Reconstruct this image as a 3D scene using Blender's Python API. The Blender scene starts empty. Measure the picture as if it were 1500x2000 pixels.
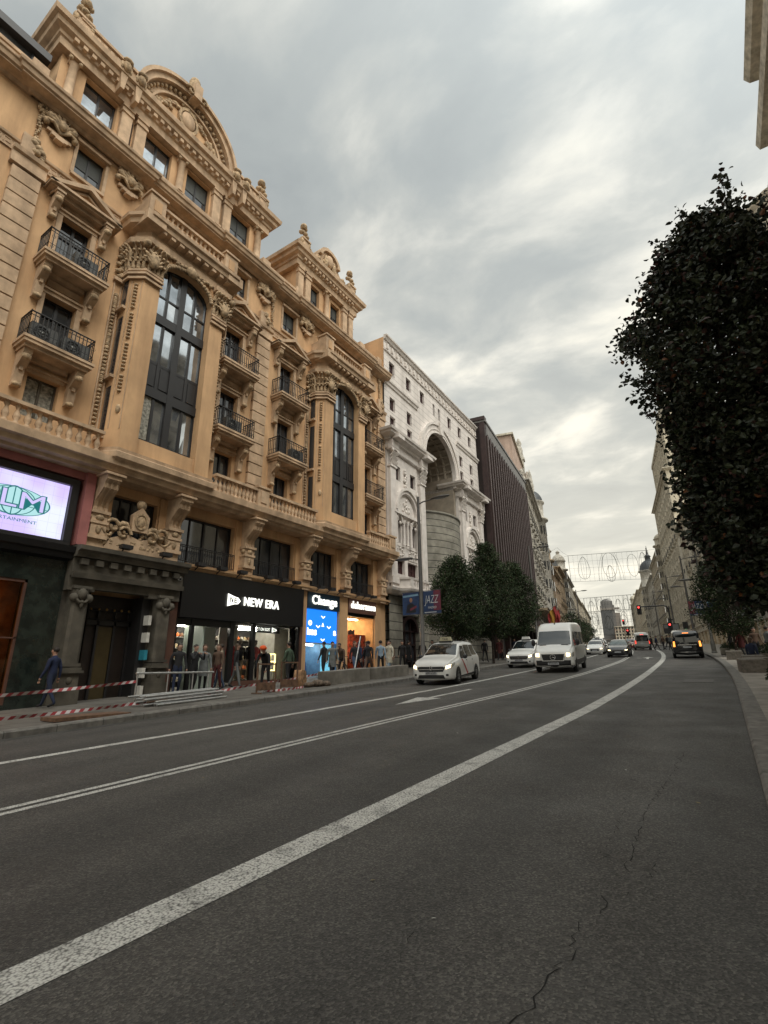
import bpy, bmesh, math, random
from math import sin, cos, pi, radians, atan2, sqrt, hypot
from mathutils import Vector, Matrix
from mathutils.bvhtree import BVHTree
random.seed(7)
SC = bpy.context.scene
COL = SC.collection
# ---------------------------------------------------------------- camera
cd = bpy.data.cameras.new('camera'); cam = bpy.data.objects.new('camera', cd); COL.objects.link(cam)
cd.sensor_fit = 'VERTICAL'; cd.sensor_height = 36.0; cd.lens = 978.25/2000*36.0
cd.clip_start = 0.05; cd.clip_end = 3000
A_, P_, R_ = radians(33.198), radians(17.203), radians(-0.646)
fw = Vector((-sin(A_)*cos(P_), cos(A_)*cos(P_), sin(P_))); rt = Vector((cos(A_), sin(A_), 0)); up = rt.cross(fw)
rt2 = rt*cos(R_)+up*sin(R_); up2 = -rt*sin(R_)+up*cos(R_)
cam.matrix_world = Matrix(((rt2.x, up2.x, -fw.x, 0), (rt2.y, up2.y, -fw.y, 0), (rt2.z, up2.z, -fw.z, 0), (0, 0, 0, 1)))
SC.camera = cam
SC.render.resolution_x = 768; SC.render.resolution_y = 1024
SC.view_settings.view_transform = 'Standard'; SC.view_settings.look = 'None'
SC.view_settings.exposure = 0.15; SC.view_settings.gamma = 1.0
SC.render.engine = 'CYCLES'
# ---------------------------------------------------------------- world: overcast sky
SUN_EL, SUN_AZ = radians(52), radians(112)      # azimuth clockwise from +Y: right of and behind the camera
W = bpy.data.worlds.new('World'); SC.world = W; W.use_nodes = True
nt = W.node_tree; nt.nodes.clear()
def N(t, **k):
    n = nt.nodes.new(t)
    for a, b in k.items(): setattr(n, a, b)
    return n
def LK(a, b): nt.links.new(a, b)
def MA(op, a, b=None, c=None, clamp=False):
    n = N('ShaderNodeMath', operation=op, use_clamp=clamp)
    for i, v in enumerate((a, b, c)):
        if v is None: continue
        if isinstance(v, (int, float)): n.inputs[i].default_value = v
        else: LK(v, n.inputs[i])
    return n.outputs[0]
def MIXC(f, a, b, mode='MIX'):
    n = N('ShaderNodeMix', data_type='RGBA', blend_type=mode)
    for i, v in ((0, f), (6, a), (7, b)):
        if isinstance(v, (int, float)): n.inputs[i].default_value = v
        elif isinstance(v, tuple): n.inputs[i].default_value = (*v, 1)
        else: LK(v, n.inputs[i])
    return n.outputs[2]
def RAMP(f, st):
    n = N('ShaderNodeValToRGB'); el = n.color_ramp.elements
    while len(el) > 1: el.remove(el[-1])
    el[0].position = st[0][0]; el[0].color = (*st[0][1], 1)
    for p, c in st[1:]:
        e = el.new(p); e.color = (*c, 1)
    LK(f, n.inputs[0]); return n.outputs[0]
tc = N('ShaderNodeTexCoord'); sep = N('ShaderNodeSeparateXYZ'); LK(tc.outputs['Generated'], sep.inputs[0])
dx, dy, dz = sep.outputs
den = MA('ADD', MA('MAXIMUM', dz, 0.0), 0.16)
cmb = N('ShaderNodeCombineXYZ'); LK(MA('DIVIDE', dx, den), cmb.inputs[0]); LK(MA('DIVIDE', dy, den), cmb.inputs[1])
mp = N('ShaderNodeMapping'); LK(cmb.outputs[0], mp.inputs[0]); mp.inputs['Rotation'].default_value = (0, 0, radians(-25)); mp.inputs['Scale'].default_value = (1.0, 1.35, 1)
mp.inputs['Location'].default_value = (1.3, 0.4, 0)
n1 = N('ShaderNodeTexNoise'); LK(mp.outputs[0], n1.inputs['Vector']); n1.inputs['Scale'].default_value = 1.1; n1.inputs['Detail'].default_value = 7; n1.inputs['Roughness'].default_value = 0.5; n1.inputs['Distortion'].default_value = 0.5
n2 = N('ShaderNodeTexNoise'); LK(mp.outputs[0], n2.inputs['Vector']); n2.inputs['Scale'].default_value = 2.9; n2.inputs['Detail'].default_value = 8; n2.inputs['Roughness'].default_value = 0.55; n2.inputs['Distortion'].default_value = 0.3
cl = MA('ADD', MA('MULTIPLY', n1.outputs[0], 0.45), MA('MULTIPLY', n2.outputs[0], 0.55))
cloud = RAMP(cl, [(0.34, (0.29, 0.32, 0.335)), (0.45, (0.38, 0.41, 0.41)), (0.505, (0.50, 0.515, 0.49)), (0.55, (0.68, 0.675, 0.62)), (0.61, (0.95, 0.91, 0.79))])
# thinner, warmer cloud low down the street (where the evening light comes through)
cloud = MIXC(MA('MULTIPLY', MA('MAXIMUM', dz, 0.0), 0.5, clamp=True), cloud, (0.43, 0.455, 0.44))
low = MA('SUBTRACT', 1.0, MA('MULTIPLY', dz, 1.25), clamp=True)
low = MA('POWER', low, 1.35)
warm = MIXC(MA('MULTIPLY', low, 0.75), cloud, MIXC(0.55, (0.97, 0.85, 0.62), cloud, 'MIX'))
hz = MIXC(MA('MULTIPLY', MA('POWER', low, 2.5), 0.65), warm, (0.88, 0.83, 0.68))
# brighter cloud deck behind and to the right of the camera, around the hidden sun
sd = (sin(SUN_AZ)*cos(SUN_EL), cos(SUN_AZ)*cos(SUN_EL), sin(SUN_EL))
dot = MA('ADD', MA('ADD', MA('MULTIPLY', dx, sd[0]), MA('MULTIPLY', dy, sd[1])), MA('MULTIPLY', dz, sd[2]))
glow = MA('POWER', MA('MAXIMUM', dot, 0.0), 3.0)
ed = (sin(radians(-14))*cos(radians(20)), cos(radians(-14))*cos(radians(20)), sin(radians(20)))
dot2 = MA('ADD', MA('ADD', MA('MULTIPLY', dx, ed[0]), MA('MULTIPLY', dy, ed[1])), MA('MULTIPLY', dz, ed[2]))
gain = MA('ADD', MA('ADD', 0.93, MA('MULTIPLY', MA('POWER', MA('MAXIMUM', dot2, 0.0), 7.0), 0.22)), MA('MULTIPLY', glow, 3.4))
sky = N('ShaderNodeTexSky'); sky.sky_type = 'NISHITA'; sky.sun_disc = False; sky.sun_elevation = SUN_EL; sky.sun_rotation = SUN_AZ
bg1 = N('ShaderNodeBackground'); LK(sky.outputs[0], bg1.inputs[0]); bg1.inputs[1].default_value = 0.004
bg2 = N('ShaderNodeBackground'); LK(hz, bg2.inputs[0]); LK(gain, bg2.inputs[1])
ad = N('ShaderNodeAddShader'); LK(bg1.outputs[0], ad.inputs[0]); LK(bg2.outputs[0], ad.inputs[1])
wo = N('ShaderNodeOutputWorld'); LK(ad.outputs[0], wo.inputs[0])
sl = bpy.data.lights.new('sun', 'SUN'); sl.energy = 1.5; sl.angle = radians(35); sl.color = (1.0, 0.95, 0.86)
so = bpy.data.objects.new('sun', sl); COL.objects.link(so); so.rotation_euler = Vector(sd).to_track_quat('Z', 'Y').to_euler()
# ---------------------------------------------------------------- street frame
def cu(y):                                   # the street bends left beyond the first block
    if y < 15: return 0.0
    if y < 80: return -.00128*(y-15)**2
    return -5.4-.166*(y-80)
def gz(y):                                   # and climbs gently
    return -1.55+.044*y if y < 150 else -1.55+.044*150+.012*(y-150)
def hd(y): return atan2(cu(y+1)-cu(y-1), 2)  # heading offset (positive = to the right)
# ---------------------------------------------------------------- materials
MATS = {}
def sr(c): return tuple((v/255/12.92 if v/255 <= .04045 else ((v/255+.055)/1.055)**2.4) for v in c)
def mat(name, col, rough=.8, var=.12, scale=3.0, bump=.0, bscale=40.0, metal=0.0, emit=None, estr=1.0, col2=None, stain=0.0, trans=0.0, streak=False, coat=0.0):
    if name in MATS: return MATS[name]
    m = bpy.data.materials.new(name); m.use_nodes = True; t = m.node_tree; b = t.nodes['Principled BSDF']
    L = t.links.new
    b.inputs['Roughness'].default_value = rough; b.inputs['Metallic'].default_value = metal
    b.inputs['Base Color'].default_value = (*col, 1)
    if coat: b.inputs['Coat Weight'].default_value = coat
    g = t.nodes.new('ShaderNodeNewGeometry')
    def noise(s, d=5, r=.55, stretch=None):
        n = t.nodes.new('ShaderNodeTexNoise'); n.inputs['Scale'].default_value = s; n.inputs['Detail'].default_value = d; n.inputs['Roughness'].default_value = r
        if stretch:
            k = t.nodes.new('ShaderNodeMapping'); k.inputs['Scale'].default_value = stretch; L(g.outputs['Position'], k.inputs[0]); L(k.outputs[0], n.inputs['Vector'])
        else: L(g.outputs['Position'], n.inputs['Vector'])
        return n.outputs[0]
    last = None
    if var or col2:
        c2 = col2 or tuple(max(0, v*(1-var*2.2)) for v in col); c1 = tuple(min(1, v*(1+var)) for v in col)
        r = t.nodes.new('ShaderNodeValToRGB'); r.color_ramp.elements[0].position = .3; r.color_ramp.elements[0].color = (*c2, 1)
        r.color_ramp.elements[1].position = .7; r.color_ramp.elements[1].color = (*c1, 1)
        L(noise(scale), r.inputs[0]); last = r.outputs[0]
    if stain:
        n = noise(.9, 7, .62, (1.6, 1.6, .22) if streak else None)
        r = t.nodes.new('ShaderNodeValToRGB'); r.color_ramp.elements[0].position = .42; r.color_ramp.elements[0].color = (1, 1, 1, 1)
        r.color_ramp.elements[1].position = .72; r.color_ramp.elements[1].color = (1-stain, 1-stain*1.05, 1-stain*1.1, 1)
        L(n, r.inputs[0]); mx = t.nodes.new('ShaderNodeMix'); mx.data_type = 'RGBA'; mx.blend_type = 'MULTIPLY'; mx.inputs[0].default_value = 1
        if last: L(last, mx.inputs[6])
        else: mx.inputs[6].default_value = (*col, 1)
        L(r.outputs[0], mx.inputs[7]); last = mx.outputs[2]
    if last: L(last, b.inputs['Base Color'])
    if bump:
        bp = t.nodes.new('ShaderNodeBump'); bp.inputs['Strength'].default_value = bump; bp.inputs['Distance'].default_value = .02
        L(noise(bscale, 3), bp.inputs['Height']); L(bp.outputs[0], b.inputs['Normal'])
    if emit:
        b.inputs['Emission Color'].default_value = (*emit, 1); b.inputs['Emission Strength'].default_value = estr
    if trans: b.inputs['Transmission Weight'].default_value = trans; b.inputs['IOR'].default_value = 1.45
    MATS[name] = m; return m
OCH = mat('ochre_stucco', (.60, .375, .20), .85, .09, .7, .25, 60, stain=.33, streak=True)
OCS = mat('ochre_stone_trim', (.54, .38, .245), .85, .13, 2.5, .3, 30, stain=.38, streak=True)
CRV = mat('carved_stone', (.50, .36, .22), .9, .28, 7, .7, 22, stain=.35)
GRV = mat('joint_shadow_line', (.06, .035, .022), .9, 0)
BLK = mat('black_frame', (.018, .017, .018), .45, .1)
GLS = mat('window_glass', (.03, .034, .04), .04, 0, metal=.0, coat=.6)
GLB = mat('sky_glass', (.42, .45, .48), .04, .25, .8, metal=.85)
CUR = mat('pale_curtain', (.34, .33, .28), .8, .35, 9)
SHT = mat('grey_shutter', (.055, .06, .055), .6, .1, 5)
WHT = mat('white_facade', (.66, .61, .57), .8, .06, 1, .15, 50, stain=.2, streak=True)
WHT2 = mat('white_stone_ornament', (.68, .63, .585), .8, .1, 6, .4, 20, stain=.2)
GRS = mat('grey_ashlar', (.25, .235, .195), .85, .18, 1.6, .4, 35, stain=.3)
BRN = mat('brown_metal', (.035, .019, .018), .45, .15, 2, metal=.3)
BRD = mat('brown_fin', (.05, .031, .026), .4, .12, 2, metal=.4)
GRC = mat('grey_fascia', (.17, .165, .16), .7, .1, 1)
MRB = mat('green_marble', (.025, .034, .028), .22, .0, 3, col2=(.006, .009, .008), coat=.3)
PST = mat('portal_stone', (.11, .097, .075), .8, .2, 2.2, .4, 25, stain=.4)
PNK = mat('pink_paint', (.36, .13, .12), .7, .1, 2)
IRN = mat('wrought_iron', (.012, .012, .013), .5, 0)
SGB = mat('black_sign', (.006, .006, .007), .35, 0)
LWH = mat('lit_white_letter', (.9, .9, .85), .5, 0, emit=(1, 1, .9), estr=1.35)
RBR = mat('red_brown_pier', (.10, .045, .03), .6, .12, 3)
def stone_lines(m, step, axis=2, w=.03, dark=.25):
    """thin course joints, part of the masonry itself"""
    t = m.node_tree; b = t.nodes['Principled BSDF']; L = t.links.new
    g = t.nodes.new('ShaderNodeNewGeometry'); s = t.nodes.new('ShaderNodeSeparateXYZ'); L(g.outputs['Position'], s.inputs[0])
    d = t.nodes.new('ShaderNodeMath'); d.operation = 'DIVIDE'; L(s.outputs[axis], d.inputs[0]); d.inputs[1].default_value = step
    f = t.nodes.new('ShaderNodeMath'); f.operation = 'FRACT'; L(d.outputs[0], f.inputs[0])
    c = t.nodes.new('ShaderNodeMath'); c.operation = 'LESS_THAN'; L(f.outputs[0], c.inputs[0]); c.inputs[1].default_value = w/step
    src = b.inputs['Base Color'].links[0].from_socket
    mx = t.nodes.new('ShaderNodeMix'); mx.data_type = 'RGBA'; mx.blend_type = 'MULTIPLY'; L(c.outputs[0], mx.inputs[0]); L(src, mx.inputs[6]); mx.inputs[7].default_value = (dark, dark, dark, 1)
    L(mx.outputs[2], b.inputs['Base Color'])
# ---------------------------------------------------------------- mesh builder
SPLIT = dict(window_surround=.1, string_course=.1, husk_garland=.3, shop_pier=.02, pedestal=.1, parapet=.05, pier=.02, gable_pilasters=.02, notice=.01, white_panel=.05, screen_arrow=.12, neon_sign=.5, pane=.02, side_window=.12, shopfront_frame=.01, column=.01, arched_gable=.3, carved_relief=.35, door_grille=.2, eaves_moulding=.3, capital=.2, carved_attic=.3)
class MB:
    def __init__(s, ox=0., oz=0.):
        s.v = []; s.f = []; s.m = []; s.sm = []; s.ox = ox; s.oz = oz; s.mats = []; s.T = None
    def mi(s, mt):
        if mt not in s.mats: s.mats.append(mt)
        return s.mats.index(mt)
    def add(s, vs, fs, mt=None, smooth=False):
        k = len(s.v); i = s.mi(mt)
        for p in vs:
            p = Vector(p)
            if s.T: p = s.T @ p
            s.v.append((p.x-s.ox, p.y, p.z-s.oz))
        for f in fs:
            s.f.append([a+k for a in f]); s.m.append(i); s.sm.append(smooth)
    # (x along, o outwards towards the street = -y, z up)
    def box(s, x0, x1, o0, o1, z0, z1, mt=None):
        y0, y1 = -o1, -o0
        s.add([(x0, y0, z0), (x1, y0, z0), (x1, y1, z0), (x0, y1, z0), (x0, y0, z1), (x1, y0, z1), (x1, y1, z1), (x0, y1, z1)],
              [(0, 3, 2, 1), (4, 5, 6, 7), (0, 1, 5, 4), (1, 2, 6, 5), (2, 3, 7, 6), (3, 0, 4, 7)], mt)
    def prism(s, pts, a0, a1, ax='x', mt=None, smooth=False):
        """pts = closed 2D outline; ax 'x': (o,z) extruded along x; ax 'o': (x,z) extruded outwards; ax 'z': (x,o) extruded up"""
        n = len(pts)
        if ax == 'x': V = [(a, -p[0], p[1]) for a in (a0, a1) for p in pts]
        elif ax == 'o': V = [(p[0], -a, p[1]) for a in (a0, a1) for p in pts]
        else: V = [(p[0], -p[1], a) for a in (a0, a1) for p in pts]
        s.add(V, [(i, (i+1) % n, n+(i+1) % n, n+i) for i in range(n)], mt, smooth)
        s.add(V, [tuple(range(n))[::-1], tuple(range(n, 2*n))], mt)
    def path(s, prof, pts, mt=None):
        """sweep a (o,z) profile along plan polyline pts [(x,o)] with mitres; profile o is measured outwards from the line"""
        n = len(pts); R = []
        for i, p in enumerate(pts):
            d1 = Vector((pts[i][0]-pts[i-1][0], pts[i][1]-pts[i-1][1])) if i else None
            d2 = Vector((pts[i+1][0]-p[0], pts[i+1][1]-p[1])) if i < n-1 else None
            a = (d1 or d2).normalized(); b = (d2 or d1).normalized()
            na = Vector((-a.y, a.x)); nb = Vector((-b.y, b.x)); mn = (na+nb).normalized(); k = 1/max(.3, mn.dot(na))
            R.append([(p[0]+mn.x*k*q[0], -(p[1]+mn.y*k*q[0]), q[1]) for q in prof])
        m = len(prof); V = [v for r in R for v in r]
        s.add(V, [(i*m+j, i*m+(j+1) % m, (i+1)*m+(j+1) % m, (i+1)*m+j) for i in range(n-1) for j in range(m)], mt)
        s.add(V, [tuple(range(m)), tuple(range((n-1)*m, n*m))[::-1]], mt)
    def lathe(s, x, o, prof, n=10, mt=None, smooth=True, sq=False):
        V = []; m = len(prof)
        for r, z in prof:
            for k in range(n):
                a = 2*pi*(k+.5)/n; V.append((x+r*cos(a), -o+r*sin(a), z))
        s.add(V, [(j*n+k, j*n+(k+1) % n, (j+1)*n+(k+1) % n, (j+1)*n+k) for j in range(m-1) for k in range(n)], mt, smooth and not sq)
        s.add(V, [tuple(range(n))[::-1], tuple(range((m-1)*n, m*n))], mt)
    def tube(s, P, r, n=6, mt=None, r2=None, cap=True):
        P = [Vector(p) for p in P]; V = []; m = len(P)
        for i, p in enumerate(P):
            d = (P[min(i+1, m-1)]-P[max(i-1, 0)]).normalized()
            a = Vector((0, 0, 1)) if abs(d.z) < .9 else Vector((1, 0, 0))
            u = d.cross(a).normalized(); w = d.cross(u); rr = r if r2 is None else r+(r2-r)*i/(m-1)
            for k in range(n):
                t = 2*pi*k/n; V.append(p+u*rr*cos(t)+w*rr*sin(t))
        F = [(j*n+k, j*n+(k+1) % n, (j+1)*n+(k+1) % n, (j+1)*n+k) for j in range(m-1) for k in range(n)]
        s.add(V, F, mt, True)
        if cap: s.add(V, [tuple(range(n))[::-1], tuple(range((m-1)*n, m*n))], mt)
    def ell(s, x, o, z, rx, ro, rz, n=8, m=6, mt=None):
        V = []
        for j in range(m+1):
            t = pi*j/m
            for k in range(n):
                a = 2*pi*k/n; V.append((x+rx*sin(t)*cos(a), -o+ro*sin(t)*sin(a), z+rz*cos(t)))
        s.add(V, [(j*n+k, (j+1)*n+k, (j+1)*n+(k+1) % n, j*n+(k+1) % n) for j in range(m) for k in range(n)], mt, True)
    def mesh(s, name, mt=None):
        me = bpy.data.meshes.new(name); me.from_pydata(s.v, [], s.f)
        ms = s.mats or [mt]
        for q in ms: me.materials.append(q if q else mt)
        me.polygons.foreach_set('material_index', s.m); me.polygons.foreach_set('use_smooth', s.sm)
        me.update(); return me
    def clusters(s, gap=.25):
        n = len(s.v); par = list(range(n))
        def fd(a):
            while par[a] != a: par[a] = par[par[a]]; a = par[a]
            return a
        for f in s.f:
            r = fd(f[0])
            for q in f[1:]: par[fd(q)] = r
        isl = {}
        for i, f in enumerate(s.f): isl.setdefault(fd(f[0]), []).append(i)
        bs = []
        for k, fs in isl.items():
            vs = [s.v[q] for i in fs for q in s.f[i]]; bs.append([[min(v[a] for v in vs) for a in range(3)], [max(v[a] for v in vs) for a in range(3)], fs])
        ch = True
        while ch:
            ch = False; i = 0
            while i < len(bs):
                j = i+1
                while j < len(bs):
                    if all(bs[i][0][a]-gap <= bs[j][1][a] and bs[j][0][a]-gap <= bs[i][1][a] for a in range(3)):
                        bs[i] = [[min(bs[i][0][a], bs[j][0][a]) for a in range(3)], [max(bs[i][1][a], bs[j][1][a]) for a in range(3)], bs[i][2]+bs[j][2]]; del bs[j]; ch = True
                    else: j += 1
                i += 1
        return [b[2] for b in bs]
    def build(s, name, mt=None, parent=None, loc=(0, 0, 0), rz=0., label=None, kind=None):
        if name in SPLIT and parent:
            cs = s.clusters(SPLIT[name])
            if 1 < len(cs) <= 40:
                o = None
                for fs in cs:
                    m = MB(); m.mats = s.mats; mp_ = {}
                    for i in fs:
                        g = []
                        for q in s.f[i]:
                            if q not in mp_: mp_[q] = len(m.v); m.v.append(s.v[q])
                            g.append(mp_[q])
                        m.f.append(g); m.m.append(s.m[i]); m.sm.append(s.sm[i])
                    o = part(name, m.mesh(name, mt), parent, loc, rz, label, kind)
                return o
        return part(name, s.mesh(name, mt), parent, loc, rz, label, kind)
def part(name, me, parent=None, loc=(0, 0, 0), rz=0., label=None, kind=None):
    o = bpy.data.objects.new(name, me); COL.objects.link(o); o.location = loc; o.rotation_euler = (0, 0, rz)
    if parent: o.parent = parent
    if label: o['label'] = label
    if kind: o['kind'] = kind
    return o
def tag(o, label, cat, group=None, kind=None):
    o['label'] = label; o['category'] = cat
    if group: o['group'] = group
    if kind: o['kind'] = kind
    return o
def thing(name, label, cat, loc=(0, 0, 0), rz=0., group=None):
    o = bpy.data.objects.new(name, None); COL.objects.link(o); o.location = loc; o.rotation_euler = (0, 0, rz); o.empty_display_size = .3
    return tag(o, label, cat, group)
KIDS = {}
def dup(root, loc, rz=None, label=None, group=None, parent=None):
    """a copy of a thing or part with copies of its parts and sub-parts"""
    r = root.copy(); COL.objects.link(r); r.location = loc
    if rz is not None: r.rotation_euler = (0, 0, rz)
    if label: r['label'] = label
    if group: r['group'] = group
    if parent: r.parent = parent
    def rec(a, b):
        for ch in [c for c in bpy.data.objects if c.parent == a]:
            c = ch.copy(); COL.objects.link(c); c.parent = b; rec(ch, c)
    rec(root, r)
    return r
def structure(o): o['kind'] = 'structure'; return o
def wallgrid(mb, x0, x1, z0, z1, ops, o=0., depth=.35, mt=None, mtr=None):
    """a wall face with real openings: front quads round each opening plus its reveals"""
    xs = sorted({x0, x1, *[q for p in ops for q in p[:2]]}); zs = sorted({z0, z1, *[q for p in ops for q in p[2:4]]})
    for i in range(len(xs)-1):
        for j in range(len(zs)-1):
            a, b, c, d = xs[i], xs[i+1], zs[j], zs[j+1]; mx, mz = (a+b)/2, (c+d)/2
            if any(p[0] < mx < p[1] and p[2] < mz < p[3] for p in ops): continue
            mb.add([(a, -o, c), (b, -o, c), (b, -o, d), (a, -o, d)], [(0, 1, 2, 3)], mt)
    for p in ops:
        a, b, c, d = p[:4]; q = -o; r = -o+depth
        mb.add([(a, q, c), (b, q, c), (b, q, d), (a, q, d), (a, r, c), (b, r, c), (b, r, d), (a, r, d)],
               [(0, 4, 5, 1), (1, 5, 6, 2), (2, 6, 7, 3), (3, 7, 4, 0)], mtr or mt)
def arch_pts(cx, z, r, n=14, a0=0., a1=pi, rz=None):
    return [(cx+r*cos(a0+(a1-a0)*i/n), z+(rz or r)*sin(a0+(a1-a0)*i/n)) for i in range(n+1)]
def ring(mb, cx, z, r0, r1, o0, o1, mt=None, n=16, rz=1., a0=0., a1=pi):
    P = arch_pts(cx, z, r1, n, a0, a1, r1*rz)+arch_pts(cx, z, r0, n, a0, a1, r0*rz)[::-1]
    k = n+1; m = 2*k
    V = [(p[0], -a, p[1]) for a in (o0, o1) for p in P]
    F = []
    for i in range(n):
        j = m-1-i
        F += [(i, i+1, j-1, j), (m+i, m+j, m+j-1, m+i+1), (i, m+i, m+i+1, i+1), (j, j-1, m+j-1, m+j)]
    F += [(0, m-1, m+m-1, m), (n, m+n, m+n+1, n+1)]
    mb.add(V, F, mt)
def winmesh(w, h, kind='two', fm=None, gl=None, t=.06, shutter=0.):
    """frame + separate pane mesh for a window of width w, height h (origin bottom centre)"""
    f = MB(); g = MB(); x0, x1 = -w/2, w/2
    for b in ((x0, x0+t, 0, h), (x1-t, x1, 0, h), (x0+t, x1-t, 0, t), (x0+t, x1-t, h-t, h)): f.box(b[0], b[1], -.05, .04, b[2], b[3])
    if kind in ('two', 'four', 'cross'): f.box(-t*.6, t*.6, -.05, .05, t, h-t)
    if kind == 'cross': f.box(x0+t, x1-t, -.05, .035, h*.68, h*.68+t)
    if kind == 'six':
        for x in (-w/6, w/6): f.box(x-t/3, x+t/3, -.05, .05, t, h-t)
        f.box(x0+t, x1-t, -.05, .035, h*.5, h*.5+t*.7)
    if kind == 'four':
        for x in (-w/4, w/4): f.box(x-t/3, x+t/3, -.05, .03, t, h-t)
    g.add([(x0+t, 0, t), (x1-t, 0, t), (x1-t, 0, h-t), (x0+t, 0, h-t)], [(0, 1, 2, 3)], gl)
    if shutter: g.box(x0+t*.8, x1-t*.8, .01, .03, t+h*(1-shutter), h-t*.9, SHT)
    return f.mesh('window', fm), g.mesh('pane', gl)
def put_win(W, parent, x, o, z, label=None, rz=0.):
    f = part('window', W[0], parent, (x, -o, z), rz, label); p = part('pane', W[1], f, (0, .02, 0)); return f
_font = {}
def text_mesh(txt, size, depth=.03, bevel=0., shear=0., space=1., offset=0.):
    c = bpy.data.curves.new('t', 'FONT'); c.body = txt; c.size = size; c.extrude = depth; c.align_x = 'CENTER'; c.align_y = 'CENTER'; c.shear = shear; c.space_character = space; c.offset = offset
    o = bpy.data.objects.new('t', c); COL.objects.link(o); dg = bpy.context.evaluated_depsgraph_get(); dg.update()
    me = bpy.data.meshes.new_from_object(o.evaluated_get(dg)); bpy.data.objects.remove(o); bpy.data.curves.remove(c)
    me.transform(Matrix.Rotation(pi/2, 4, 'X')); return me
def text_part(name, txt, size, mt, parent, loc, width=None, rz=0., tilt=0., **k):
    me = text_mesh(txt, size, **k)
    if width:
        xs = [v.co.x for v in me.vertices]; s = width/(max(xs)-min(xs)); me.transform(Matrix.Diagonal((s, 1, 1, 1)))
    if tilt: me.transform(Matrix.Rotation(tilt, 4, 'Y'))
    me.materials.clear(); me.materials.append(mt)
    return part(name, me, parent, loc, rz)
# ---------------------------------------------------------------- ochre corner-less palace, left
SB = 15.0; ZB = gz(15)+.15; DS = 11.4                                   # second half of the front repeats after DS
bo = thing('ornate_building', 'ochre stucco building with carved bays, balconies and arched roof gables', 'building', (-18, SB, ZB), pi/2)
def B(): return MB(SB, ZB)
def at(s, o, z): return (s-SB, -o, z-ZB)
ZC = 20.4
colA = [6.25, 13.9, 6.25+DS, 25.3]
ops = []
for c in colA:
    ops += [(c-.5, c+.5, 8.05, 9.6), (c-.53, c+.53, 10.5, 12.8), (c-.53, c+.53, 14.0, 16.3), (c-.54, c+.54, 18.45, 19.95)]
ops += [(9.75, 10.9, 18.6, 19.7)]
f1 = [(9.2, 11.0, 4.3, 6.25), (12.0, 14.9, 4.15, 6.2), (16.1, 18.85, 4.15, 6.2), (20.1, 22.25, 4.15, 6.25), (23.7, 25.95, 4.15, 6.25)]
w = B()
wallgrid(w, -8, 27.5, 3.9, ZC, ops+f1, 0, .4)
w.box(-8, 27.5, -12, -.42, 3.9, ZC+.2); w.box(-8, 8.0, -12, -.5, -2.2, 3.9); w.box(26.9, 27.5, -12, 0, -1.2, 3.9)
w.box(-8, 27.4, -12, -.9, ZC, 22.1); w.box(8.0, 12.3, -12, -.8, -2, 3.9)
w.build('wall', OCH, bo)
# window openings
Wlow = winmesh(1.0, 1.55, 'two', BLK, GLS, .07); Wdr = winmesh(1.06, 2.3, 'cross', BLK, GLS, .08); Wup = winmesh(1.08, 1.5, 'two', BLK, GLS, .07, shutter=.62)
Wlow2 = winmesh(1.0, 1.55, 'two', PST, CUR, .06)
for i, c in enumerate(colA):
    put_win(Wlow2 if i == 0 else Wlow, bo, *at(c, -.28, 8.05)[:1], .28*-1, 8.05-ZB)
    put_win(Wdr, bo, c-SB, -.3, 10.5-ZB); put_win(Wdr, bo, c-SB, -.3, 14.0-ZB); put_win(Wup, bo, c-SB, -.25, 18.45-ZB)
put_win(winmesh(1.15, 1.1, 'two', BLK, GLS), bo, 10.32-SB, -.28, 18.6-ZB)
for (a, b, c, d) in f1:
    put_win(winmesh(b-a, d-c, 'four', BLK, GLS, .08), bo, (a+b)/2-SB, -.3, c-ZB)
# shutters pale curtain behind the lower doors: wood panels, frames and lintels round the openings
tr = B()
for c in colA:
    for z0, z1 in ((10.5, 12.8), (14.0, 16.3)):
        for sx in (-1, 1): tr.box(c+sx*.62-.09, c+sx*.62+.09, 0, .05, z0, z1)
        tr.box(c-.71, c+.71, 0, .07, z1, z1+.14); tr.box(c-.78, c+.78, 0, .14, z1+.14, z1+.22)
        tr.box(c-.55, c+.55, 0, .04, z1+.34, z1+.62)
    tr.box(c-.6, c+.6, 0, .06, 9.6, 9.72); tr.box(c-.7, c+.7, 0, .12, 9.72, 9.8)
    # simple hood and sill on the top windows
    tr.box(c-.66, c+.66, 0, .16, 19.98, 20.1); tr.box(c-.64, c+.64, 0, .1, 18.33, 18.45)
    for sx in (-1, 1): tr.box(c+sx*.6-.06, c+sx*.6+.06, 0, .05, 18.45, 19.98)
tr.build('window_surround', OCS, bo)
# greek key string course
sc = B()
sc.path([(0, 17.55), (.06, 17.55), (.06, 17.62), (.02, 17.64), (.02, 17.98), (.1, 18.0), (.12, 18.08), (0, 18.08)], [(-8, 0), (8.2, 0)])
sc.path([(0, 17.55), (.06, 17.55), (.06, 17.62), (.02, 17.64), (.02, 17.98), (.1, 18.0), (.12, 18.08), (0, 18.08)], [(12.8, 0), (19.6, 0)])
sc.path([(0, 17.55), (.06, 17.55), (.06, 17.62), (.02, 17.64), (.02, 17.98), (.1, 18.0), (.12, 18.08), (0, 18.08)], [(24.2, 0), (27.5, 0)])
for rng in ((-8, 8), (12.9, 19.4), (24.3, 27.4)):
    x = rng[0]+.1
    while x < rng[1]-.3:
        for a, b, c, d in ((0, .03, 17.68, 17.92), (0, .22, 17.9, 17.94), (.2, .23, 17.74, 17.92), (.08, .22, 17.72, 17.75), (.08, .11, 17.75, 17.84)):
            sc.box(x+a, x+b, .02, .045, c, d)
        x += .3
sc.build('string_course', OCS, bo)
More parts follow.
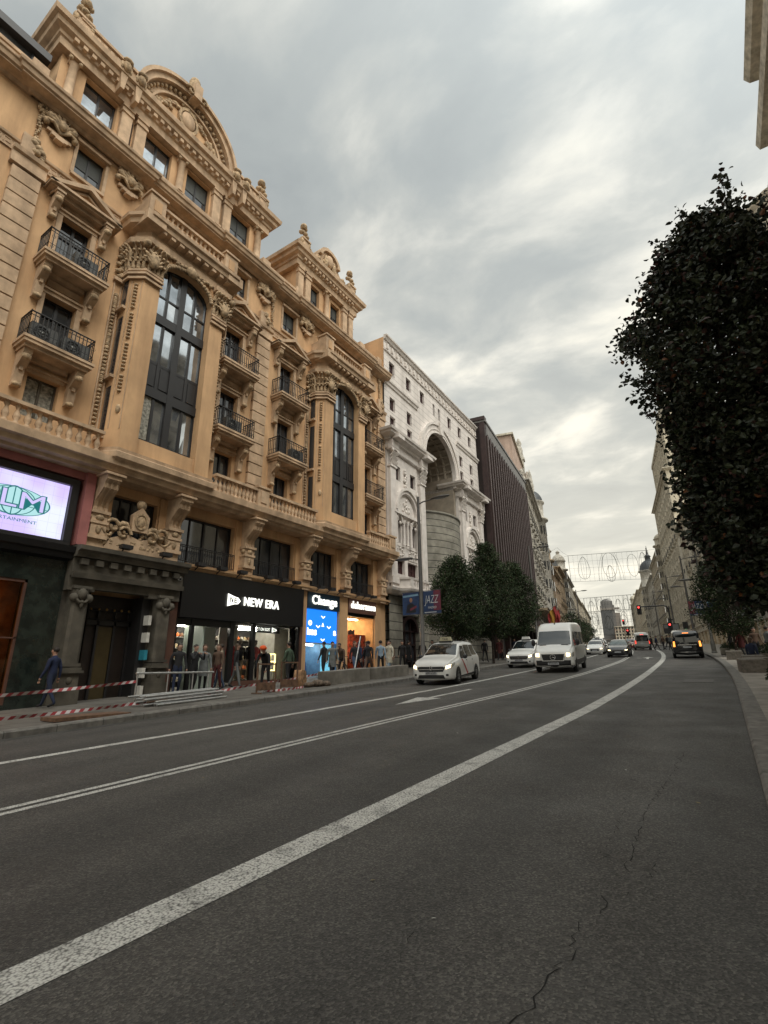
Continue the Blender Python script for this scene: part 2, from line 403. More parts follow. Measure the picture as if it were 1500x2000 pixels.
# rusticated pilasters with scroll blocks on top
def pilaster(c, w_=.44):
    p = B(); p.box(c-w_, c+w_, 0, .06, 7.95, 17.0, GRV)
    z = 8.0; rnd = random.Random(int(c*10))
    while z < 16.9:
        p.box(c-w_-.01, c+w_+.01, 0, .17, z, min(z+.5, 17.0), OCS); z += .56
    p.path([(0, 17.0), (.22, 17.0), (.22, 17.08), (.17, 17.1), (.17, 17.5), (.26, 17.55), (.3, 17.7), (0, 17.7)], [(c-w_-.12, 0), (c+w_+.12, 0)], OCS)
    p.build('pilaster', OCS, bo)
    q = B()
    q.box(c-.38, c+.05, 0, .2, 17.7, 18.5, OCS)
    for k in range(5): q.ell(c+.1+.13*sin(k*1.4), .16, 18.0+.12*k, .16, .12, .13, 7, 5)
    for k in range(4): q.ell(c+.32, .12, 17.85+.1*k, .12, .1, .09, 6, 4)
    q.build('scroll_ornament', CRV, bo)
for c in (4.35, 15.72, 27.05): pilaster(c)
# swags hanging under the cornice (shell cartouches and garlands)
def cartouche():
    m = MB()
    m.box(-.42, .42, 0, .12, -.95, -.82, OCS); m.box(-.28, .28, 0, .2, -1.1, -.95, OCS); m.box(-.14, .14, 0, .26, -1.22, -1.1, OCS)
    for k in range(9):
        a = pi*k/8; m.tube([(0, -.15, -.82), (cos(a)*.3, -.26, -.6+sin(a)*.3), (cos(a)*.5, -.2, -.62+sin(a)*.52)], .05, 5, CRV, .09)
    m.ell(0, .25, -.5, .17, .16, .23, 8, 6); 
    for s in (-1, 1):
        m.ell(s*.42, .16, -.35, .15, .16, .17, 7, 5); m.ell(s*.5, .14, -.65, .13, .14, .15, 7, 5)
    m.box(-.5, .5, 0, .16, -.12, 0, OCS); return m.mesh('cartouche', CRV)
CM = cartouche()
for c in (5.0, 7.75, 15.6, 19.0): part('cartouche', CM, bo, at(c, 0.02, 20.35))
def garland():
    m = MB(); rnd = random.Random(3)
    for k in range(15):
        z = -.1-k*.12; r = .1*(1-k/20)
        m.ell(.05*sin(k), .08, z, r, .08, .075, 6, 4); 
        if k % 2: m.ell(-.08*(1-k/18), .07, z, .05, .05, .05, 5, 4); m.ell(.1*(1-k/18), .07, z, .05, .05, .05, 5, 4)
    for k in range(7): m.ell(.13*cos(k*.9), .09, -.05+.13*sin(k*.9), .08, .07, .08, 6, 4)
    for k in range(5): m.ell(.09*cos(k*1.3), .06, -2.0+.09*sin(k*1.3), .06, .05, .06, 5, 4)
    return m.mesh('garland', CRV)
GM = garland()
for c in (4.35, 16.25, 26.95): part('garland', GM, bo, at(c, 0.0, 20.2))
# pedimented balcony doors
def bracket(h=.95, w_=.24, o1=.5):
    m = MB(); P = [(0, 0), (o1, 0), (o1, -.12), (o1*.92, -.2), (o1*.95, -.34), (o1*.7, -.48), (o1*.42, -.62), (o1*.4, -.8), (o1*.3, -h), (0, -h)]
    m.prism(P, -w_/2, w_/2, 'x', OCS); m.box(-w_/2-.04, w_/2+.04, 0, o1+.05, 0, .08, OCS)
    m.ell(0, o1*.86, -.27, w_/2+.03, .13, .13, 8, 6); m.ell(0, o1*.35, -h+.06, w_/2+.02, .1, .1, 8, 6)
    m.box(-w_*.2, w_*.2, .1, o1*.55, -.7, -.5, OCS); return m.mesh('bracket', CRV)
BR = bracket(); BR2 = bracket(1.25, .26, .62)
def railing(w_, d, h=.95):
    m = MB(); x0, x1 = -w_/2, w_/2; P = [(x0, .02), (x0, d), (x1, d), (x1, .02)]
    for i in range(3):
        a, b = P[i], P[i+1]; n = max(3, int(hypot(b[0]-a[0], b[1]-a[1])/.125))
        for zz, r in ((h, .028), (h-.13, .014), (.08, .016), (.3, .01)):
            m.tube([(a[0], -a[1], zz), (b[0], -b[1], zz)], r, 5)
        for k in range(n+1):
            x = a[0]+(b[0]-a[0])*k/n; o = a[1]+(b[1]-a[1])*k/n
            m.box(x-.012, x+.012, o-.012, o+.012, .02, h if k % n else h+.04)
            if i == 1 and k % 3 == 1:
                m.tube([(x+.06*cos(t*pi/3), -o, .62+.06*sin(t*pi/3)) for t in range(7)], .008, 4, cap=False)
                m.tube([(x+.045*cos(t*pi/3), -o, .2+.045*sin(t*pi/3)) for t in range(7)], .008, 4, cap=False)
    return m.mesh('railing', IRN)
RL = railing(2.05, .78)
def balcony_slab():
    m = MB(); m.box(-1.08, 1.08, 0, .85, -.22, -.1); m.box(-1.12, 1.12, 0, .89, -.1, 0); m.box(-1.0, 1.0, 0, .74, -.34, -.22); m.box(-.6, .6, 0, .2, -.5, -.34); return m.mesh('balcony', OCS)
BS = balcony_slab()
BALC = {}
for i, c in enumerate(colA):
    for z in (10.45, 13.95):
        b = part('balcony', BS, bo, at(c, 0, z)); BALC[(i, z)] = b
        part('railing', RL, b, (0, 0, 0))
        for s in (-1, 1): part('bracket', BR2, b, (s*.82, 0, -.34))
    pd = MB(); pd.prism([(-1.15, 0), (1.15, 0), (0, .72)], .0, .32, 'o', OCH)
    for s in (-1, 1):
        pd.prism([(0, .66), (0, .86), (s*1.32, .06), (s*1.32, -.08), (s*1.18, -.02)], .0, .6, 'o'); pd.prism([(0, .46), (0, .55), (s*1.0, .0), (s*.8, .0)], .3, .42, 'o')
    pd.box(-1.25, 1.25, 0, .5, -.1, 0); pd.box(-1.32, 1.32, 0, .6, -.02, .08); pd.box(-1.1, 1.1, 0, .3, -.24, -.1)
    p = pd.build('pediment', OCS, bo, at(c, 0, 17.02))
    for s in (-1, 1): part('bracket', BR, p, (s*.9, 0, -.24))
# main cornice, stepping forward above the pilasters
cornp = [(0, ZC-.1), (.1, ZC-.1), (.16, ZC), (.52, ZC+.04), (.52, ZC+.1), (.6, ZC+.14), (.64, ZC+.3), (.7, ZC+.34), (.72, ZC+.44), (0, ZC+.5)]
cp = [(-8, 0), (3.9, 0), (3.9, .14), (8.0, .14), (8.0, 0), (12.9, 0), (12.9, .14), (15.6, .14), (15.6, 0), (18.4, 0), (18.4, .14), (25.0, .14), (25.0, 0), (27.75, 0)]
co = B(); co.path(cornp, cp)
x = -7.8
co.box(-8, 27.5, -.9, .05, ZC+.4, ZC+.52)
co.build('cornice', OCS, bo)
# parapet between the gables and the dark glazed penthouse at the left
pp = B()
for a, b in ((-8, 4.3), (15.5, 18.7), (24.8, 27.5)):
    pp.box(a, b, -.5, -.15, ZC+.5, 21.9); pp.box(a, b, -.58, -.07, 21.9, 22.05); pp.box(a, b, -.55, -.1, ZC+.5, ZC+.75)
for a in (15.7, 18.4, 4.0, 25.0, 27.2): pp.box(a-.28, a+.28, -.62, -.03, ZC+.5, 22.25)
pp.build('parapet', OCS, bo)
ph = B(); ph.box(-8, 4.2, -6, -.75, 22.0, 22.5, OCS); ph.box(-8, 4.35, -6.2, -.55, 23.3, 23.65, BLK); ph.box(-8, 4.2, -5.8, -.85, 22.5, 23.3, GLB)
for k in range(9): ph.box(-7.8+k*1.45, -7.72+k*1.45, -.9, -.78, 22.5, 23.3, BLK)
ph.build('penthouse', BLK, bo)
# balusters
def balus(h=.55, r=.1):
    return [(r*.9, 0), (r*.9, h*.1), (r*.5, h*.16), (r*1.05, h*.34), (r*1.0, h*.46), (r*.45, h*.74), (r*.6, h*.8), (r*.9, h*.9), (r*.9, h)]
def balustrade(name, x0, x1, o, z, h, n, peds=(), mt=OCS, parent=None, pw=.3, rail=.12, r=.1, B_=None, wd=.13):
    m = (B_ or B)()
    m.box(x0, x1, o-wd, o+wd, z, z+rail*.7); m.box(x0, x1, o-wd-.03, o+wd+.03, z+h-rail, z+h)
    for k in range(n):
        x = x0+(x1-x0)*(k+.5)/n
        if any(abs(x-p) < pw for p in peds): continue
        hh = h-rail*1.7
        m.lathe(x, o, [(a, z+rail*.7+b) for a, b in balus(hh, r)], 8)
    for p in peds:
        m.box(p-pw, p+pw, o-wd-.06, o+wd+.06, z, z+h+.04); m.box(p-pw-.05, p+pw+.05, o-wd-.1, o+wd+.1, z+h+.04, z+h+.12)
        m.box(p-pw*.5, p+pw*.5, o+wd+.06, o+wd+.09, z+.15, z+h-.15)
    return m.build(name, mt, parent or bo)
balustrade('balustrade', -8, 8.05, .88, 7.2, .85, 52, (3.0,))
balustrade('balustrade', 12.85, 15.25, .88, 7.2, .85, 11); balustrade('balustrade', 15.9, 19.5, .88, 7.2, .85, 15); balustrade('balustrade', 24.4, 26.6, .88, 7.2, .85, 9)
pe = B()
for c in (15.57, 26.9): pe.box(c-.34, c+.34, .68, 1.06, 7.2, 8.1); pe.box(c-.4, c+.4, .62, 1.12, 8.1, 8.2); pe.box(c-.18, c+.18, 1.05, 1.1, 7.4, 7.95)
pe.build('pedestal', OCS, bo)
# projecting ledge on big scrolled corbels
le = B(); lep = [(-.02, 6.62), (.7, 6.62), (.74, 6.72), (.95, 6.75), (1.0, 6.9), (1.12, 6.95), (1.14, 7.2), (-.02, 7.2)]
le.path(lep, [(-8, 0), (27.6, 0)]); le.build('ledge', OCS, bo)
def corbel():
    m = MB()
    P = [(0, 0), (1.02, 0), (1.02, -.22), (.9, -.34), (.86, -.52), (.62, -.74), (.42, -.92), (.36, -1.1), (.38, -1.25), (0, -1.25)]
    m.prism(P, -.26, .26, 'x', OCS); m.box(-.36, .36, 0, 1.1, -.06, .02, OCS)
    for s in (-.17, 0, .17): m.prism([(p[0]+.03, p[1]) for p in P[2:-1]]+[(p[0]-.05, p[1]) for p in P[2:-1]][::-1], s-.035, s+.035, 'x', OCS)
    m.box(-.27, .27, 0, .42, -2.15, -1.25, OCS); m.box(-.33, .33, 0, .5, -1.36, -1.25, OCS); m.box(-.31, .31, 0, .46, -1.72, -1.62, OCS); m.box(-.33, .33, 0, .46, -2.25, -2.12, OCS)
    m.ell(0, .42, -1.5, .16, .08, .12, 8, 5); m.ell(0, .43, -1.93, .1, .06, .16, 6, 5)
    for s in (-1, 1): m.ell(s*.27, .3, -1.48, .09, .14, .12, 6, 5)
    m.box(-.29, .29, 0, .34, -2.75, -2.25, OCS)
    return m.mesh('corbel', CRV)
KM = corbel()
for c in (8.62, 11.6, 15.5, 19.48, 22.97, 26.75): part('corbel', KM, bo, at(c, .02, 6.62))
pl = B()
for a, b in ((8.0, 9.15), (11.05, 11.95), (14.95, 16.05), (18.9, 20.05), (22.3, 23.65), (26.0, 27.5)): pl.box(a, b, 0, .1, 3.95, 6.55)
pl.path([(0, 3.86), (.2, 3.86), (.24, 3.95), (.36, 4.0), (.38, 4.1), (0, 4.12)], [(12.2, .05), (27.5, .05)])
pl.build('pier', OCH, bo)
# iron rails across the first-floor windows
for (a, b, c, d) in f1[1:]:
    m = B(); 
    for z in (c+.75, c+.68, c+.1): m.tube([(a, -.12, z), (b, -.12, z)], .018, 4)
    n = int((b-a)/.11)
    for k in range(n+1): m.box(a+(b-a)*k/n-.008, a+(b-a)*k/n+.008, .11, .13, c+.1, c+.75)
    m.build('window_rail', IRN, bo)
# ---- the two tall projecting bays
def bay(d):
    r = B(); X = lambda v: v+d
    plan = [(8.25, 0), (8.25, .5), (8.57, 1.0), (12.43, 1.0), (12.75, .5), (12.75, 0)]
    F = [(X(a), b) for a, b in plan]
    wi0, wi1 = X(9.25), X(11.75)
    # piers left and right of the big window
    for side in (0, 1):
        Q = [(X(8.25), -.1), (X(8.25), .5), (X(8.57), 1.0), (wi0, 1.0), (wi0, -.1)] if side == 0 else [(wi1, -.1), (wi1, 1.0), (X(12.43), 1.0), (X(12.75), .5), (X(12.75), -.1)]
        r.prism(Q, 7.5, 15.3, 'z', OCH)
        Q2 = [(X(8.25), -.1), (X(8.25), .5), (X(8.57), 1.0), (wi0, 1.0), (wi0, -.1)] if side == 0 else Q
        r.prism(Q2, 15.3, 16.9, 'z', OCH)
    r.box(wi0, wi1, .0, .92, 7.5, 8.3, OCH)
    # spandrel above the arched window
    P = [(wi0, 16.95), (wi0, 15.9)]+[(X(10.5)-1.25*cos(pi*k/10), 15.9+.75*sin(pi*k/10)) for k in range(11)]+[(wi1, 15.9), (wi1, 16.95)]
    r.prism(P, .45, .96, 'o', OCH)
    bw = r.build('bay', OCH, bo)
    # base moulding
    m = B(); m.path([(-.1, 6.9), (.1, 6.95), (.14, 7.1), (.28, 7.2), (.3, 7.4), (.2, 7.46), (.22, 7.58), (.06, 7.62), (-.1, 7.62)], F); m.prism([(a, b) for a, b in F], 6.9, 7.5, 'z'); m.build('bay_base', OCS, bw)
    # entablature
    e = B(); e.path([(-.1, 16.9), (.06, 16.9), (.08, 17.2), (.02, 17.22), (.02, 17.45), (.16, 17.5), (.42, 17.56), (.46, 17.75), (.56, 17.8), (.58, 17.95), (-.1, 17.98)], F)
    e.prism(F, 16.9, 18.2, 'z')
    for k in range(9): e.box(X(8.9+k*.42)-.1, X(8.9+k*.42)+.1, 1.0, 1.38, 17.4, 17.54)
    for sx in (8.45, 12.55): e.box(X(sx)-.42, X(sx)+.42, .4, 1.5, 17.48, 17.96)
    e.build('entablature', OCS, bw)
    balustrade('roof_balustrade', X(8.8), X(12.2), .92, 18.2, .85, 14, (), parent=bw)
    q = B()
    for sx in (8.55, 12.45): q.box(X(sx)-.36, X(sx)+.36, .55, 1.2, 18.0, 19.15, OCS); q.box(X(sx)-.42, X(sx)+.42, .5, 1.27, 19.15, 19.25, OCS); q.box(X(sx)-.16, X(sx)+.16, 1.2, 1.24, 18.35, 18.9, OCH)
    for sx in (8.3, 12.7): q.box(X(sx)-.1, X(sx)+.1, 0, .6, 18.0, 18.95, OCS)
    q.build('pedestal', OCS, bw)
    # capitals: acanthus leaves round the head of each pier
    for side, (ax, ao) in enumerate(((8.72, .92), (12.28, .92))):
        k = B(); rnd = random.Random(5)
        Fp = [(X(8.2), 0), (X(8.2), .52), (X(8.55), 1.04), (wi0+.03, 1.04)] if side == 0 else [(wi1-.03, 1.04), (X(12.45), 1.04), (X(12.8), .52), (X(12.8), 0)]
        for zz, oo in ((15.0, .04), (15.18, .09), (15.36, .06)): k.path([(0, zz), (oo+.04, zz), (oo+.04, zz+.1), (0, zz+.12)], Fp, OCS)
        k.path([(0, 16.66), (.22, 16.7), (.26, 16.9), (0, 16.92)], Fp, OCS)
        for row, (z0, hh, ou) in enumerate(((15.5, .5, .16), (15.85, .5, .24), (16.2, .45, .3))):
            seg = []
            for i in range(3):
                a, b = Vector(Fp[i]), Vector(Fp[i+1]); L_ = (b-a).length; n_ = max(1, round(L_/.2)); t = (b-a).normalized(); nn = Vector((-t.y, t.x))
                for j in range(n_): seg.append((a+(b-a)*((j+.5+.25*(row % 2))/n_), nn))
            for p_, nn in seg:
                P3 = []
                for q_ in range(5):
                    f = q_/4; o_ = ou*(f**1.8)*1.1+.02
                    P3.append((p_.x+nn.x*o_, -(p_.y+nn.y*o_), z0+hh*(f-.25*max(0, f-.75)*4)))
                k.tube(P3, .1, 6, CRV, .05); k.ell(p_.x+nn.x*(ou+.03), p_.y+nn.y*(ou+.03), z0+hh*.75, .07, .07, .06, 6, 4)
        k.ell(X(ax), 1.22, 15.95, .26, .16, .4, 8, 7)
        for j in range(7):
            a = pi*j/6; k.tube([(X(ax), -1.2, 15.65), (X(ax)+.35*cos(a), -1.3, 15.85+.35*sin(a)), (X(ax)+.42*cos(a), -1.18, 15.9+.55*sin(a))], .05, 5, CRV)
        for sx in (-.38, .38): k.ell(X(ax)+sx, 1.2, 16.55, .16, .2, .17, 8, 6)
        k.build('capital', CRV, bw)
    # carved arch band and keystone
    v = B()
    for j in range(22):
        a = pi*(j+.5)/22; v.ell(X(10.5)-1.2*cos(a), 1.02, 15.95+.78*sin(a), .12, .09, .1, 6, 5)
    for j in range(12): v.ell(X(10.5)+(j-5.5)*.19, 1.04, 16.82+.05*sin(j*2), .1, .1, .09, 6, 4)
    v.ell(X(10.5), 1.12, 16.75, .28, .16, .26)
    v.build('carved_band', CRV, bw)
    # sunk panels with strings of carved husks on the canted faces, and on the wall beside the bay
    g = B()
    for k in range(34):
        z = 14.75-k*.155
        if z < 9.9+.0: break
        if k % 9 == 8: continue
        cx, co_ = X(8.41), .77; g.ell(cx-.02, co_, z, .09, .09, .055, 6, 4)
        cx2 = X(12.59); g.ell(cx2, co_, z, .09, .09, .055, 6, 4)
        g.ell(X(8.03), .06, z-.4, .09, .07, .06, 6, 4)
    for k in range(36):
        if k % 9 == 8: continue
        z = 14.3-k*.17
        if z > 8.2: g.ell(X(8.03), .06, z, .09, .07, .06, 6, 4)
    for cx in (8.3, 8.52): g.tube([(X(cx), -(.6 if cx < 8.4 else .95), 8.4), (X(cx), -(.6 if cx < 8.4 else .95), 14.95)], .02, 4, OCS)
    g.box(X(7.88), X(7.93), 0, .05, 8.1, 14.9, OCS); g.box(X(8.15), X(8.2), 0, .05, 8.1, 14.9, OCS)
    for j in range(14): g.ell(X(8.02)+.1*sin(j*2.2), .1, 15.2+j*.11, .13, .11, .09, 6, 4)
    g.box(X(7.82), X(8.24), 0, .16, 14.95, 15.1, OCS)
    g.ell(X(8.45), .8, 9.2, .1, .1, .2, 6, 5); g.build('husk_garland', CRV, bw)
    # narrow side windows in the flank that faces down the street, with sloping sills
    sd_ = B()
    for z0, z1 in ((8.2, 10.2), (10.7, 13.3), (13.8, 16.6)):
        sd_.box(X(8.235), X(8.25), .12, .44, z0, z1, BLK)
        sd_.add([(X(8.23), -.15, z0+.05), (X(8.23), -.41, z0+.05), (X(8.23), -.41, z1-.05), (X(8.23), -.15, z1-.05)], [(0, 1, 2, 3)], GLS)
        sd_.box(X(8.1), X(8.25), .04, .52, z0-.18, z0-.06, OCS)
    sd_.build('side_window', BLK, bw)
    # great window: dark steel frame, three storeys
    fr = B(); gp = B(); o0, o1 = .52, .62; x0, x1 = wi0, wi1; cx = X(10.5)
    topz = lambda x: 15.9+.74*sqrt(max(0, 1-((x-cx)/1.27)**2))
    xs = [x0, X(9.85), cx, X(11.15), x1]
    for i, x in enumerate(xs):
        h = .14 if i == 2 else .055
        fr.box(max(x0, x-h), min(x1, x+h), o0, o1+(.06 if i == 2 else 0), 8.3, topz(min(max(x, x0+.04), x1-.04))+.02)
    for a, b in ((8.3, 8.5), (10.35, 10.75), (11.85, 11.97), (13.75, 14.15), (15.05, 15.13)): fr.box(x0, x1, o0, o1+(.05 if b-a > .3 else -.02), a, b)
    fr.box(x0, x1, o0, o1-.03, 10.75, 11.85); 
    for i in range(4): fr.box(xs[i]+.12, xs[i+1]-.12, o1-.03, o1, 10.85, 11.75)
    ring(fr, cx, 15.88, 1.2, 1.3, o0, o1+.03, None, 14, .6)
    fb = fr.build('great_window', BLK, bw)
    for i in range(4):
        a, b = xs[i]+.05, xs[i+1]-.05
        for z0, z1 in ((8.5, 10.35), (11.97, 13.75), (14.15, 15.05)):
            t = (i % 2)*.012-.006; mt_ = CUR if (z0 < 9 and i == 0 and d == 0) else GLB
            gp.add([(a, -o0-.03-t, z0), (b, -o0-.03+t, z0), (b, -o0-.04+t*2, z1), (a, -o0-.04-t, z1)], [(0, 1, 2, 3)], mt_)
        pts = [(a, 15.13), (b, 15.13)]+[(b+(a-b)*k/5, topz(b+(a-b)*k/5)) for k in range(6)]
        gp.add([(p[0], -o0-.035, p[1]) for p in pts], [tuple(range(len(pts)))], GLB)
    gp.build('pane', GLB, fb)
    rr = B(); rr.box(x0-.02, x1+.02, -.05, .03, 8.3, 16.7); rr.build('room_blind', SHT, fb)
bay(0); bay(DS)
# ---- gables above the cornice
def volute(m, cx, z, s=1., o=0., mt=None):
    m.tube([(cx+s*.28*cos(t)*(1-t/9), -o, z+.28*sin(t)*(1-t/9)) for t in [q*.6 for q in range(12)]], .07, 5, mt)
def attic(a, b, wins, arch, posts):
    OW = -.9; r = B(); zt = 25.1; z0 = ZC+.5
    ops2 = [(c-.7, c+.7, 22.55, 24.6) for c in wins] if len(wins) > 2 else [(c-.48, c+.48, 22.55, 24.4) for c in wins]
    wallgrid(r, a, b, z0, zt, ops2, OW, .4)
    r.box(a, b, -7, OW-.42, z0, zt)
    r.box(a-.02, a+.3, OW-.42, OW-.001, z0, zt); r.box(b-.3, b+.02, OW-.42, OW-.001, z0, zt)
    at_ = r.build('attic', OCH, bo)
    wn = ops2[0][1]-ops2[0][0]; hn = ops2[0][3]-ops2[0][2]
    for i, c in enumerate(wins):
        lit = len(wins) > 2 and i < 2
        put_win(winmesh(wn, hn, 'two', BLK, GLB if lit else GLS, .06, shutter=0 if lit else .5), at_, c-SB, OW-.28, 22.55-ZB)
    # plinth, pilasters, columns
    q = B(); q.box(a-.1, b+.1, OW-.5, OW+.35, z0, 21.35)
    for c in posts:
        dbl = c[1]
        for x in ((c[0]-.35, c[0]+.35) if dbl == 2 else (c[0],)):
            q.box(x-.27, x+.27, OW, OW+.3, 21.35, 22.5, OCS); q.box(x-.31, x+.31, OW, OW+.34, 22.42, 22.52, OCS)
            if dbl == 1:
                q.lathe(x, OW+.18, [(.21, 22.52), (.21, 22.62), (.17, 22.66), (.175, 23.2), (.15, 24.3), (.2, 24.36)], 12, OCS)
                q.box(x-.25, x+.25, OW, OW+.38, 24.62, 24.72, OCS)
                for s in (-1, 1): q.ell(x+s*.19, OW+.3, 24.5, .09, .1, .1, 6, 5, CRV)
                q.box(x-.2, x+.2, OW, OW+.2, 24.4, 24.62, OCS)
            else:
                q.box(x-.24, x+.24, OW, OW+.22, 22.52, 24.3, OCS); q.box(x-.28, x+.28, OW, OW+.28, 24.3, 24.42, OCS); q.box(x-.28, x+.28, OW, OW+.3, 24.6, 24.72, OCS)
                q.box(x-.26, x+.26, OW, OW+.24, 24.42, 24.6, OCS)
        if dbl == 2: q.box(c[0]-.03, c[0]+.03, OW+.0, OW+.04, 22.6, 24.3, GRV)
    q.build('gable_pilasters', OCS, at_)
    for c in wins: balustrade('balustrade', c-wn/2-.25, c+wn/2+.25, OW+.22, 21.5, .95, 6, (), parent=at_, r=.1)
    e = B(); e.path([(0, 24.72), (.3, 24.72), (.32, 25.1), (.4, 25.14), (.42, 25.3), (.62, 25.4), (.66, 25.6), (.8, 25.66), (.84, 25.9), (0, 25.95)], [(a, -5), (a, OW), (b, OW), (b, -5)])
    e.box(a, b, -5, OW, 24.7, 26.0)
    n_ = int((b-a)/.36)
    for k in range(n_): e.box(a+.1+k*.36, a+.28+k*.36, OW+.35, OW+.58, 25.16, 25.34)
    e.build('gable_cornice', OCS, at_)
    t = B(); cx, rr, hz_ = arch
    if rr > 2:
        # plain parapet wings
        for x0, x1 in ((a+.2, cx-rr+.1), (cx+rr-.1, b-.2)):
            t.box(x0, x1, OW-.1, OW+.35, 25.95, 26.8); t.box(x0, x1, OW-.15, OW+.45, 26.8, 26.95)
            for k in range(int((x1-x0)/.3)): t.box(x0+.1+k*.3, x0+.26+k*.3, OW+.35, OW+.41, 26.2, 26.65)
        zc = 26.1; R = rr; kz = hz_
        P = arch_pts(cx, zc, R-.15, 24, 0, pi, (R-.15)*kz); t.prism(P, OW-.3, OW+.1, 'o', OCH)
        ring(t, cx, zc, R-.35, R, OW-.35, OW+.55, OCS, 28, kz); ring(t, cx, zc, R-.08, R+.1, OW-.5, OW+.7, OCS, 28, kz)
        ring(t, cx, zc, R-.85, R-.75, OW, OW+.3, OCS, 28, kz); ring(t, cx, zc, R-.75, R-.35, OW, OW+.2, OCS, 28, kz); ring(t, cx, zc, R-1.2, R-1.12, OW, OW+.22, OCS, 28, kz)
        for k in range(26):
            an = pi*(k+.5)/26; t.ell(cx+(R-.5)*cos(an), OW+.3, zc+(R-.5)*kz*sin(an), .1, .1, .1, 6, 4, CRV)
        t.box(cx-R-.5, cx+R+.5, OW-.3, OW+.65, 25.95, 26.12, OCS)
        t.build('arched_gable', OCS, at_)
        c_ = B(); c_.ell(cx, OW+.2, zc+1.15, .42, .2, .58, 10, 8, OCS); ring(c_, cx, zc+1.15, .45, .58, OW+.1, OW+.28, CRV, 14, 1.3, 0, 2*pi)
        rnd = random.Random(11)
        for s in (-1, 1):
            for k in range(26):
                f = k/25; c_.ell(cx+s*(.6+f*1.55)+rnd.uniform(-.08, .08), OW+.15, zc+1.5-f*1.05+rnd.uniform(-.28, .28)*(1-f*.4), rnd.uniform(.08, .17), .12, rnd.uniform(.08, .16), 6, 4)
        for k in range(8): c_.ell(cx+(k-3.5)*.12, OW+.18, zc+1.95+.1*sin(k), .1, .1, .12, 6, 4)
        c_.build('coat_of_arms', CRV, at_)
        key = B(); key.box(cx-.22, cx+.22, OW, OW+.85, zc+R*kz-.55, zc+R*kz+.45, OCS); key.lathe(cx, OW+.35, [(.3, zc+R*kz+.4), (.36, zc+R*kz+.6), (.22, zc+R*kz+.7), (.3, zc+R*kz+.95), (.24, zc+R*kz+1.15), (.05, zc+R*kz+1.3)], 10, CRV)
        for s in (-1, 1): volute(key, cx+s*.35, zc+R*kz-.3, s, -(OW+.75)*-1, CRV)
        key.build('keystone_urn', CRV, at_)
        # consoles with faces either side of the arch
        for sx in (cx-R+.05, cx-R-.65, cx+R-.05, cx+R+.65):
            h = B(); h.prism([(-.2, 26.2), (.2, 26.2), (.08, 24.75), (-.08, 24.75)], OW+.3, OW+.75, 'o', OCS); h.T = None
            h.v = [(v[0]+sx+0*SB if True else 0, v[1], v[2]) for v in h.v]
            h.ell(sx, OW+.85, 26.0, .2, .18, .28, 8, 6); h.ell(sx, OW+.9, 26.25, .24, .2, .12, 8, 5)
            for s in (-1, 1): h.ell(sx+s*.2, OW+.8, 25.95, .08, .1, .22, 6, 5)
            h.build('console_head', CRV, at_)
    else:
        zc = 26.0
        P = [(a+.9, 25.95), (a+1.0, 26.5), (a+1.5, 26.75), (cx-rr-.4, 26.9), (cx-rr, 27.3)]+[(cx-rr*cos(pi*k/10), 27.2+rr*.85*sin(pi*k/10)) for k in range(1, 10)]+[(cx+rr, 27.3), (cx+rr+.4, 26.9), (b-1.5, 26.75), (b-1.0, 26.5), (b-.9, 25.95)]
        t.prism(P, OW-.25, OW+.2, 'o', OCS); ring(t, cx, 27.2, rr-.12, rr+.14, OW-.3, OW+.42, OCS, 14, .85)
        rnd = random.Random(4)
        for k in range(70):
            x = cx+rnd.uniform(-2.0, 2.0); zz = 26.1+rnd.random()*(.75+max(0, rr-abs(x-cx))*.7); t.ell(x, OW+.22, zz, rnd.uniform(.08, .17), .13, rnd.uniform(.08, .18), 6, 4, CRV)
        t.ell(cx, OW+.3, 27.2, .36, .22, .5, 10, 8, OCS)
        for s in (-1, 1): t.ell(cx+s*.42, OW+.3, 26.9, .16, .2, .6, 7, 6, CRV)
        t.build('carved_gable', OCS, at_)
        u = B(); u.lathe(cx, OW, [(.12, 27.9), (.26, 28.1), (.16, 28.25), (.22, 28.45), (.03, 28.65)], 8, CRV); u.build('urn', CRV, at_)
    for sx in (a+.35, b-.35):
        h = B(); h.box(sx-.3, sx+.3, OW-.25, OW+.4, 25.95, 26.9, OCS); h.box(sx-.38, sx+.38, OW-.3, OW+.48, 26.9, 27.02, OCS)
        for k in range(8): h.ell(sx+.2*cos(k*.9), OW+.12+.2*sin(k*.9), 27.2+.14*k, .2-.012*k, .2-.012*k, .14, 7, 5)
        for s in (-1, 1): h.ell(sx+s*.32, OW+.3, 26.8, .14, .16, .3, 7, 5)
        h.lathe(sx, OW+.1, [(.12, 28.1), (.25, 28.22), (.2, 28.4), (.05, 28.5)], 8, CRV); h.build('corner_ornament', CRV, at_)
attic(4.75, 15.85, [6.43, 9.22, 11.5, 14.3], (10.35, 2.85, 1.0), [(5.15, 1), (7.85, 2), (10.36, 1), (12.9, 2), (15.45, 1)])
attic(18.95, 24.7, [20.7, 22.85], (21.8, .95, 1.0), [(19.5, 2), (21.75, 1), (24.1, 2)])
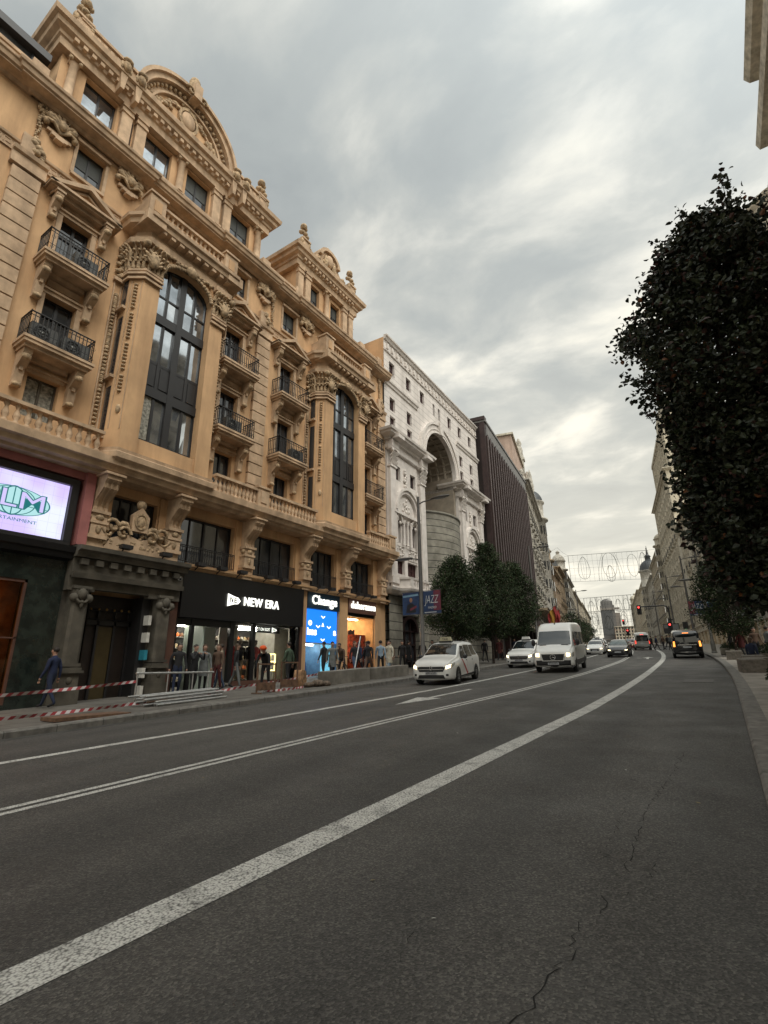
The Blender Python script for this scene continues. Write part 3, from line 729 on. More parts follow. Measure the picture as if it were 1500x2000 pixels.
# rooftop aerials
for nm, s, o, z, h, sh in (('roof_aerial', 14.9, -2.6, 26.0, 4.2, 0), ('television_aerial', 25.9, -2.2, 22.1, 3.2, 1)):
    m = B(); 
    if sh == 0: m.tube([(s, -o, z), (s+.1, -o, z+h*.62)], .03, 5); m.tube([(s+.1, -o, z+h*.55), (s-.5, -o, z+h)], .03, 5); m.tube([(s+.1, -o, z+h*.55), (s+.55, -o, z+h*.1)], .02, 5)
    else:
        m.tube([(s, -o, z), (s, -o, z+h)], .03, 5)
        for k in range(6): m.tube([(s-.5+.2*k, -o-.3, z+h-.2), (s-.5+.2*k, -o+.3, z+h-.2)], .015, 4)
        m.tube([(s-.55, -o, z+h-.2), (s+.6, -o, z+h-.2)], .02, 4); m.tube([(s-.3, -o, z+h-.6), (s+.3, -o, z+h-.6)], .02, 4)
    t = m.build(nm, BLK, None); t.matrix_world = bo.matrix_basis if False else Matrix.Translation((-18, SB, ZB)) @ Matrix.Rotation(pi/2, 4, 'Z')
    tag(t, 'thin forked aerial rising behind the big arched gable' if sh == 0 else 'thin comb-shaped television aerial on the roof beside the smaller gable', 'aerial')
# air conditioners standing on balconies
def ac():
    m = MB(); m.box(-.42, .42, 0, .3, .06, .66, mat('ac_grey', (.10, .10, .095), .5)); m.box(-.35, -.25, .03, .27, 0, .06, IRN); m.box(.25, .35, .03, .27, 0, .06, IRN)
    ring(m, -.1, .36, .2, .24, .3, .33, IRN, 16, 1, 0, 2*pi); ring(m, -.1, .36, .12, .14, .3, .32, IRN, 12, 1, 0, 2*pi); m.ell(-.1, .3, .36, .06, .04, .06, 8, 4, mat('ac_hub', (.4, .4, .38)))
    m.tube([(-.1-.23, -.32, .36), (-.1+.23, -.32, .36)], .01, 4, IRN); m.tube([(-.1, -.32, .13), (-.1, -.32, .59)], .01, 4, IRN)
    return m.mesh('air_conditioner', IRN)
AC = ac()
for s, z, lb in ((6.55, 13.95, 'air conditioner fan unit on the upper left balcony'), (5.75, 10.45, 'air conditioner at the left end of the lower left balcony'), (6.75, 10.45, 'air conditioner at the right end of the lower left balcony'), (18.1, 10.45, 'air conditioner on the lower balcony left of the second bay'), (13.8, 10.45, 'air conditioner on the lower balcony right of the first bay')):
    o = bpy.data.objects.new('air_conditioner', AC); COL.objects.link(o); o.location = (-18+.38, s, z+.005); o.rotation_euler = (0, 0, pi/2); tag(o, lb, 'air conditioner', 'air conditioners on balconies')
# ---------------------------------------------------------------- ground, road, pavements
def asphalt():
    m = bpy.data.materials.new('asphalt'); m.use_nodes = True; t = m.node_tree; b = t.nodes['Principled BSDF']; L = t.links.new
    g = t.nodes.new('ShaderNodeNewGeometry')
    def noise(s, d=4, r=.6, st=None):
        n = t.nodes.new('ShaderNodeTexNoise'); n.inputs['Scale'].default_value = s; n.inputs['Detail'].default_value = d; n.inputs['Roughness'].default_value = r
        if st:
            k = t.nodes.new('ShaderNodeMapping'); k.inputs['Scale'].default_value = st; L(g.outputs['Position'], k.inputs[0]); L(k.outputs[0], n.inputs[0])
        else: L(g.outputs['Position'], n.inputs[0])
        return n.outputs[0]
    def ramp(f, st):
        r = t.nodes.new('ShaderNodeValToRGB'); el = r.color_ramp.elements; el[0].position = st[0][0]; el[0].color = (*st[0][1], 1); el[1].position = st[1][0]; el[1].color = (*st[1][1], 1)
        for p, c in st[2:]: e = el.new(p); e.color = (*c, 1)
        L(f, r.inputs[0]); return r.outputs[0]
    def mul(a, c, f=1.):
        x = t.nodes.new('ShaderNodeMix'); x.data_type = 'RGBA'; x.blend_type = 'MULTIPLY'; x.inputs[0].default_value = f; L(a, x.inputs[6]); L(c, x.inputs[7]); return x.outputs[2]
    vo = t.nodes.new('ShaderNodeTexVoronoi'); vo.inputs['Scale'].default_value = 82; L(g.outputs['Position'], vo.inputs['Vector'])
    agg = ramp(vo.outputs['Color'], [(.1, (.034, .033, .0315)), (.6, (.070, .068, .0645)), (.95, (.145, .14, .13))])
    big = ramp(noise(.55, 5, .6, (1.8, .35, 1)), [(.3, (.74, .73, .72)), (.7, (1.1, 1.08, 1.05))])
    mid = ramp(noise(3.0, 6, .65), [(.3, (.9, .89, .88)), (.72, (1.05, 1.04, 1.03))])
    c = mul(mul(agg, big), mid)
    sx = t.nodes.new('ShaderNodeSeparateXYZ'); L(g.outputs['Position'], sx.inputs[0])
    wv = t.nodes.new('ShaderNodeMath'); wv.operation = 'MULTIPLY'; L(sx.outputs[0], wv.inputs[0]); wv.inputs[1].default_value = 2*pi/1.6
    sn = t.nodes.new('ShaderNodeMath'); sn.operation = 'SINE'; L(wv.outputs[0], sn.inputs[0])
    ad_ = t.nodes.new('ShaderNodeMath'); ad_.operation = 'MULTIPLY_ADD'; L(sn.outputs[0], ad_.inputs[0]); ad_.inputs[1].default_value = .5; ad_.inputs[2].default_value = .5
    c = mul(c, ramp(ad_.outputs[0], [(0, (.96, .96, .96)), (1, (1.14, 1.13, 1.12))]))
    # thin wandering cracks, older surface
    vc = t.nodes.new('ShaderNodeTexVoronoi'); vc.feature = 'DISTANCE_TO_EDGE'; vc.inputs['Scale'].default_value = .42
    wn = t.nodes.new('ShaderNodeTexNoise'); wn.inputs['Scale'].default_value = 2.2; wn.inputs['Detail'].default_value = 6; L(g.outputs['Position'], wn.inputs[0])
    vm = t.nodes.new('ShaderNodeVectorMath'); vm.operation = 'MULTIPLY_ADD'; L(wn.outputs['Color'], vm.inputs[0]); vm.inputs[1].default_value = (.9, .9, 0); L(g.outputs['Position'], vm.inputs[2]); L(vm.outputs[0], vc.inputs['Vector'])
    ck = ramp(vc.outputs['Distance'], [(0, (.3, .3, .3)), (.0045, (1, 1, 1))])
    mask = ramp(noise(.5, 3, .5), [(.52, (0, 0, 0)), (.62, (1, 1, 1))])
    x = t.nodes.new('ShaderNodeMix'); x.data_type = 'RGBA'; x.blend_type = 'MULTIPLY'; L(mask, x.inputs[0]); L(c, x.inputs[6]); L(ck, x.inputs[7])
    L(x.outputs[2], b.inputs['Base Color']); b.inputs['Roughness'].default_value = .72
    rr = ramp(noise(.8, 4), [(.3, (.6, .6, .6)), (.7, (.85, .85, .85))]); L(rr, b.inputs['Roughness'])
    bp = t.nodes.new('ShaderNodeBump'); bp.inputs['Strength'].default_value = .75; bp.inputs['Distance'].default_value = .006; L(vo.outputs['Distance'], bp.inputs['Height']); L(bp.outputs[0], b.inputs['Normal'])
    return m
ASP = asphalt()
PNT = mat('worn_road_paint', (.50, .49, .46), .75, .0)
def paint_tex(m):
    t = m.node_tree; b = t.nodes['Principled BSDF']; L = t.links.new; g = t.nodes.new('ShaderNodeNewGeometry')
    vo = t.nodes.new('ShaderNodeTexVoronoi'); vo.inputs['Scale'].default_value = 60; L(g.outputs['Position'], vo.inputs['Vector'])
    r = t.nodes.new('ShaderNodeValToRGB'); r.color_ramp.elements[0].position = .38; r.color_ramp.elements[0].color = (.66, .65, .61, 1); r.color_ramp.elements[1].position = .85; r.color_ramp.elements[1].color = (.16, .155, .145, 1)
    L(vo.outputs['Distance'], r.inputs[0])
    n = t.nodes.new('ShaderNodeTexNoise'); n.inputs['Scale'].default_value = 4; n.inputs['Detail'].default_value = 7; n.inputs['Roughness'].default_value = .7; L(g.outputs['Position'], n.inputs[0])
    r2 = t.nodes.new('ShaderNodeValToRGB'); r2.color_ramp.elements[0].position = .33; r2.color_ramp.elements[0].color = (.35, .35, .35, 1); r2.color_ramp.elements[1].position = .5; r2.color_ramp.elements[1].color = (1, 1, 1, 1); L(n.outputs[0], r2.inputs[0])
    x = t.nodes.new('ShaderNodeMix'); x.data_type = 'RGBA'; x.blend_type = 'MULTIPLY'; x.inputs[0].default_value = .8; L(r.outputs[0], x.inputs[6]); L(r2.outputs[0], x.inputs[7]); L(x.outputs[2], b.inputs['Base Color'])
    bp = t.nodes.new('ShaderNodeBump'); bp.inputs['Strength'].default_value = .5; bp.inputs['Distance'].default_value = .005; bp.invert = True; L(vo.outputs['Distance'], bp.inputs['Height']); L(bp.outputs[0], b.inputs['Normal'])
paint_tex(PNT)
PAV = mat('grey_pavement', (.14, .13, .115), .85, .16, 1.6, .3, 60, stain=.4)
PAVR = mat('granite_pavement', (.30, .275, .24), .85, .14, 2.5, .3, 60, stain=.25)
KRB = mat('granite_kerb', (.17, .16, .145), .8, .2, 6, .3, 60)
EAR = mat('far_ground', (.08, .075, .07), .9, .2, .3)
YS = [-30, -20, -12, -6, -2, 0]+[i*2 for i in range(1, 50)]+[105, 115, 130, 150, 180, 220, 280, 350, 450, 650, 1000, 1600]
def strip(name, fl, fr, dz, mt, ys=YS, kind='structure', cols=1):
    """ribbon between two edge curves x=f(y)"""
    V = []; F = []
    for y in ys:
        a, b = fl(y), fr(y)
        for k in range(cols+1): V.append((a+(b-a)*k/cols, y, gz(y)+dz))
    w_ = cols+1
    for i in range(len(ys)-1):
        for k in range(cols): F.append((i*w_+k, i*w_+k+1, (i+1)*w_+k+1, (i+1)*w_+k))
    me = bpy.data.meshes.new(name); me.from_pydata(V, [], F); me.materials.append(mt); o = part(name, me); o['kind'] = kind; return o
def lerp_tab(tab, y):
    if y <= tab[0][0]:
        (a, b), (c, d) = tab[0], tab[1]; return b+(y-a)*(d-b)/(c-a)
    for (a, b), (c, d) in zip(tab, tab[1:]):
        if y <= c: return b+(y-a)*(d-b)/(c-a)
    return tab[-1][1]
kerbL = lambda y: cu(y)+lerp_tab([(3, -12.7), (8, -12.55), (13, -12.4), (20, -12.4), (2000, -12.4)], y)
kerbR = lambda y: cu(y)+lerp_tab([(0, .07), (30, .07), (300, .07)], y)
whiteL = lambda y: cu(y)+lerp_tab([(3.9, -9.8), (7.2, -9.55), (14, -9.18), (20, -9.0), (30, -9.05), (50, -9.0), (2000, -9.0)], y)
dblL = lambda y: cu(y)+lerp_tab([(2.8, -6.72), (5, -6.62), (9.7, -6.4), (16.6, -5.98), (25.6, -5.68), (40, -5.55), (63, -5.8), (2000, -5.8)], y)
wideL = lambda y: cu(y)+lerp_tab([(0, -3.33), (2.5, -3.2), (4.7, -3.13), (7.3, -3.07), (13, -2.9), (20, -2.93), (31, -3.0), (43, -2.95), (70, -2.95), (2000, -2.95)], y)
GR = part('ground', None) if False else strip('ground', lambda y: -700, lambda y: 700, -.3, EAR, [-300, -30, 0, 50, 100, 150, 300, 700, 1600], cols=1)
strip('road', kerbL, kerbR, 0, ASP, cols=3)
FY = [-8+i*1.0 for i in range(0, 110)]
strip('broad_lane_line', lambda y: wideL(y)-.155, lambda y: wideL(y)+.155, .004, PNT, FY)
strip('bus_lane_line', lambda y: whiteL(y)-.10, lambda y: whiteL(y)+.10, .004, PNT, FY)
strip('double_centre_line', lambda y: dblL(y)-.16, lambda y: dblL(y)-.05, .004, PNT, FY)
strip('double_centre_line', lambda y: dblL(y)+.05, lambda y: dblL(y)+.16, .004, PNT, FY)
strip('pavement', lambda y: cu(y)-60, lambda y: kerbL(y)-.3, .15, PAV, FY+[105, 150, 250, 450])
strip('pavement', lambda y: kerbR(y)+.3, lambda y: cu(y)+60, .15, PAVR, FY+[105, 150, 250, 450])
def kerb(f, s, name='kerb'):
    V = []; F = []; ys = FY+[105, 150, 250, 450]
    for y in ys:
        x = f(y)
        for dx_, z in ((0, -.05), (0, .12), (s*.03, .155), (s*.3, .156), (s*.3, 0)): V.append((x+dx_, y, gz(y)+z))
    for i in range(len(ys)-1):
        for k in range(4): F.append((i*5+k, i*5+k+1, (i+1)*5+k+1, (i+1)*5+k))
    me = bpy.data.meshes.new(name); me.from_pydata(V, [], F); me.materials.append(KRB); o = part(name, me); o['kind'] = 'structure'
kerb(kerbL, -1); kerb(kerbR, 1)
# gutter of darker stone along the left kerb and paving joints
strip('gutter', lambda y: kerbL(y), lambda y: kerbL(y)+.3, .004, mat('gutter_stone', (.055, .052, .048), .8, .2, 5), FY)
def arrow(name, x, y, L_, head, side, rz=0.):
    m = MB(); w_ = .085
    m.add([(-w_, 0, 0), (w_, 0, 0), (w_, L_, 0), (-w_, L_, 0)], [(0, 1, 2, 3)])
    m.add([(-.42, L_ if head > 0 else 0, 0), (.42, L_ if head > 0 else 0, 0), (0, L_+1.9 if head > 0 else -1.9, 0)], [(0, 1, 2)])
    if side: m.add([(side*.08, 1.2*head+L_*.5-.2, 0), (side*.08, L_*.5+.4, 0), (side*.75, L_*.5+1.2*head+.3, 0), (side*.75, L_*.5+.9*head, 0)], [(0, 1, 2, 3)])
    o = m.build(name, PNT); o.location = (x, y, gz(y)+.0055); o.rotation_euler = (math.atan(.044), 0, rz); o['kind'] = 'structure'; return o
arrow('road_arrow', -7.85, 14.4, 3.0, -1, 0, -.02)
arrow('road_arrow', -5.0, 43.2, 2.8, 1, -1, .1)
# iron covers and a repair patch by the right kerb
mc = MB(); mc.lathe(0, 0, [(.34, 0), (.34, .006)], 20, mat('cast_iron', (.04, .04, .04), .5, .2, 30)); 

stone_lines(KRB, 1.0, 1, .02, .4); stone_lines(PAV, .6, 1, .02, .55); stone_lines(PAV, .6, 0, .02, .55); stone_lines(PAVR, 1.2, 1, .02, .6)
CRK = mat('crack', (.008, .0075, .007), .95, 0)
def crack(pts, w0, seed):
    rnd = random.Random(seed); m = MB(); P = []
    for (a, b) in zip(pts, pts[1:]):
        n = max(3, int(hypot(b[0]-a[0], b[1]-a[1])/.05))
        for k in range(n): P.append((a[0]+(b[0]-a[0])*k/n+rnd.gauss(0, .019), a[1]+(b[1]-a[1])*k/n+rnd.gauss(0, .019)))
    V = []
    for i, p in enumerate(P):
        w_ = w0*rnd.uniform(.15, 1.0)*(1 if 3 < i < len(P)-3 else .2); V += [(p[0]-w_, p[1], gz(p[1])+.0025), (p[0]+w_, p[1]+.004, gz(p[1])+.0025)]
    m.add(V, [(2*i, 2*i+1, 2*i+3, 2*i+2) for i in range(len(P)-1) if rnd.random() > .2]); o = m.build('road_crack', CRK); o['kind'] = 'structure'
crack([(-.70, 9.0), (-.76, 7.6), (-.82, 6.46), (-.87, 5.78), (-.86, 5.32), (-.86, 4.85), (-.84, 4.48), (-.87, 4.1), (-.91, 3.87), (-.89, 3.77), (-.92, 3.48), (-.94, 3.32), (-.92, 3.19), (-.95, 3.03), (-.95, 2.94), (-1.0, 2.7), (-1.01, 2.54), (-1.03, 2.1)], .0045, 3)
crack([(-.62, 5.0), (-.7, 4.3), (-.78, 3.9), (-.89, 3.77)], .004, 5); crack([(-1.1, 6.2), (-1.02, 5.0), (-1.05, 4.2)], .003, 6)
crack([(-.3, 13.6), (-.7, 13.9), (-1.15, 13.8)], .02, 7)
crack([(-2.98, 2.15), (-3.1, 2.3), (-3.3, 2.35)], .006, 8); crack([(-1.9, 3.1), (-1.75, 2.9), (-1.6, 2.6)], .003, 9)
# ---------------------------------------------------------------- shop zone of the ochre building
zf = lambda s: gz(s)+.15
def shop_glass():
    m = bpy.data.materials.new('shop_glass'); m.use_nodes = True; t = m.node_tree; t.nodes.clear()
    a = t.nodes.new('ShaderNodeBsdfTransparent'); a.inputs[0].default_value = (.93, .95, .94, 1); b = t.nodes.new('ShaderNodeBsdfGlossy'); b.inputs['Roughness'].default_value = .02
    f = t.nodes.new('ShaderNodeFresnel'); f.inputs[0].default_value = 1.35; x = t.nodes.new('ShaderNodeMixShader'); o = t.nodes.new('ShaderNodeOutputMaterial')
    t.links.new(f.outputs[0], x.inputs[0]); t.links.new(a.outputs[0], x.inputs[1]); t.links.new(b.outputs[0], x.inputs[2]); t.links.new(x.outputs[0], o.inputs[0]); return m
SGL = shop_glass()
INT = mat('shop_interior_wall', (.42, .40, .35), .8, .1); INF = mat('shop_floor', (.16, .14, .12), .5, .1); IND = mat('dark_interior', (.03, .028, .026), .8, .1)
SHL = mat('green_white_panel', (.40, .46, .40), .6, .03)
CEIL = mat('ceiling_strip_light', (.9, .9, .85), .5, 0, emit=(1, .95, .82), estr=30)
m = B(); m.box(7.98, 8.3, .0, .45, 4.05, 6.62, PNK); m.box(-8, 8.0, 0, .32, 6.35, 6.62, PNK); m.build('pink_surround', PNK, bo)
# video screen above the left shop
m = B(); m.box(4.0, 7.95, .0, .12, 4.0, 6.35); m.box(4.0, 7.85, .12, .3, 6.05, 6.28); m.box(7.62, 7.85, .12, .3, 4.1, 6.05); m.box(4.0, 7.85, .12, .3, 3.98, 4.12)
fr = m.build('screen_frame', BLK, bo)
def screen_mat():
    m = bpy.data.materials.new('lavender_screen'); m.use_nodes = True; t = m.node_tree; b = t.nodes['Principled BSDF']; L = t.links.new
    g = t.nodes.new('ShaderNodeNewGeometry'); n = t.nodes.new('ShaderNodeTexNoise'); n.inputs['Scale'].default_value = .9; n.inputs['Detail'].default_value = 1; L(g.outputs['Position'], n.inputs[0])
    r = t.nodes.new('ShaderNodeValToRGB'); e = r.color_ramp.elements; e[0].position = .35; e[0].color = (.70, .74, .98, 1); e[1].position = .6; e[1].color = (.58, .48, .93, 1); L(n.outputs[0], r.inputs[0])
    s = t.nodes.new('ShaderNodeSeparateXYZ'); L(g.outputs['Position'], s.inputs[0]); last = r.outputs[0]
    for ax in (1, 2):
        d = t.nodes.new('ShaderNodeMath'); d.operation = 'DIVIDE'; L(s.outputs[ax], d.inputs[0]); d.inputs[1].default_value = .31
        f = t.nodes.new('ShaderNodeMath'); f.operation = 'FRACT'; L(d.outputs[0], f.inputs[0]); c = t.nodes.new('ShaderNodeMath'); c.operation = 'LESS_THAN'; L(f.outputs[0], c.inputs[0]); c.inputs[1].default_value = .035
        x = t.nodes.new('ShaderNodeMix'); x.data_type = 'RGBA'; x.blend_type = 'MULTIPLY'; L(c.outputs[0], x.inputs[0]); L(last, x.inputs[6]); x.inputs[7].default_value = (.82, .82, .88, 1); last = x.outputs[2]
    b.inputs['Base Color'].default_value = (.02, .02, .02, 1); L(last, b.inputs['Emission Color']); b.inputs['Emission Strength'].default_value = 1.15; return m
m = B(); m.box(4.1, 7.6, .13, .17, 4.13, 6.04); sp = m.build('screen', screen_mat(), fr)
TEAL = mat('screen_dark_teal', (.0, .02, .02), .5, 0, emit=(.02, .16, .17), estr=1); MINT = mat('screen_mint', (.0, .02, .02), .5, 0, emit=(.42, .72, .74), estr=1); LAV = mat('screen_lavender', (0, 0, 0), .5, 0, emit=(.62, .55, .95), estr=1)
m = B(); cx, cz = 6.05, 5.12
m.prism([(cx+1.05*cos(t*pi/16), cz+.45*sin(t*pi/16)) for t in range(32)], .172, .18, 'o', MINT)
ring(m, cx, cz, 1.03, 1.07, .18, .186, TEAL, 40, .43, 0, 2*pi)
for q in (.3, .62): ring(m, cx, cz, q, q+.03, .18, .186, TEAL, 30, .44/q, 0, 2*pi)
m.box(cx-.015, cx+.015, .18, .186, cz-.44, cz+.44, TEAL); m.box(cx-1.03, cx+1.03, .18, .186, cz-.12, cz-.1, TEAL)
m.build('globe_emblem', TEAL, fr)
text_part('screen_letters', 'PLM', .78, TEAL, fr, at(cx, .2, cz+.02), width=1.85, depth=.003, offset=.03)
text_part('screen_letters', 'PLM', .78, LAV, fr, at(cx, .21, cz+.02), width=1.74, depth=.003)
text_part('screen_letters', 'ENTERTAINMENT', .15, TEAL, fr, at(cx, .2, cz-.6), width=1.5, depth=.003)
# green marble shop at the far left with an amber-lit window
m = B(); wallgrid(m, -8, 8.0, -2.2, 3.6, [(2.2, 6.95, -.95, 2.75)], .05, .5); m.build('marble_front', MRB, bo)
m = B(); m.path([(0, 3.5), (.3, 3.55), (.34, 3.7), (.42, 3.75), (.44, 3.95), (0, 4.0)], [(-8, .05), (8.0, .05)]); m.build('black_ledge', SGB, bo)
m = B(); m.box(6.88, 6.95, -.1, .02, -.95, 2.75, RBR); m.box(2.2, 6.95, -.12, .02, 2.66, 2.75, RBR); m.box(2.2, 6.95, -.12, .02, .95, .99, RBR); m.box(5.24, 5.3, -.1, .0, -.95, 2.75, RBR); fr = m.build('shop_window', RBR, bo)
m = B(); m.add([(2.2, .05, -.95), (6.9, .05, -.95), (6.9, .05, 2.7), (2.2, .05, 2.7)], [(0, 1, 2, 3)]); m.build('pane', SGL, fr)
AMB = mat('amber_display', (.5, .2, .03), .7, .2, 3, emit=(.85, .32, .03), estr=1.1); 
m = B(); m.box(2.2, 6.95, -.48, -.46, -.95, 2.7, mat('amber_back', (.16, .06, .02), .8, .3, 3)); m.box(5.2, 6.25, -.45, -.2, -.95, 2.6, AMB); m.box(3.2, 4.4, -.45, -.3, -.95, 2.6, AMB); m.box(2.2, 6.9, -.45, -.1, -1.0, -.9, RBR); m.box(5.5, 5.6, -.2, -.15, -.5, .6, mat('warm_tube', (.9, .8, .5), .5, 0, emit=(1, .75, .35), estr=1.5))
m.build('display', AMB, fr)
# stone portal with two pilasters, entablature and royal arms above
m = B(); m.box(8.02, 12.2, 0, .42, 3.02, 3.62); m.path([(0, 3.62), (.5, 3.64), (.55, 3.8), (.68, 3.86), (.7, 4.0), (0, 4.05)], [(8.0, .1), (12.25, .1)]); m.path([(0, 2.95), (.08, 2.95), (.12, 3.12), (0, 3.14)], [(8.02, .42), (12.2, .42)])
m.box(8.02, 8.9, -.3, .3, 2.55, 3.02); m.box(10.9, 12.2, -.3, .3, 2.55, 3.02); m.box(8.9, 10.9, .0, .28, 2.65, 3.02)
for k in range(8): m.box(8.2+k*.5, 8.45+k*.5, .42, .56, 3.4, 3.6)
m.box(8.0, 8.95, -.7, .0, -2, 2.6); m.box(10.95, 12.0, -.7, -.05, -2, 2.6); po = m.build('portal', PST, bo)
for c in (8.45, 11.55):
    m = B(); z = zf(c)
    m.box(c-.34, c+.34, 0, .55, z-.1, z+.45); m.box(c-.29, c+.29, 0, .5, z+.45, z+.95); m.box(c-.38, c+.38, 0, .58, z+.95, z+1.03); m.box(c-.33, c+.33, 0, .52, z+1.03, z+1.12); m.box(c-.3, c+.3, 0, .48, z+1.15, z+1.25)
    m.prism([(c-.26, 0), (c-.26, .36), (c-.18, .44), (c+.18, .44), (c+.26, .36), (c+.26, 0)], z+1.25, 2.6, 'z')
    m.box(c-.3, c+.3, 0, .46, 2.6, 2.7)
    for s in (-1, 1): m.ell(c+s*.24, .42, 2.3, .15, .13, .15, 8, 6)
    m.ell(c, .46, 2.42, .16, .14, .2, 8, 6); m.tube([(c-.22, -.46, 2.28), (c-.1, -.5, 2.15), (c+.1, -.5, 2.15), (c+.22, -.46, 2.28)], .06, 5); m.ell(c, .5, 2.1, .06, .05, .15, 6, 5)
    m.ell(c, .5, z+.72, .1, .04, .12, 6, 5); m.build('column', PST, po)
m = B(); m.box(8.95, 10.88, -.75, -.7, -1.3, 2.6, mat('dark_wood', (.02, .013, .01), .45, .2)); 
for x in (8.95, 9.62, 10.24, 10.8): m.box(x, x+.08, -.7, -.6, -1.3, 2.1)
m.box(8.95, 10.88, -.7, -.6, 1.55, 1.7); m.box(8.9, 8.95, -.75, 0, -1.3, 2.6); m.box(10.88, 11.2, -.75, 0, -1.3, 2.6)
m.add([(9.7, .66, -1.0), (10.25, .66, -1.0), (10.25, .66, 1.5), (9.7, .66, 1.5)], [(0, 1, 2, 3)], mat('brass_glass', (.06, .045, .02), .15, .1))
dr = m.build('door', BLK, po)
m = B()
for k in range(7): m.tube([(9.05+k*.28, .58, 1.72), (9.05+k*.28, .58, 2.05)], .015, 4); m.ell(9.05+k*.28, -.58, 2.1, .05, .03, .06, 5, 4, mat('gilt', (.35, .22, .08), .35, .2, metal=.7))
m.tube([(9.0, .58, 1.75), (10.85, .58, 1.75)], .02, 4); m.tube([(9.0, .58, 2.05), (10.85, .58, 2.05)], .02, 4); m.build('door_grille', IRN, dr)
m = B()
for k in range(5): m.box(11.0, 11.12, -.04, .32, -.9+k*.62, -.55+k*.62, mat('paper_notice' if k != 2 else 'blue_notice', (.62, .6, .55) if k != 2 else (.02, .22, .3), .7, .1))
m.build('notice', PST, po)
m = B(); rnd = random.Random(9); c = 10.1
m.prism([(8.9, 4.1), (11.4, 4.1), (11.2, 4.5), (10.6, 4.75), (10.2, 4.6), (9.7, 4.75), (9.1, 4.5)], .12, .4, 'o', OCS)
m.prism([(c-.3, 4.9), (c+.3, 4.9), (c+.34, 5.5), (c, 5.85), (c-.34, 5.5)], .3, .5, 'o', OCS); m.ell(c, .48, 5.3, .2, .06, .26, 8, 6); ring(m, c, 5.3, .2, .26, .5, .54, CRV, 12, 1.25, 0, 2*pi); m.ell(c, .4, 5.95, .2, .14, .2, 8, 6)
for s in (-1, 1):
    m.tube([(c+s*(.4+.12*k), -.35-.08*sin(k), 4.85+.28*sin(k*.7+.5)) for k in range(9)], .11, 6, CRV, .05); volute(m, c+s*.95, 4.95, s, .4, CRV); volute(m, c+s*.55, 4.75, -s, .42, CRV)
    m.lathe(c+s*1.3, .3, [(.12, 4.3), (.16, 4.5), (.1, 4.7), (.17, 4.95), (.08, 5.15)], 8, CRV)
for k in range(40): m.ell(c+rnd.uniform(-1.2, 1.2), .32, 4.3+rnd.random()**1.5*.7, rnd.uniform(.06, .13), .12, rnd.uniform(.05, .12), 6, 4)
m.build('royal_arms', CRV, po)
# piers between the shops
m = B()
for a, b, mt_ in ((11.95, 12.3, RBR), (19.42, 19.6, RBR), (19.6, 19.88, OCH), (22.55, 23.38, OCH), (26.15, 26.9, OCH)): m.box(a, b, -.6, .12, -1.6, 3.86, mt_)
m.build('shop_pier', OCH, bo)
# --- black-fronted cap shop
m = B(); m.box(12.3, 19.42, -.2, .3, 1.98, 3.86); sg = m.build('shop_sign', SGB, bo)
text_part('sign_letters', 'NEW ERA', .54, LWH, sg, at(16.5, .37, 2.86), width=2.15, depth=.03, offset=.003, space=1.12)
def ne_logo(scale, x, o, z, parent, mt_):
    m = B(); S = scale
    out = [(-.36, -.27), (-.36, .27), (.0, .17), (.2, .14), (.34, .0), (.2, -.14), (0, -.16)]
    m.prism([(x+a*S, z+b*S) for a, b in out], o, o+.04, 'o', mt_)
    for pts in ([(-.26, -.12), (-.22, -.12), (-.22, .12), (-.26, .12)], [(-.22, .12), (-.18, .12), (-.08, -.1), (-.12, -.1)], [(-.12, -.1), (-.08, -.1), (-.08, .12), (-.12, .12)], [(-.02, -.1), (.02, -.1), (.02, .1), (-.02, .1)], [(.02, .06), (.14, .06), (.14, .1), (.02, .1)], [(.02, -.02), (.14, -.02), (.14, .02), (.02, .02)], [(.02, -.1), (.14, -.1), (.14, -.06), (.02, -.06)], [(-.3, -.2), (-.1, -.16), (-.1, -.14), (-.3, -.17)]):
        m.prism([(x+a*S, z+b*S) for a, b in pts], o+.04, o+.047, 'o', SGB)
    return m.build('sign_emblem', mt_, parent)
ne_logo(1.0, 14.9, .33, 2.86, sg, LWH)
# shop interior and display windows
m = B(); m.box(12.3, 19.42, -4.2, -4.1, -1.4, 2.2, INT); m.box(12.3, 19.42, -4.2, 0, -1.4, -.82, INF); m.box(12.3, 19.42, -4.2, -.2, 1.95, 2.0, IND); m.box(12.2, 12.3, -4.2, 0, -1.4, 2.2, IND); m.box(19.42, 19.52, -4.2, 0, -1.4, 2.2, INT)
m.box(15.3, 19.42, -.05, .1, -1.4, -.5, RBR)
for y_ in (-1.2, -2.4, -3.4): m.box(12.7, 15.0, y_-.04, y_+.04, 1.86, 1.94, CEIL); m.box(16.6, 19.2, y_-.03, y_+.03, 1.88, 1.94, CEIL)
m.build('shop_interior', INT, bo)
m = B()
for x, w_ in ((12.3, .1), (13.05, .14), (15.02, .24), (16.3, .2), (19.3, .12)): m.box(x, x+w_, -.08, .08, -1.0 if x < 15 else -.5, 1.98)
m.box(13.66, 13.76, -1.2, .0, -1.0, 1.9, SHL); m.box(12.3, 15.3, -.05, .05, 1.7, 1.98); fr = m.build('shopfront_frame', SGB, bo)
m = B(); m.box(13.76, 15.02, -.9, -.86, -.9, 1.75, SHL); m.box(15.25, 16.3, -.95, -.9, -.6, 1.9, INT); m.box(18.35, 19.3, -.6, -.56, -.5, 1.9, INT); m.build('white_panel', SHL, fr)
for a, b, z0 in ((12.4, 13.05, -1.0), (15.26, 16.3, -.5), (16.5, 19.3, -.5)):
    m = B(); m.add([(a, 0, z0), (b, 0, z0), (b, 0, 1.96), (a, 0, 1.96)], [(0, 1, 2, 3)]); m.build('pane', SGL, fr)
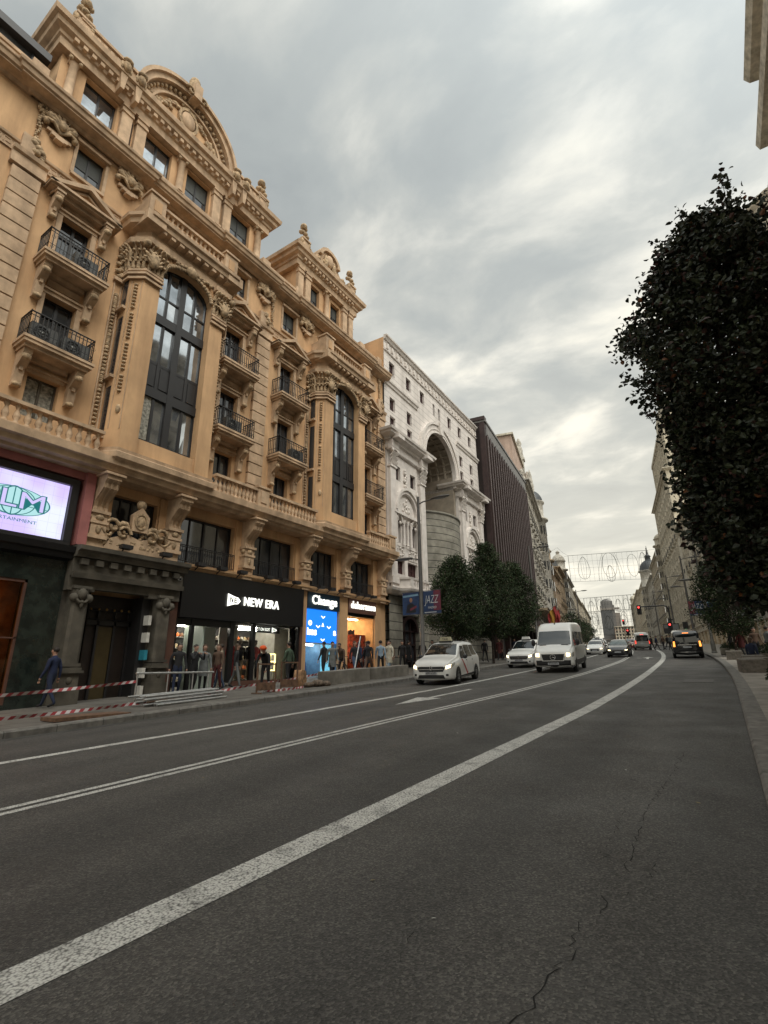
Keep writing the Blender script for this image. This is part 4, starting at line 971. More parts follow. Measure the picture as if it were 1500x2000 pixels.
m = B(); m.box(16.9, 18.35, -.3, -.24, 1.62, 1.92, SGB); fl = m.build('header_panel', SGB, fr)
text_part('sign_letters', 'T ON SOIT', .2, LWH, fl, at(17.3, -.22, 1.77), width=.75, depth=.004); ne_logo(.42, 17.95, -.22, 1.77, fl, LWH)
NEO = mat('neon_yellow', (.9, .8, .4), .5, 0, emit=(1, .85, .35), estr=2.2)
m = B()
for a, b, c, d in ((17.75, 18.05, .62, .68), (17.75, 17.81, .3, .62), (17.75, 18.1, .28, .34), (18.05, 18.11, -.12, .66), (17.8, 18.1, -.12, -.06)): m.box(a, b, -.22, -.18, c, d)
m.build('neon_sign', NEO, fr)
# shelves with rows of caps
rnd = random.Random(2)
CAPM = [mat('cap_%s' % n, c, .8, .1) for n, c in (('red', (.35, .03, .02)), ('navy', (.02, .025, .06)), ('sand', (.4, .3, .17)), ('orange', (.55, .14, .03)), ('cream', (.5, .46, .38)), ('brown', (.12, .06, .03)))]
for (x0, x1, o) in ((12.5, 15.0, -2.6), (16.6, 19.2, -3.0)):
    m = B()
    for r_ in range(5):
        z = -.5+r_*.48; m.box(x0, x1, o-.3, o, z-.03, z); 
        for k in range(int((x1-x0)/.22)):
            mt_ = rnd.choice(CAPM); x = x0+.12+k*.22; m.ell(x, o-.12, z+.08, .09, .1, .11, 7, 5, mt_); m.box(x-.07, x+.07, o-.05, o+.05, z+.02, z+.035, mt_)
    m.box(x0, x1, o-.33, o-.3, -.9, 1.95, IND)
    t = m.build('cap_shelf', INT, None); t.matrix_world = Matrix.Translation((-18, SB, ZB)) @ Matrix.Rotation(pi/2, 4, 'Z')
    tag(t, 'lit wall shelf of coloured caps behind the black shop door' if x0 < 14 else 'lit wall shelf of caps behind the widest shop window', 'shelf')
def mannequin(loc, top, bottom, label, lift=.12):
    t = thing('mannequin', label, 'mannequin', loc, pi/2+random.uniform(-.3, .3), 'mannequins in the cap shop window'); skin = mat('mannequin_skin', (.25, .2, .17), .5, .05)
    m = MB(); m.box(-.2, .2, -.2, .2, 0, .04, SGB); m.build('stand', SGB, t)
    m = MB(); m.ell(0, 0, 1.72, .085, .1, .12, 10, 8, skin); m.tube([(0, 0, 1.5), (0, 0, 1.64)], .05, 8, skin)
    for s in (-1, 1):
        m.tube([(s*.09, 0, .96), (s*.1, 0, .5), (s*.11, 0, .12)], .095, 8, bottom, .06); m.ell(s*.11, .06, .09, .05, .13, .05, 8, 5, INT)
        m.tube([(s*.2, 0, 1.46), (s*.25, 0, 1.2), (s*.24, -.06, .95)], .06, 8, top, .045); m.ell(s*.24, .06, .9, .035, .03, .07, 6, 5, skin)
    m.lathe(0, 0, [(.16, .92), (.15, 1.1), (.17, 1.3), (.2, 1.45), (.1, 1.53)], 12, top); m.ell(0, -.01, 1.79, .095, .11, .07, 10, 6, bottom)
    m.build('figure', skin, t)
FR_, FK, FB_, FW = mat('cloth_red', (.32, .02, .025), .85, .15), mat('cloth_black', (.015, .015, .017), .8, .2), mat('cloth_beige', (.38, .32, .22), .85, .1), mat('cloth_white', (.5, .49, .45), .85, .08)
mannequin((-18.45, 15.62, -.55), FR_, FR_, 'mannequin in a red tracksuit and cap in the shop window')
mannequin((-18.45, 16.1, -.55), FK, FB_, 'mannequin in a black jacket and pale trousers beside the red one')
mannequin((-18.45, 16.72, -.55), FK, FB_, 'mannequin in dark top and beige trousers, at the left of the widest window')
mannequin((-18.75, 17.3, -.55), FR_, FK, 'mannequin in a red top behind the neon sign')
# --- blue currency-exchange shop
NAV = mat('navy_sign', (.008, .03, .055), .4, .0); BLU = mat('blue_led_screen', (.0, .02, .1), .4, 0, emit=(.012, .19, .85), estr=1.35); CYN = mat('cyan_light', (.1, .3, .5), .5, 0, emit=(.35, .75, 1), estr=12); INB = mat('blue_interior', (.12, .25, .42), .7, .15)
m = B(); m.box(19.88, 22.55, -.2, .18, 3.0, 3.86); sg = m.build('shop_sign', NAV, bo); text_part('sign_letters', 'Change', .68, LWH, sg, at(21.2, .23, 3.44), width=2.05, depth=.03, offset=.004, space=1.1)
m = B(); m.box(19.95, 22.5, -.1, .02, 1.28, 2.98); sc_ = m.build('led_screen', BLU, bo)
text_part('screen_letters', 'o', .5, LWH, sc_, at(20.25, .05, 2.3), depth=.005, offset=.02); text_part('screen_letters', 'isas', .52, LWH, sc_, at(20.4, .05, 1.82), width=.75, depth=.005, offset=.02); text_part('screen_letters', 'a', .5, LWH, sc_, at(22.3, .05, 1.85), depth=.005, offset=.02)
m = B()
for x, z in ((21.3, 2.62), (21.3, 1.42), (21.8, 2.1), (20.9, 2.1)): 
    for s in (-1, 1): m.tube([(x, -.04, z-.05), (x+s*.14, -.04, z+.05)], .03, 4)
m.prism([(21.2, 2.12), (21.4, 2.12), (21.3, 2.32)], .02, .04, 'o'); m.build('screen_arrow', LWH, sc_)
m = B(); m.box(19.88, 22.55, -3.6, -3.5, -1, 3, INB); m.box(19.8, 19.88, -3.6, 0, -1, 3, INB); m.box(22.5, 22.56, -3.6, 0, -1, 3, INB); m.box(19.88, 22.55, -3.6, 0, -1, -.44, mat('pale_tile', (.3, .36, .42), .35, .1)); m.box(19.88, 22.55, -3.6, -.12, 1.28, 1.33, INT)
m.box(20.2, 22.3, -2.4, -2.0, -.44, .3, mat('blue_counter', (.01, .08, .3), .4, .1)); m.box(20.2, 22.3, -1.6, -1.5, 1.2, 1.27, CEIL); m.box(20.2, 22.3, -3, -2.9, 1.2, 1.27, CYN)
m.box(21.55, 22.35, -.3, -.24, -.35, 1.2, mat('rate_board', (.1, .3, .4), .5, .5, 9, emit=(.2, .6, .8), estr=.9))
m.build('shop_interior', INB, bo)
m = B(); m.add([(19.9, 0.02, -.45), (22.5, 0.02, -.45), (22.5, 0.02, 1.28), (19.9, 0.02, 1.28)], [(0, 1, 2, 3)]); m.build('pane', SGL, bo)
# --- warm-lit homeware shop
m = B(); m.box(23.38, 26.15, -.2, .2, 3.05, 3.86); sg = m.build('shop_sign', mat('brown_sign', (.12, .055, .04), .5, .1), bo); text_part('sign_letters', 'dekorazon', .6, LWH, sg, at(24.77, .26, 3.48), width=2.45, depth=.03, offset=.003, space=1.1)
WRM = mat('warm_interior', (.55, .36, .2), .8, .1)
m = B(); m.box(23.38, 26.15, -3.6, -3.5, -.8, 3, WRM); m.box(23.3, 23.4, -3.6, 0, -1, 3, WRM); m.box(26.1, 26.2, -3.6, 0, -1, 3, WRM); m.box(23.38, 26.15, -3.6, 0, -.9, -.3, INF); m.box(23.38, 26.15, -3.6, -.2, 2.86, 2.95, WRM)
m.box(23.38, 26.15, -.1, .04, 2.86, 3.05, SGB)
WL = mat('warm_ceiling_light', (.9, .8, .6), .5, 0, emit=(1, .72, .4), estr=40)
for o in (-1, -2, -3): m.box(23.8, 25.8, o-.06, o+.06, 2.8, 2.86, WL)
m.box(24.9, 26.1, -1.2, -.6, -.3, 1.9, mat('red_display', (.3, .05, .03), .8, .5, 6)); m.box(23.6, 24.9, -1.6, -1.0, .55, .62, INT); m.box(23.6, 24.9, -1.6, -1.0, 0, .06, INT)
rnd = random.Random(8)
for k in range(26): m.ell(23.7+rnd.random()*1.2, -1.2, .68+rnd.random()*.1 if k % 2 else .12, .07, .07, .1, 6, 5, rnd.choice(CAPM))
ring(m, 24.1, .65, .42, .48, -1.1, -1.05, mat('warm_arch_lamp', (.9, .8, .6), .5, 0, emit=(1, .8, .5), estr=3), 14)
for k in range(6): m.box(23.75+k*.16, 23.88+k*.16, -.9, -.86, 1.75+.07*(k % 3), 2.0+.07*(k % 2), CAPM[0])
for k in range(4): m.box(24.75+k*.16, 24.88+k*.16, -.9, -.86, 1.9, 2.15+.05*(k % 2), CAPM[1])
m.build('shop_interior', WRM, bo)
m = B(); m.add([(23.4, 0.0, -.4), (26.15, 0.0, -.4), (26.15, 0.0, 2.86), (23.4, 0.0, 2.86)], [(0, 1, 2, 3)]); m.build('pane', SGL, bo)
# floodlights on the sign ledges
FLM = MB(); FLM.box(-.2, .2, .25, .5, .12, .26, BLK); FLM.tube([(0, 0, 0), (0, -.3, .18)], .025, 5, BLK); FLM.box(-.16, .16, .3, .49, .1, .12, SGB); FLM = FLM.mesh('floodlight', BLK)
for i, s in enumerate((9.6, 11.2, 12.8, 13.9, 15.0, 16.6, 17.6, 18.5, 20.4, 21.3, 22.2, 23.9, 24.6, 25.3)):
    part('floodlight', FLM, bo, at(s, .25, 3.9 if s > 12.2 else 4.03))
m = B(); m.ell(12.05, .35, 3.45, .13, .13, .13, 10, 8, mat('camera_white', (.6, .6, .58), .4)); m.ell(12.05, .44, 3.42, .06, .06, .06, 8, 6, BLK); m.box(12.0, 12.1, .1, .35, 3.5, 3.58, WHT); m.build('security_camera', WHT, bo)
# ---------------------------------------------------------------- white building with the great arch
WZ = gz(36)+.15; wa = pi/2+math.atan(.033)
wb = thing('arched_building', 'white building with a tall coffered arch over a round grey stone tower', 'building', (-18.0, 27.52, WZ), wa)
def B2(): return MB(0, WZ)
def aw(s, o, z): return (s, -o, z-WZ)
stone_lines(WHT, .52, 2, .035, .45); stone_lines(GRS, .56, 2, .06, .18)
WHP = mat('white_smooth', (.66, .61, .57), .8, .07, 2, .1, 50, stain=.2, streak=True)
cols = [1.2, 3.85, 6.3, 11.9, 14.3, 16.9]
ops = [(c-.4, c+.4, 21.45, 22.6) for c in cols]+[(8.35, 8.75, 21.3, 22.5), (9.45, 9.85, 21.3, 22.5)]
ops += [(c-.4, c+.4, a, b) for c in (1.2, 3.85, 14.3, 16.9) for a, b in ((18.4, 19.5), (16.95, 17.95))]
m = B2(); AX, AZ, AR = 9.2, 16.6, 3.05
# upper wall in three fields round the arch
wallgrid(m, 0, 18.75, 20.6, 24.3, [o for o in ops if o[2] > 20], .12, .3)
wallgrid(m, 0, AX-4.1, 15.6, 20.6, [o for o in ops if o[2] < 20 and o[0] < 9], .12, .3); wallgrid(m, AX+4.1, 18.75, 15.6, 20.6, [o for o in ops if o[2] < 20 and o[0] > 9], .12, .3)
P = [(AX-4.1, 15.6), (AX-4.1, 20.6), (AX+4.1, 20.6), (AX+4.1, 15.6), (AX+AR, 15.6)]+arch_pts(AX, AZ, AR, 24)+[(AX-AR, 15.6)]
n = len(P); bmv = [(p[0], -.12, p[1]) for p in P]
outer = [(AX+4.1, 15.6), (AX+4.1, 20.6), (AX-4.1, 20.6), (AX-4.1, 15.6)]
ap = [(AX+AR, 15.6)]+arch_pts(AX, AZ, AR, 24)+[(AX-AR, 15.6)]
def edge_pt(p):
    dx_, dz_ = p[0]-AX, p[1]-AZ
    k = 4.1/max(abs(dx_), 1e-6); 
    if dz_ > 0: k = min(k, 4.0/dz_)
    q = (AX+dx_*k, AZ+dz_*k) if dz_ >= -.01 else (AX+4.1*(1 if dx_ > 0 else -1), p[1]); return q
for a, b in zip(ap, ap[1:]):
    ea, eb = edge_pt(a), edge_pt(b); pts = [a, b, eb]
    if abs(ea[0]-eb[0]) > .01 and abs(ea[1]-eb[1]) > .01: pts.append((AX+4.1*(1 if ea[0]+eb[0] > 2*AX else -1), 20.6))
    pts.append(ea); m.add([(p[0], -.12, p[1]) for p in pts], [tuple(range(len(pts)))])
m.box(0, AX-4.0, -12, -.2, 4.9, 24.25, WHP); m.box(AX+4.0, 18.75, -12, -.2, 4.9, 24.25, WHP); m.box(AX-4.0, AX+4.0, -12, -.2, 20.5, 24.25, WHP)
m.build('wall', WHT, wb)
# orange party wall rising behind
m = B2(); m.box(-.02, 0.03, -9, .1, 20.9, 24.28, OCH); m.build('side_wall', OCH, wb)
W1 = winmesh(.8, 1.15, 'six', mat('dark_red_shutter', (.05, .018, .018), .6, .1), GLB, .09); W2_ = winmesh(.4, 1.2, 'one', MATS['dark_red_shutter'], GLS, .06); W3 = winmesh(.8, 1.05, 'six', MATS['dark_red_shutter'], GLB, .09)
DR = MATS['dark_red_shutter']
for o in ops:
    W_ = W2_ if o[1]-o[0] < .5 else (W1 if o[3]-o[2] > 1.12 else W3)
    put_win(W_, wb, (o[0]+o[1])/2, -.1, o[2]-WZ)
# mouldings, frieze of brackets below the eaves, archivolt
m = B2(); m.path([(0, 24.1), (.12, 24.12), (.2, 24.3), (.3, 24.34), (.32, 24.45), (0, 24.5)], [(0, .12), (18.8, .12)]); m.path([(0, 23.15), (.1, 23.17), (.12, 23.27), (0, 23.3)], [(0, .12), (18.8, .12)])
m.path([(0, 20.3), (.1, 20.32), (.13, 20.5), (.22, 20.55), (.24, 20.7), (0, 20.75)], [(0, .12), (AX-4.0, .12)]); m.path([(0, 20.3), (.1, 20.32), (.13, 20.5), (.22, 20.55), (.24, 20.7), (0, 20.75)], [(AX+4.0, .12), (18.8, .12)])
for k in range(26): m.box(.35+k*.72, .6+k*.72, .12, .26, 23.45, 23.85); m.box(.42+k*.72, .53+k*.72, .26, .3, 23.35, 23.7)
m.build('eaves_moulding', WHT2, wb)
m = B2(); ring(m, AX, AZ, AR-.02, AR+.75, .0, .3, WHP, 30); ring(m, AX, AZ, AR+.75, AR+.95, .0, .42, WHT2, 30); ring(m, AX, AZ, AR+.3, AR+.38, .3, .36, WHT2, 30); ring(m, AX, AZ, AR-.02, AR+.12, .3, .38, WHT2, 30)
for s in (-1, 1): m.box(AX+s*(AR+.37)-.38, AX+s*(AR+.37)+.38, 0, .3, 15.6, AZ, WHP)
m.prism([(AX-.25, AZ+AR-.1), (AX+.25, AZ+AR-.1), (AX+.4, AZ+AR+1.05), (AX-.4, AZ+AR+1.05)], .1, .55, 'o', WHT2); m.build('archivolt', WHT2, wb)
# coffered barrel vault
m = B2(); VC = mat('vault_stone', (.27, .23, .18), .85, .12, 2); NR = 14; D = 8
def vpt(i, o, r): a = pi*i/NR; return (AX+r*cos(a), -o, AZ+r*sin(a))
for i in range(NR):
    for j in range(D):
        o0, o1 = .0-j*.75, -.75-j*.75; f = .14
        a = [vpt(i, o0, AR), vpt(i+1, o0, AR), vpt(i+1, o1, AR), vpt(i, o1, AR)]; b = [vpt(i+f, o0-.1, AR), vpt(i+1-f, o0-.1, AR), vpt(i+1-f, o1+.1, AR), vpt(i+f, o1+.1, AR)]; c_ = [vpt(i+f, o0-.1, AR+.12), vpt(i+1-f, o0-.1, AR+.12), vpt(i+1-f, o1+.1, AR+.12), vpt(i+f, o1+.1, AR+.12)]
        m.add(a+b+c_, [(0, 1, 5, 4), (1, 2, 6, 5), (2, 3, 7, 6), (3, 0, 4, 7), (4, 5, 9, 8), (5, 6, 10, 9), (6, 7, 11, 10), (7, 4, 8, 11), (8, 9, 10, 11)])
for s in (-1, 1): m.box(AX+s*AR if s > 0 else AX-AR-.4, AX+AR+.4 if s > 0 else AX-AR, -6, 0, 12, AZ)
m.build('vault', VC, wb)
m = B2(); m.box(AX-3.4, AX+3.4, -6.3, -6.0, 4, 20.4, mat('salmon_back_wall', (.5, .27, .14), .85, .1, 1)); m.tube([(AX-.6, 5.9, 11), (AX-.6, 5.9, 17)], .05, 5, IRN); m.build('back_wall', MATS['salmon_back_wall'], wb)
m = B2(); m.path([(0, 15.5), (.15, 15.55), (.2, 15.75), (0, 15.8)], [(AX+AR, -6), (AX+AR, 0)][::-1]); m.build('impost', WHT2, wb)
# round tower of grey stone
m = B2(); TP = [(AX+4.25*cos(a), -2.9+4.25*sin(a)) for a in [pi*(k/36) for k in range(37)]]
m.prism(TP, -2, 11.75, 'z', GRS, True); TP2 = [(AX+4.33*cos(a), -2.9+4.33*sin(a)) for a in [pi*(k/36) for k in range(37)]]; m.prism(TP2, 11.75, 11.93, 'z', GRS); m.build('round_tower', GRS, wb)
def pavilion(d):
    X = lambda v: v+d; m = B2(); x0, x1 = X(.05), X(5.55)
    ops = [(X(1.1), X(1.95), 12.95, 14.05), (X(3.45), X(4.3), 12.95, 14.05), (X(.95), X(1.85), 8.3, 9.95), (X(3.2), X(4.1), 8.3, 9.95), (X(.8), X(2.3), 6.1, 7.1), (X(2.75), X(4.25), 6.1, 7.1)]
    wallgrid(m, x0, x1, 4.9, 15.0, ops, .25, .4, WHP); m.box(x0, x1, -6, -.2, 4.9, 15, WHP); m.box(x0, x0+.02, -.2, .25, 4.9, 15, WHP); m.box(x1-.02, x1, -.2, .25, 4.9, 15, WHP)
    pv = m.build('pavilion', WHP, wb)
    for o in ops:
        w_, h = o[1]-o[0], o[3]-o[2]; put_win(winmesh(w_, h, 'six' if w_ > 1 else 'two', DR, GLS if w_ < 1 else DR, .08), pv, (o[0]+o[1])/2, 0.0, o[2]-WZ)
    for c in (X(.5), X(5.05)):
        q = B2(); q.box(c-.38, c+.38, .25, .5, 5.3, 13.6, WHP); q.box(c-.46, c+.46, .25, .6, 5.3, 5.7, WHP); q.box(c-.44, c+.44, .25, .58, 13.55, 13.68, WHP)
        for k in range(5):
            for r_ in range(3): q.tube([(c-.34+k*.17, -.5, 13.72+r_*.32), (c-.34+k*.17, -.62-.03*r_, 13.9+r_*.32), (c-.36+k*.18, -.68-.05*r_, 14.02+r_*.32)], .07, 5, WHT2, .04)
        for s in (-1, 1): q.ell(c+s*.36, .68, 14.75, .13, .14, .15, 7, 5, WHT2)
        q.box(c-.5, c+.5, .25, .72, 14.85, 15.0, WHP); q.build('pilaster', WHT2, pv)
    e = B2(); F = [(x0, -1.5), (x0, .35), (x1, .35), (x1, -1.5)]
    e.path([(0, 14.95), (.1, 14.95), (.14, 15.2), (.06, 15.22), (.06, 15.5), (.25, 15.55), (.28, 15.7), (.66, 15.85), (.7, 16.0), (.8, 16.03), (.84, 16.2), (0, 16.35)], F); e.box(x0, x1, -1.5, .4, 14.9, 16.3)
    for c in (X(.5), X(5.05)): e.box(c-.5, c+.5, .35, .75, 15.0, 15.55); e.box(c-.45, c+.45, .7, 1.25, 15.6, 15.86)
    e.build('pavilion_cornice', WHP, pv)
    q = B2(); cx = X(2.55); ring(q, cx, 10.55, 1.4, 1.75, .25, .5, WHP, 20, 1.1); ring(q, cx, 10.55, 1.62, 1.8, .25, .62, WHT2, 20, 1.1); q.box(cx-1.95, cx+1.95, .25, .55, 10.3, 10.5, WHP); q.prism(arch_pts(cx, 10.5, 1.35, 16), .25, .3, 'o', WHT2)
    rnd = random.Random(12)
    for k in range(26): a = rnd.random()*pi; r_ = rnd.random()*.7; q.ell(cx+r_*cos(a)*.8, .32, 10.75+r_*sin(a)*1.3, rnd.uniform(.06, .14), .09, rnd.uniform(.06, .14), 6, 4)
    for sx in (-1, 1):
        for z in (12.1, 11.3, 12.6): q.ell(cx+sx*1.9, .3, z, .18, .1, .22, 7, 5)
    for k in range(7): q.ell(cx+.1*sin(k*2), .32, 12.75+.2*k, .17-.012*k, .12, .15, 7, 5)
    for sx in (-.58, -.0, .58, -1.72, 1.7):
        q.lathe(cx+sx*.9, .42, [(.11, 8.2), (.09, 8.3), (.085, 9.7), (.13, 9.85), (.15, 10.0)], 8, WHP)
    for sx in (-1.15, 1.12):
        ring(q, cx+sx, 9.75, .4, .5, .25, .45, WHT2, 10, 1.2); q.ell(cx+sx-.28, .3, 9.75, .14, .1, .14, 6, 5); q.ell(cx+sx+.28, .3, 9.75, .14, .1, .14, 6, 5)
    for sx in (-1.0, .95):
        for k in range(9): q.ell(cx+sx+.55*cos(k*.7), .3, 7.65+.26*sin(k*.7), .1, .08, .09, 6, 4)
        q.box(cx+sx-.75, cx+sx+.75, .25, .3, 7.25, 7.3, WHP); q.box(cx+sx-.75, cx+sx+.75, .25, .3, 8.05, 8.1, WHP)
    q.build('carved_relief', WHT2, pv)
    b = B2(); b.path([(0, 4.55), (.3, 4.6), (.5, 4.8), (.55, 4.95), (0, 5.0)], [(x0, -.3), (x0, .3), (X(.9), .3), (X(1.3), .9), (X(4.3), .9), (X(4.7), .3), (x1, .3), (x1, -.3)]); b.prism([(x0, -.2), (x0, .4), (X(.95), .4), (X(1.35), 1.0), (X(4.25), 1.0), (X(4.65), .4), (x1, .4), (x1, -.2)], 4.7, 5.0, 'z'); bl = b.build('balcony', WHP, pv)
    pl_ = [(x0+.1, .45), (X(.95), .45), (X(1.35), 1.15), (X(4.25), 1.15), (X(4.65), .45), (x1-.1, .45)]
    b = B2(); b.path([(-.1, 5.0), (.1, 5.0), (.1, 5.15), (-.1, 5.15)], pl_); b.path([(-.12, 5.62), (.12, 5.62), (.14, 5.75), (-.12, 5.75)], pl_)
    for k in range(7): b.lathe(X(1.75+k*.35), 1.15, [(.07, 5.15), (.05, 5.22), (.08, 5.35), (.04, 5.55), (.07, 5.62)], 7)
    for a_, c_ in ((X(1.3), X(1.6)), (X(4.0), X(4.3))): b.box(a_, c_, 1.03, 1.27, 5.0, 5.7)
    b.prism([(x0+.1, .38), (X(.95), .38), (X(1.3), 1.08), (X(1.3), 1.14), (X(.95), .48), (x0+.1, .48)], 5.1, 5.65, 'z'); b.prism([(X(4.3), 1.14), (X(4.65), .48), (x1-.1, .48), (x1-.1, .38), (X(4.65), .38), (X(4.3), 1.08)], 5.1, 5.65, 'z'); b.build('parapet', WHP, bl)
pavilion(0); pavilion(12.75)
m = B2(); wallgrid(m, 0, 5.6, -2, 4.7, [(1.75, 4.1, -2, 3.35)], .3, .5); m.box(0, 5.6, -6, -.25, -2, 4.7); m.box(12.6, 18.75, -6, .3, -2, 4.7); m.box(5.6, 12.6, -5, -.3, -2, 4.7); m.build('stone_base', GRS, wb)
m = B2(); ring(m, 2.92, 2.3, .95, 1.17, -.2, .28, BRN, 14, .9)
for x in (1.78, 2.5, 3.35, 3.98): m.box(x, x+.1, -.2, .0, -1.5, 3.1)
for z in (.3, 1.4, 2.3): m.box(1.75, 4.1, -.2, .0, z, z+.08)
dr = m.build('door', BRN, wb); m = B2(); m.add([(1.75, .15, -1.5), (4.1, .15, -1.5), (4.1, .15, 3.3), (1.75, .15, 3.3)], [(0, 1, 2, 3)]); m.build('pane', GLS, dr)
# ---------------------------------------------------------------- dark finned office block
def frame(A, Bp, name, label, cat='building', z=None):
    A = Vector(A); Bp = Vector(Bp); d = Bp-A; z = gz(min(A.y, Bp.y))+.1 if z is None else z
    t = thing(name, label, cat, (A.x, A.y, z), atan2(d.y, d.x)); return t, d.length, z
fb_, L_, z_ = frame((-17.45, 46.4), (-20.1, 68.0), 'finned_building', 'dark brown office block of tall vertical fins ending in small arches')
m = MB(0, z_); m.box(0, L_, -12, -.55, z_-.3, 25.0, IND); m.box(0, .5, -12, 0, z_-.3, 25.2, BRN); m.box(L_-.4, L_, -12, .0, z_-.3, 25.0, BRN); m.box(-.2, .6, -4, .1, 25.2, 25.6, BRN); m.build('wall', BRN, fb_)
nb = 19; w_ = (L_-.9)/nb
m = MB(0, z_)
for k in range(nb):
    x = .5+w_*k; r_ = w_/2-.08; c = x+w_/2
    P = [(x, 25.0), (x, 23.4), (c-r_, 23.4)]+[(c-r_*cos(pi*j/8), 23.4+r_*sin(pi*j/8)) for j in range(9)]+[(x+w_, 23.4), (x+w_, 25.0)]
    m.prism(P, -.5, .05, 'o')
m.box(-.05, L_, -12, .15, 25.0, 25.25); m.build('fascia', GRC, fb_)
fm = MB(); fm.box(-.09, .09, -.55, .12, 0, 19.2, BRD); fm.box(-.045, .045, .12, .2, 0, 19.2, mat('fin_edge', (.16, .13, .13), .4, .1)); fm = fm.mesh('fin', BRD)
for k in range(nb+1): part('fin', fm, fb_, (.5+w_*k, 0, 4.3-z_))
gm = MB(); gm.add([(.1, .45, 0), (w_-.1, .45, 0), (w_-.1, .45, 19), (.1, .45, 19)], [(0, 1, 2, 3)], GLS)
for j in range(6): gm.box(.1, w_-.1, -.45, -.38, 3.0*j+1.6, 3.0*j+2.7, BRN)
gm = gm.mesh('window', GLS)
for k in range(nb): part('window', gm, fb_, (.5+w_*k, 0, 4.4-z_))
m = MB(0, z_); m.box(0, L_, -.4, .9, 4.0, 4.5); m.box(.3, L_, -.5, -.4, z_, 4.0, IND); m.build('canopy', mat('beige_canopy', (.2, .17, .13), .8, .15), fb_)
for k in range(7):
    m = MB(0, z_); m.box(k*3.1+.2, k*3.1+.6, -.4, .1, z_-.2, 4.0); m.build('column', BRN, fb_)
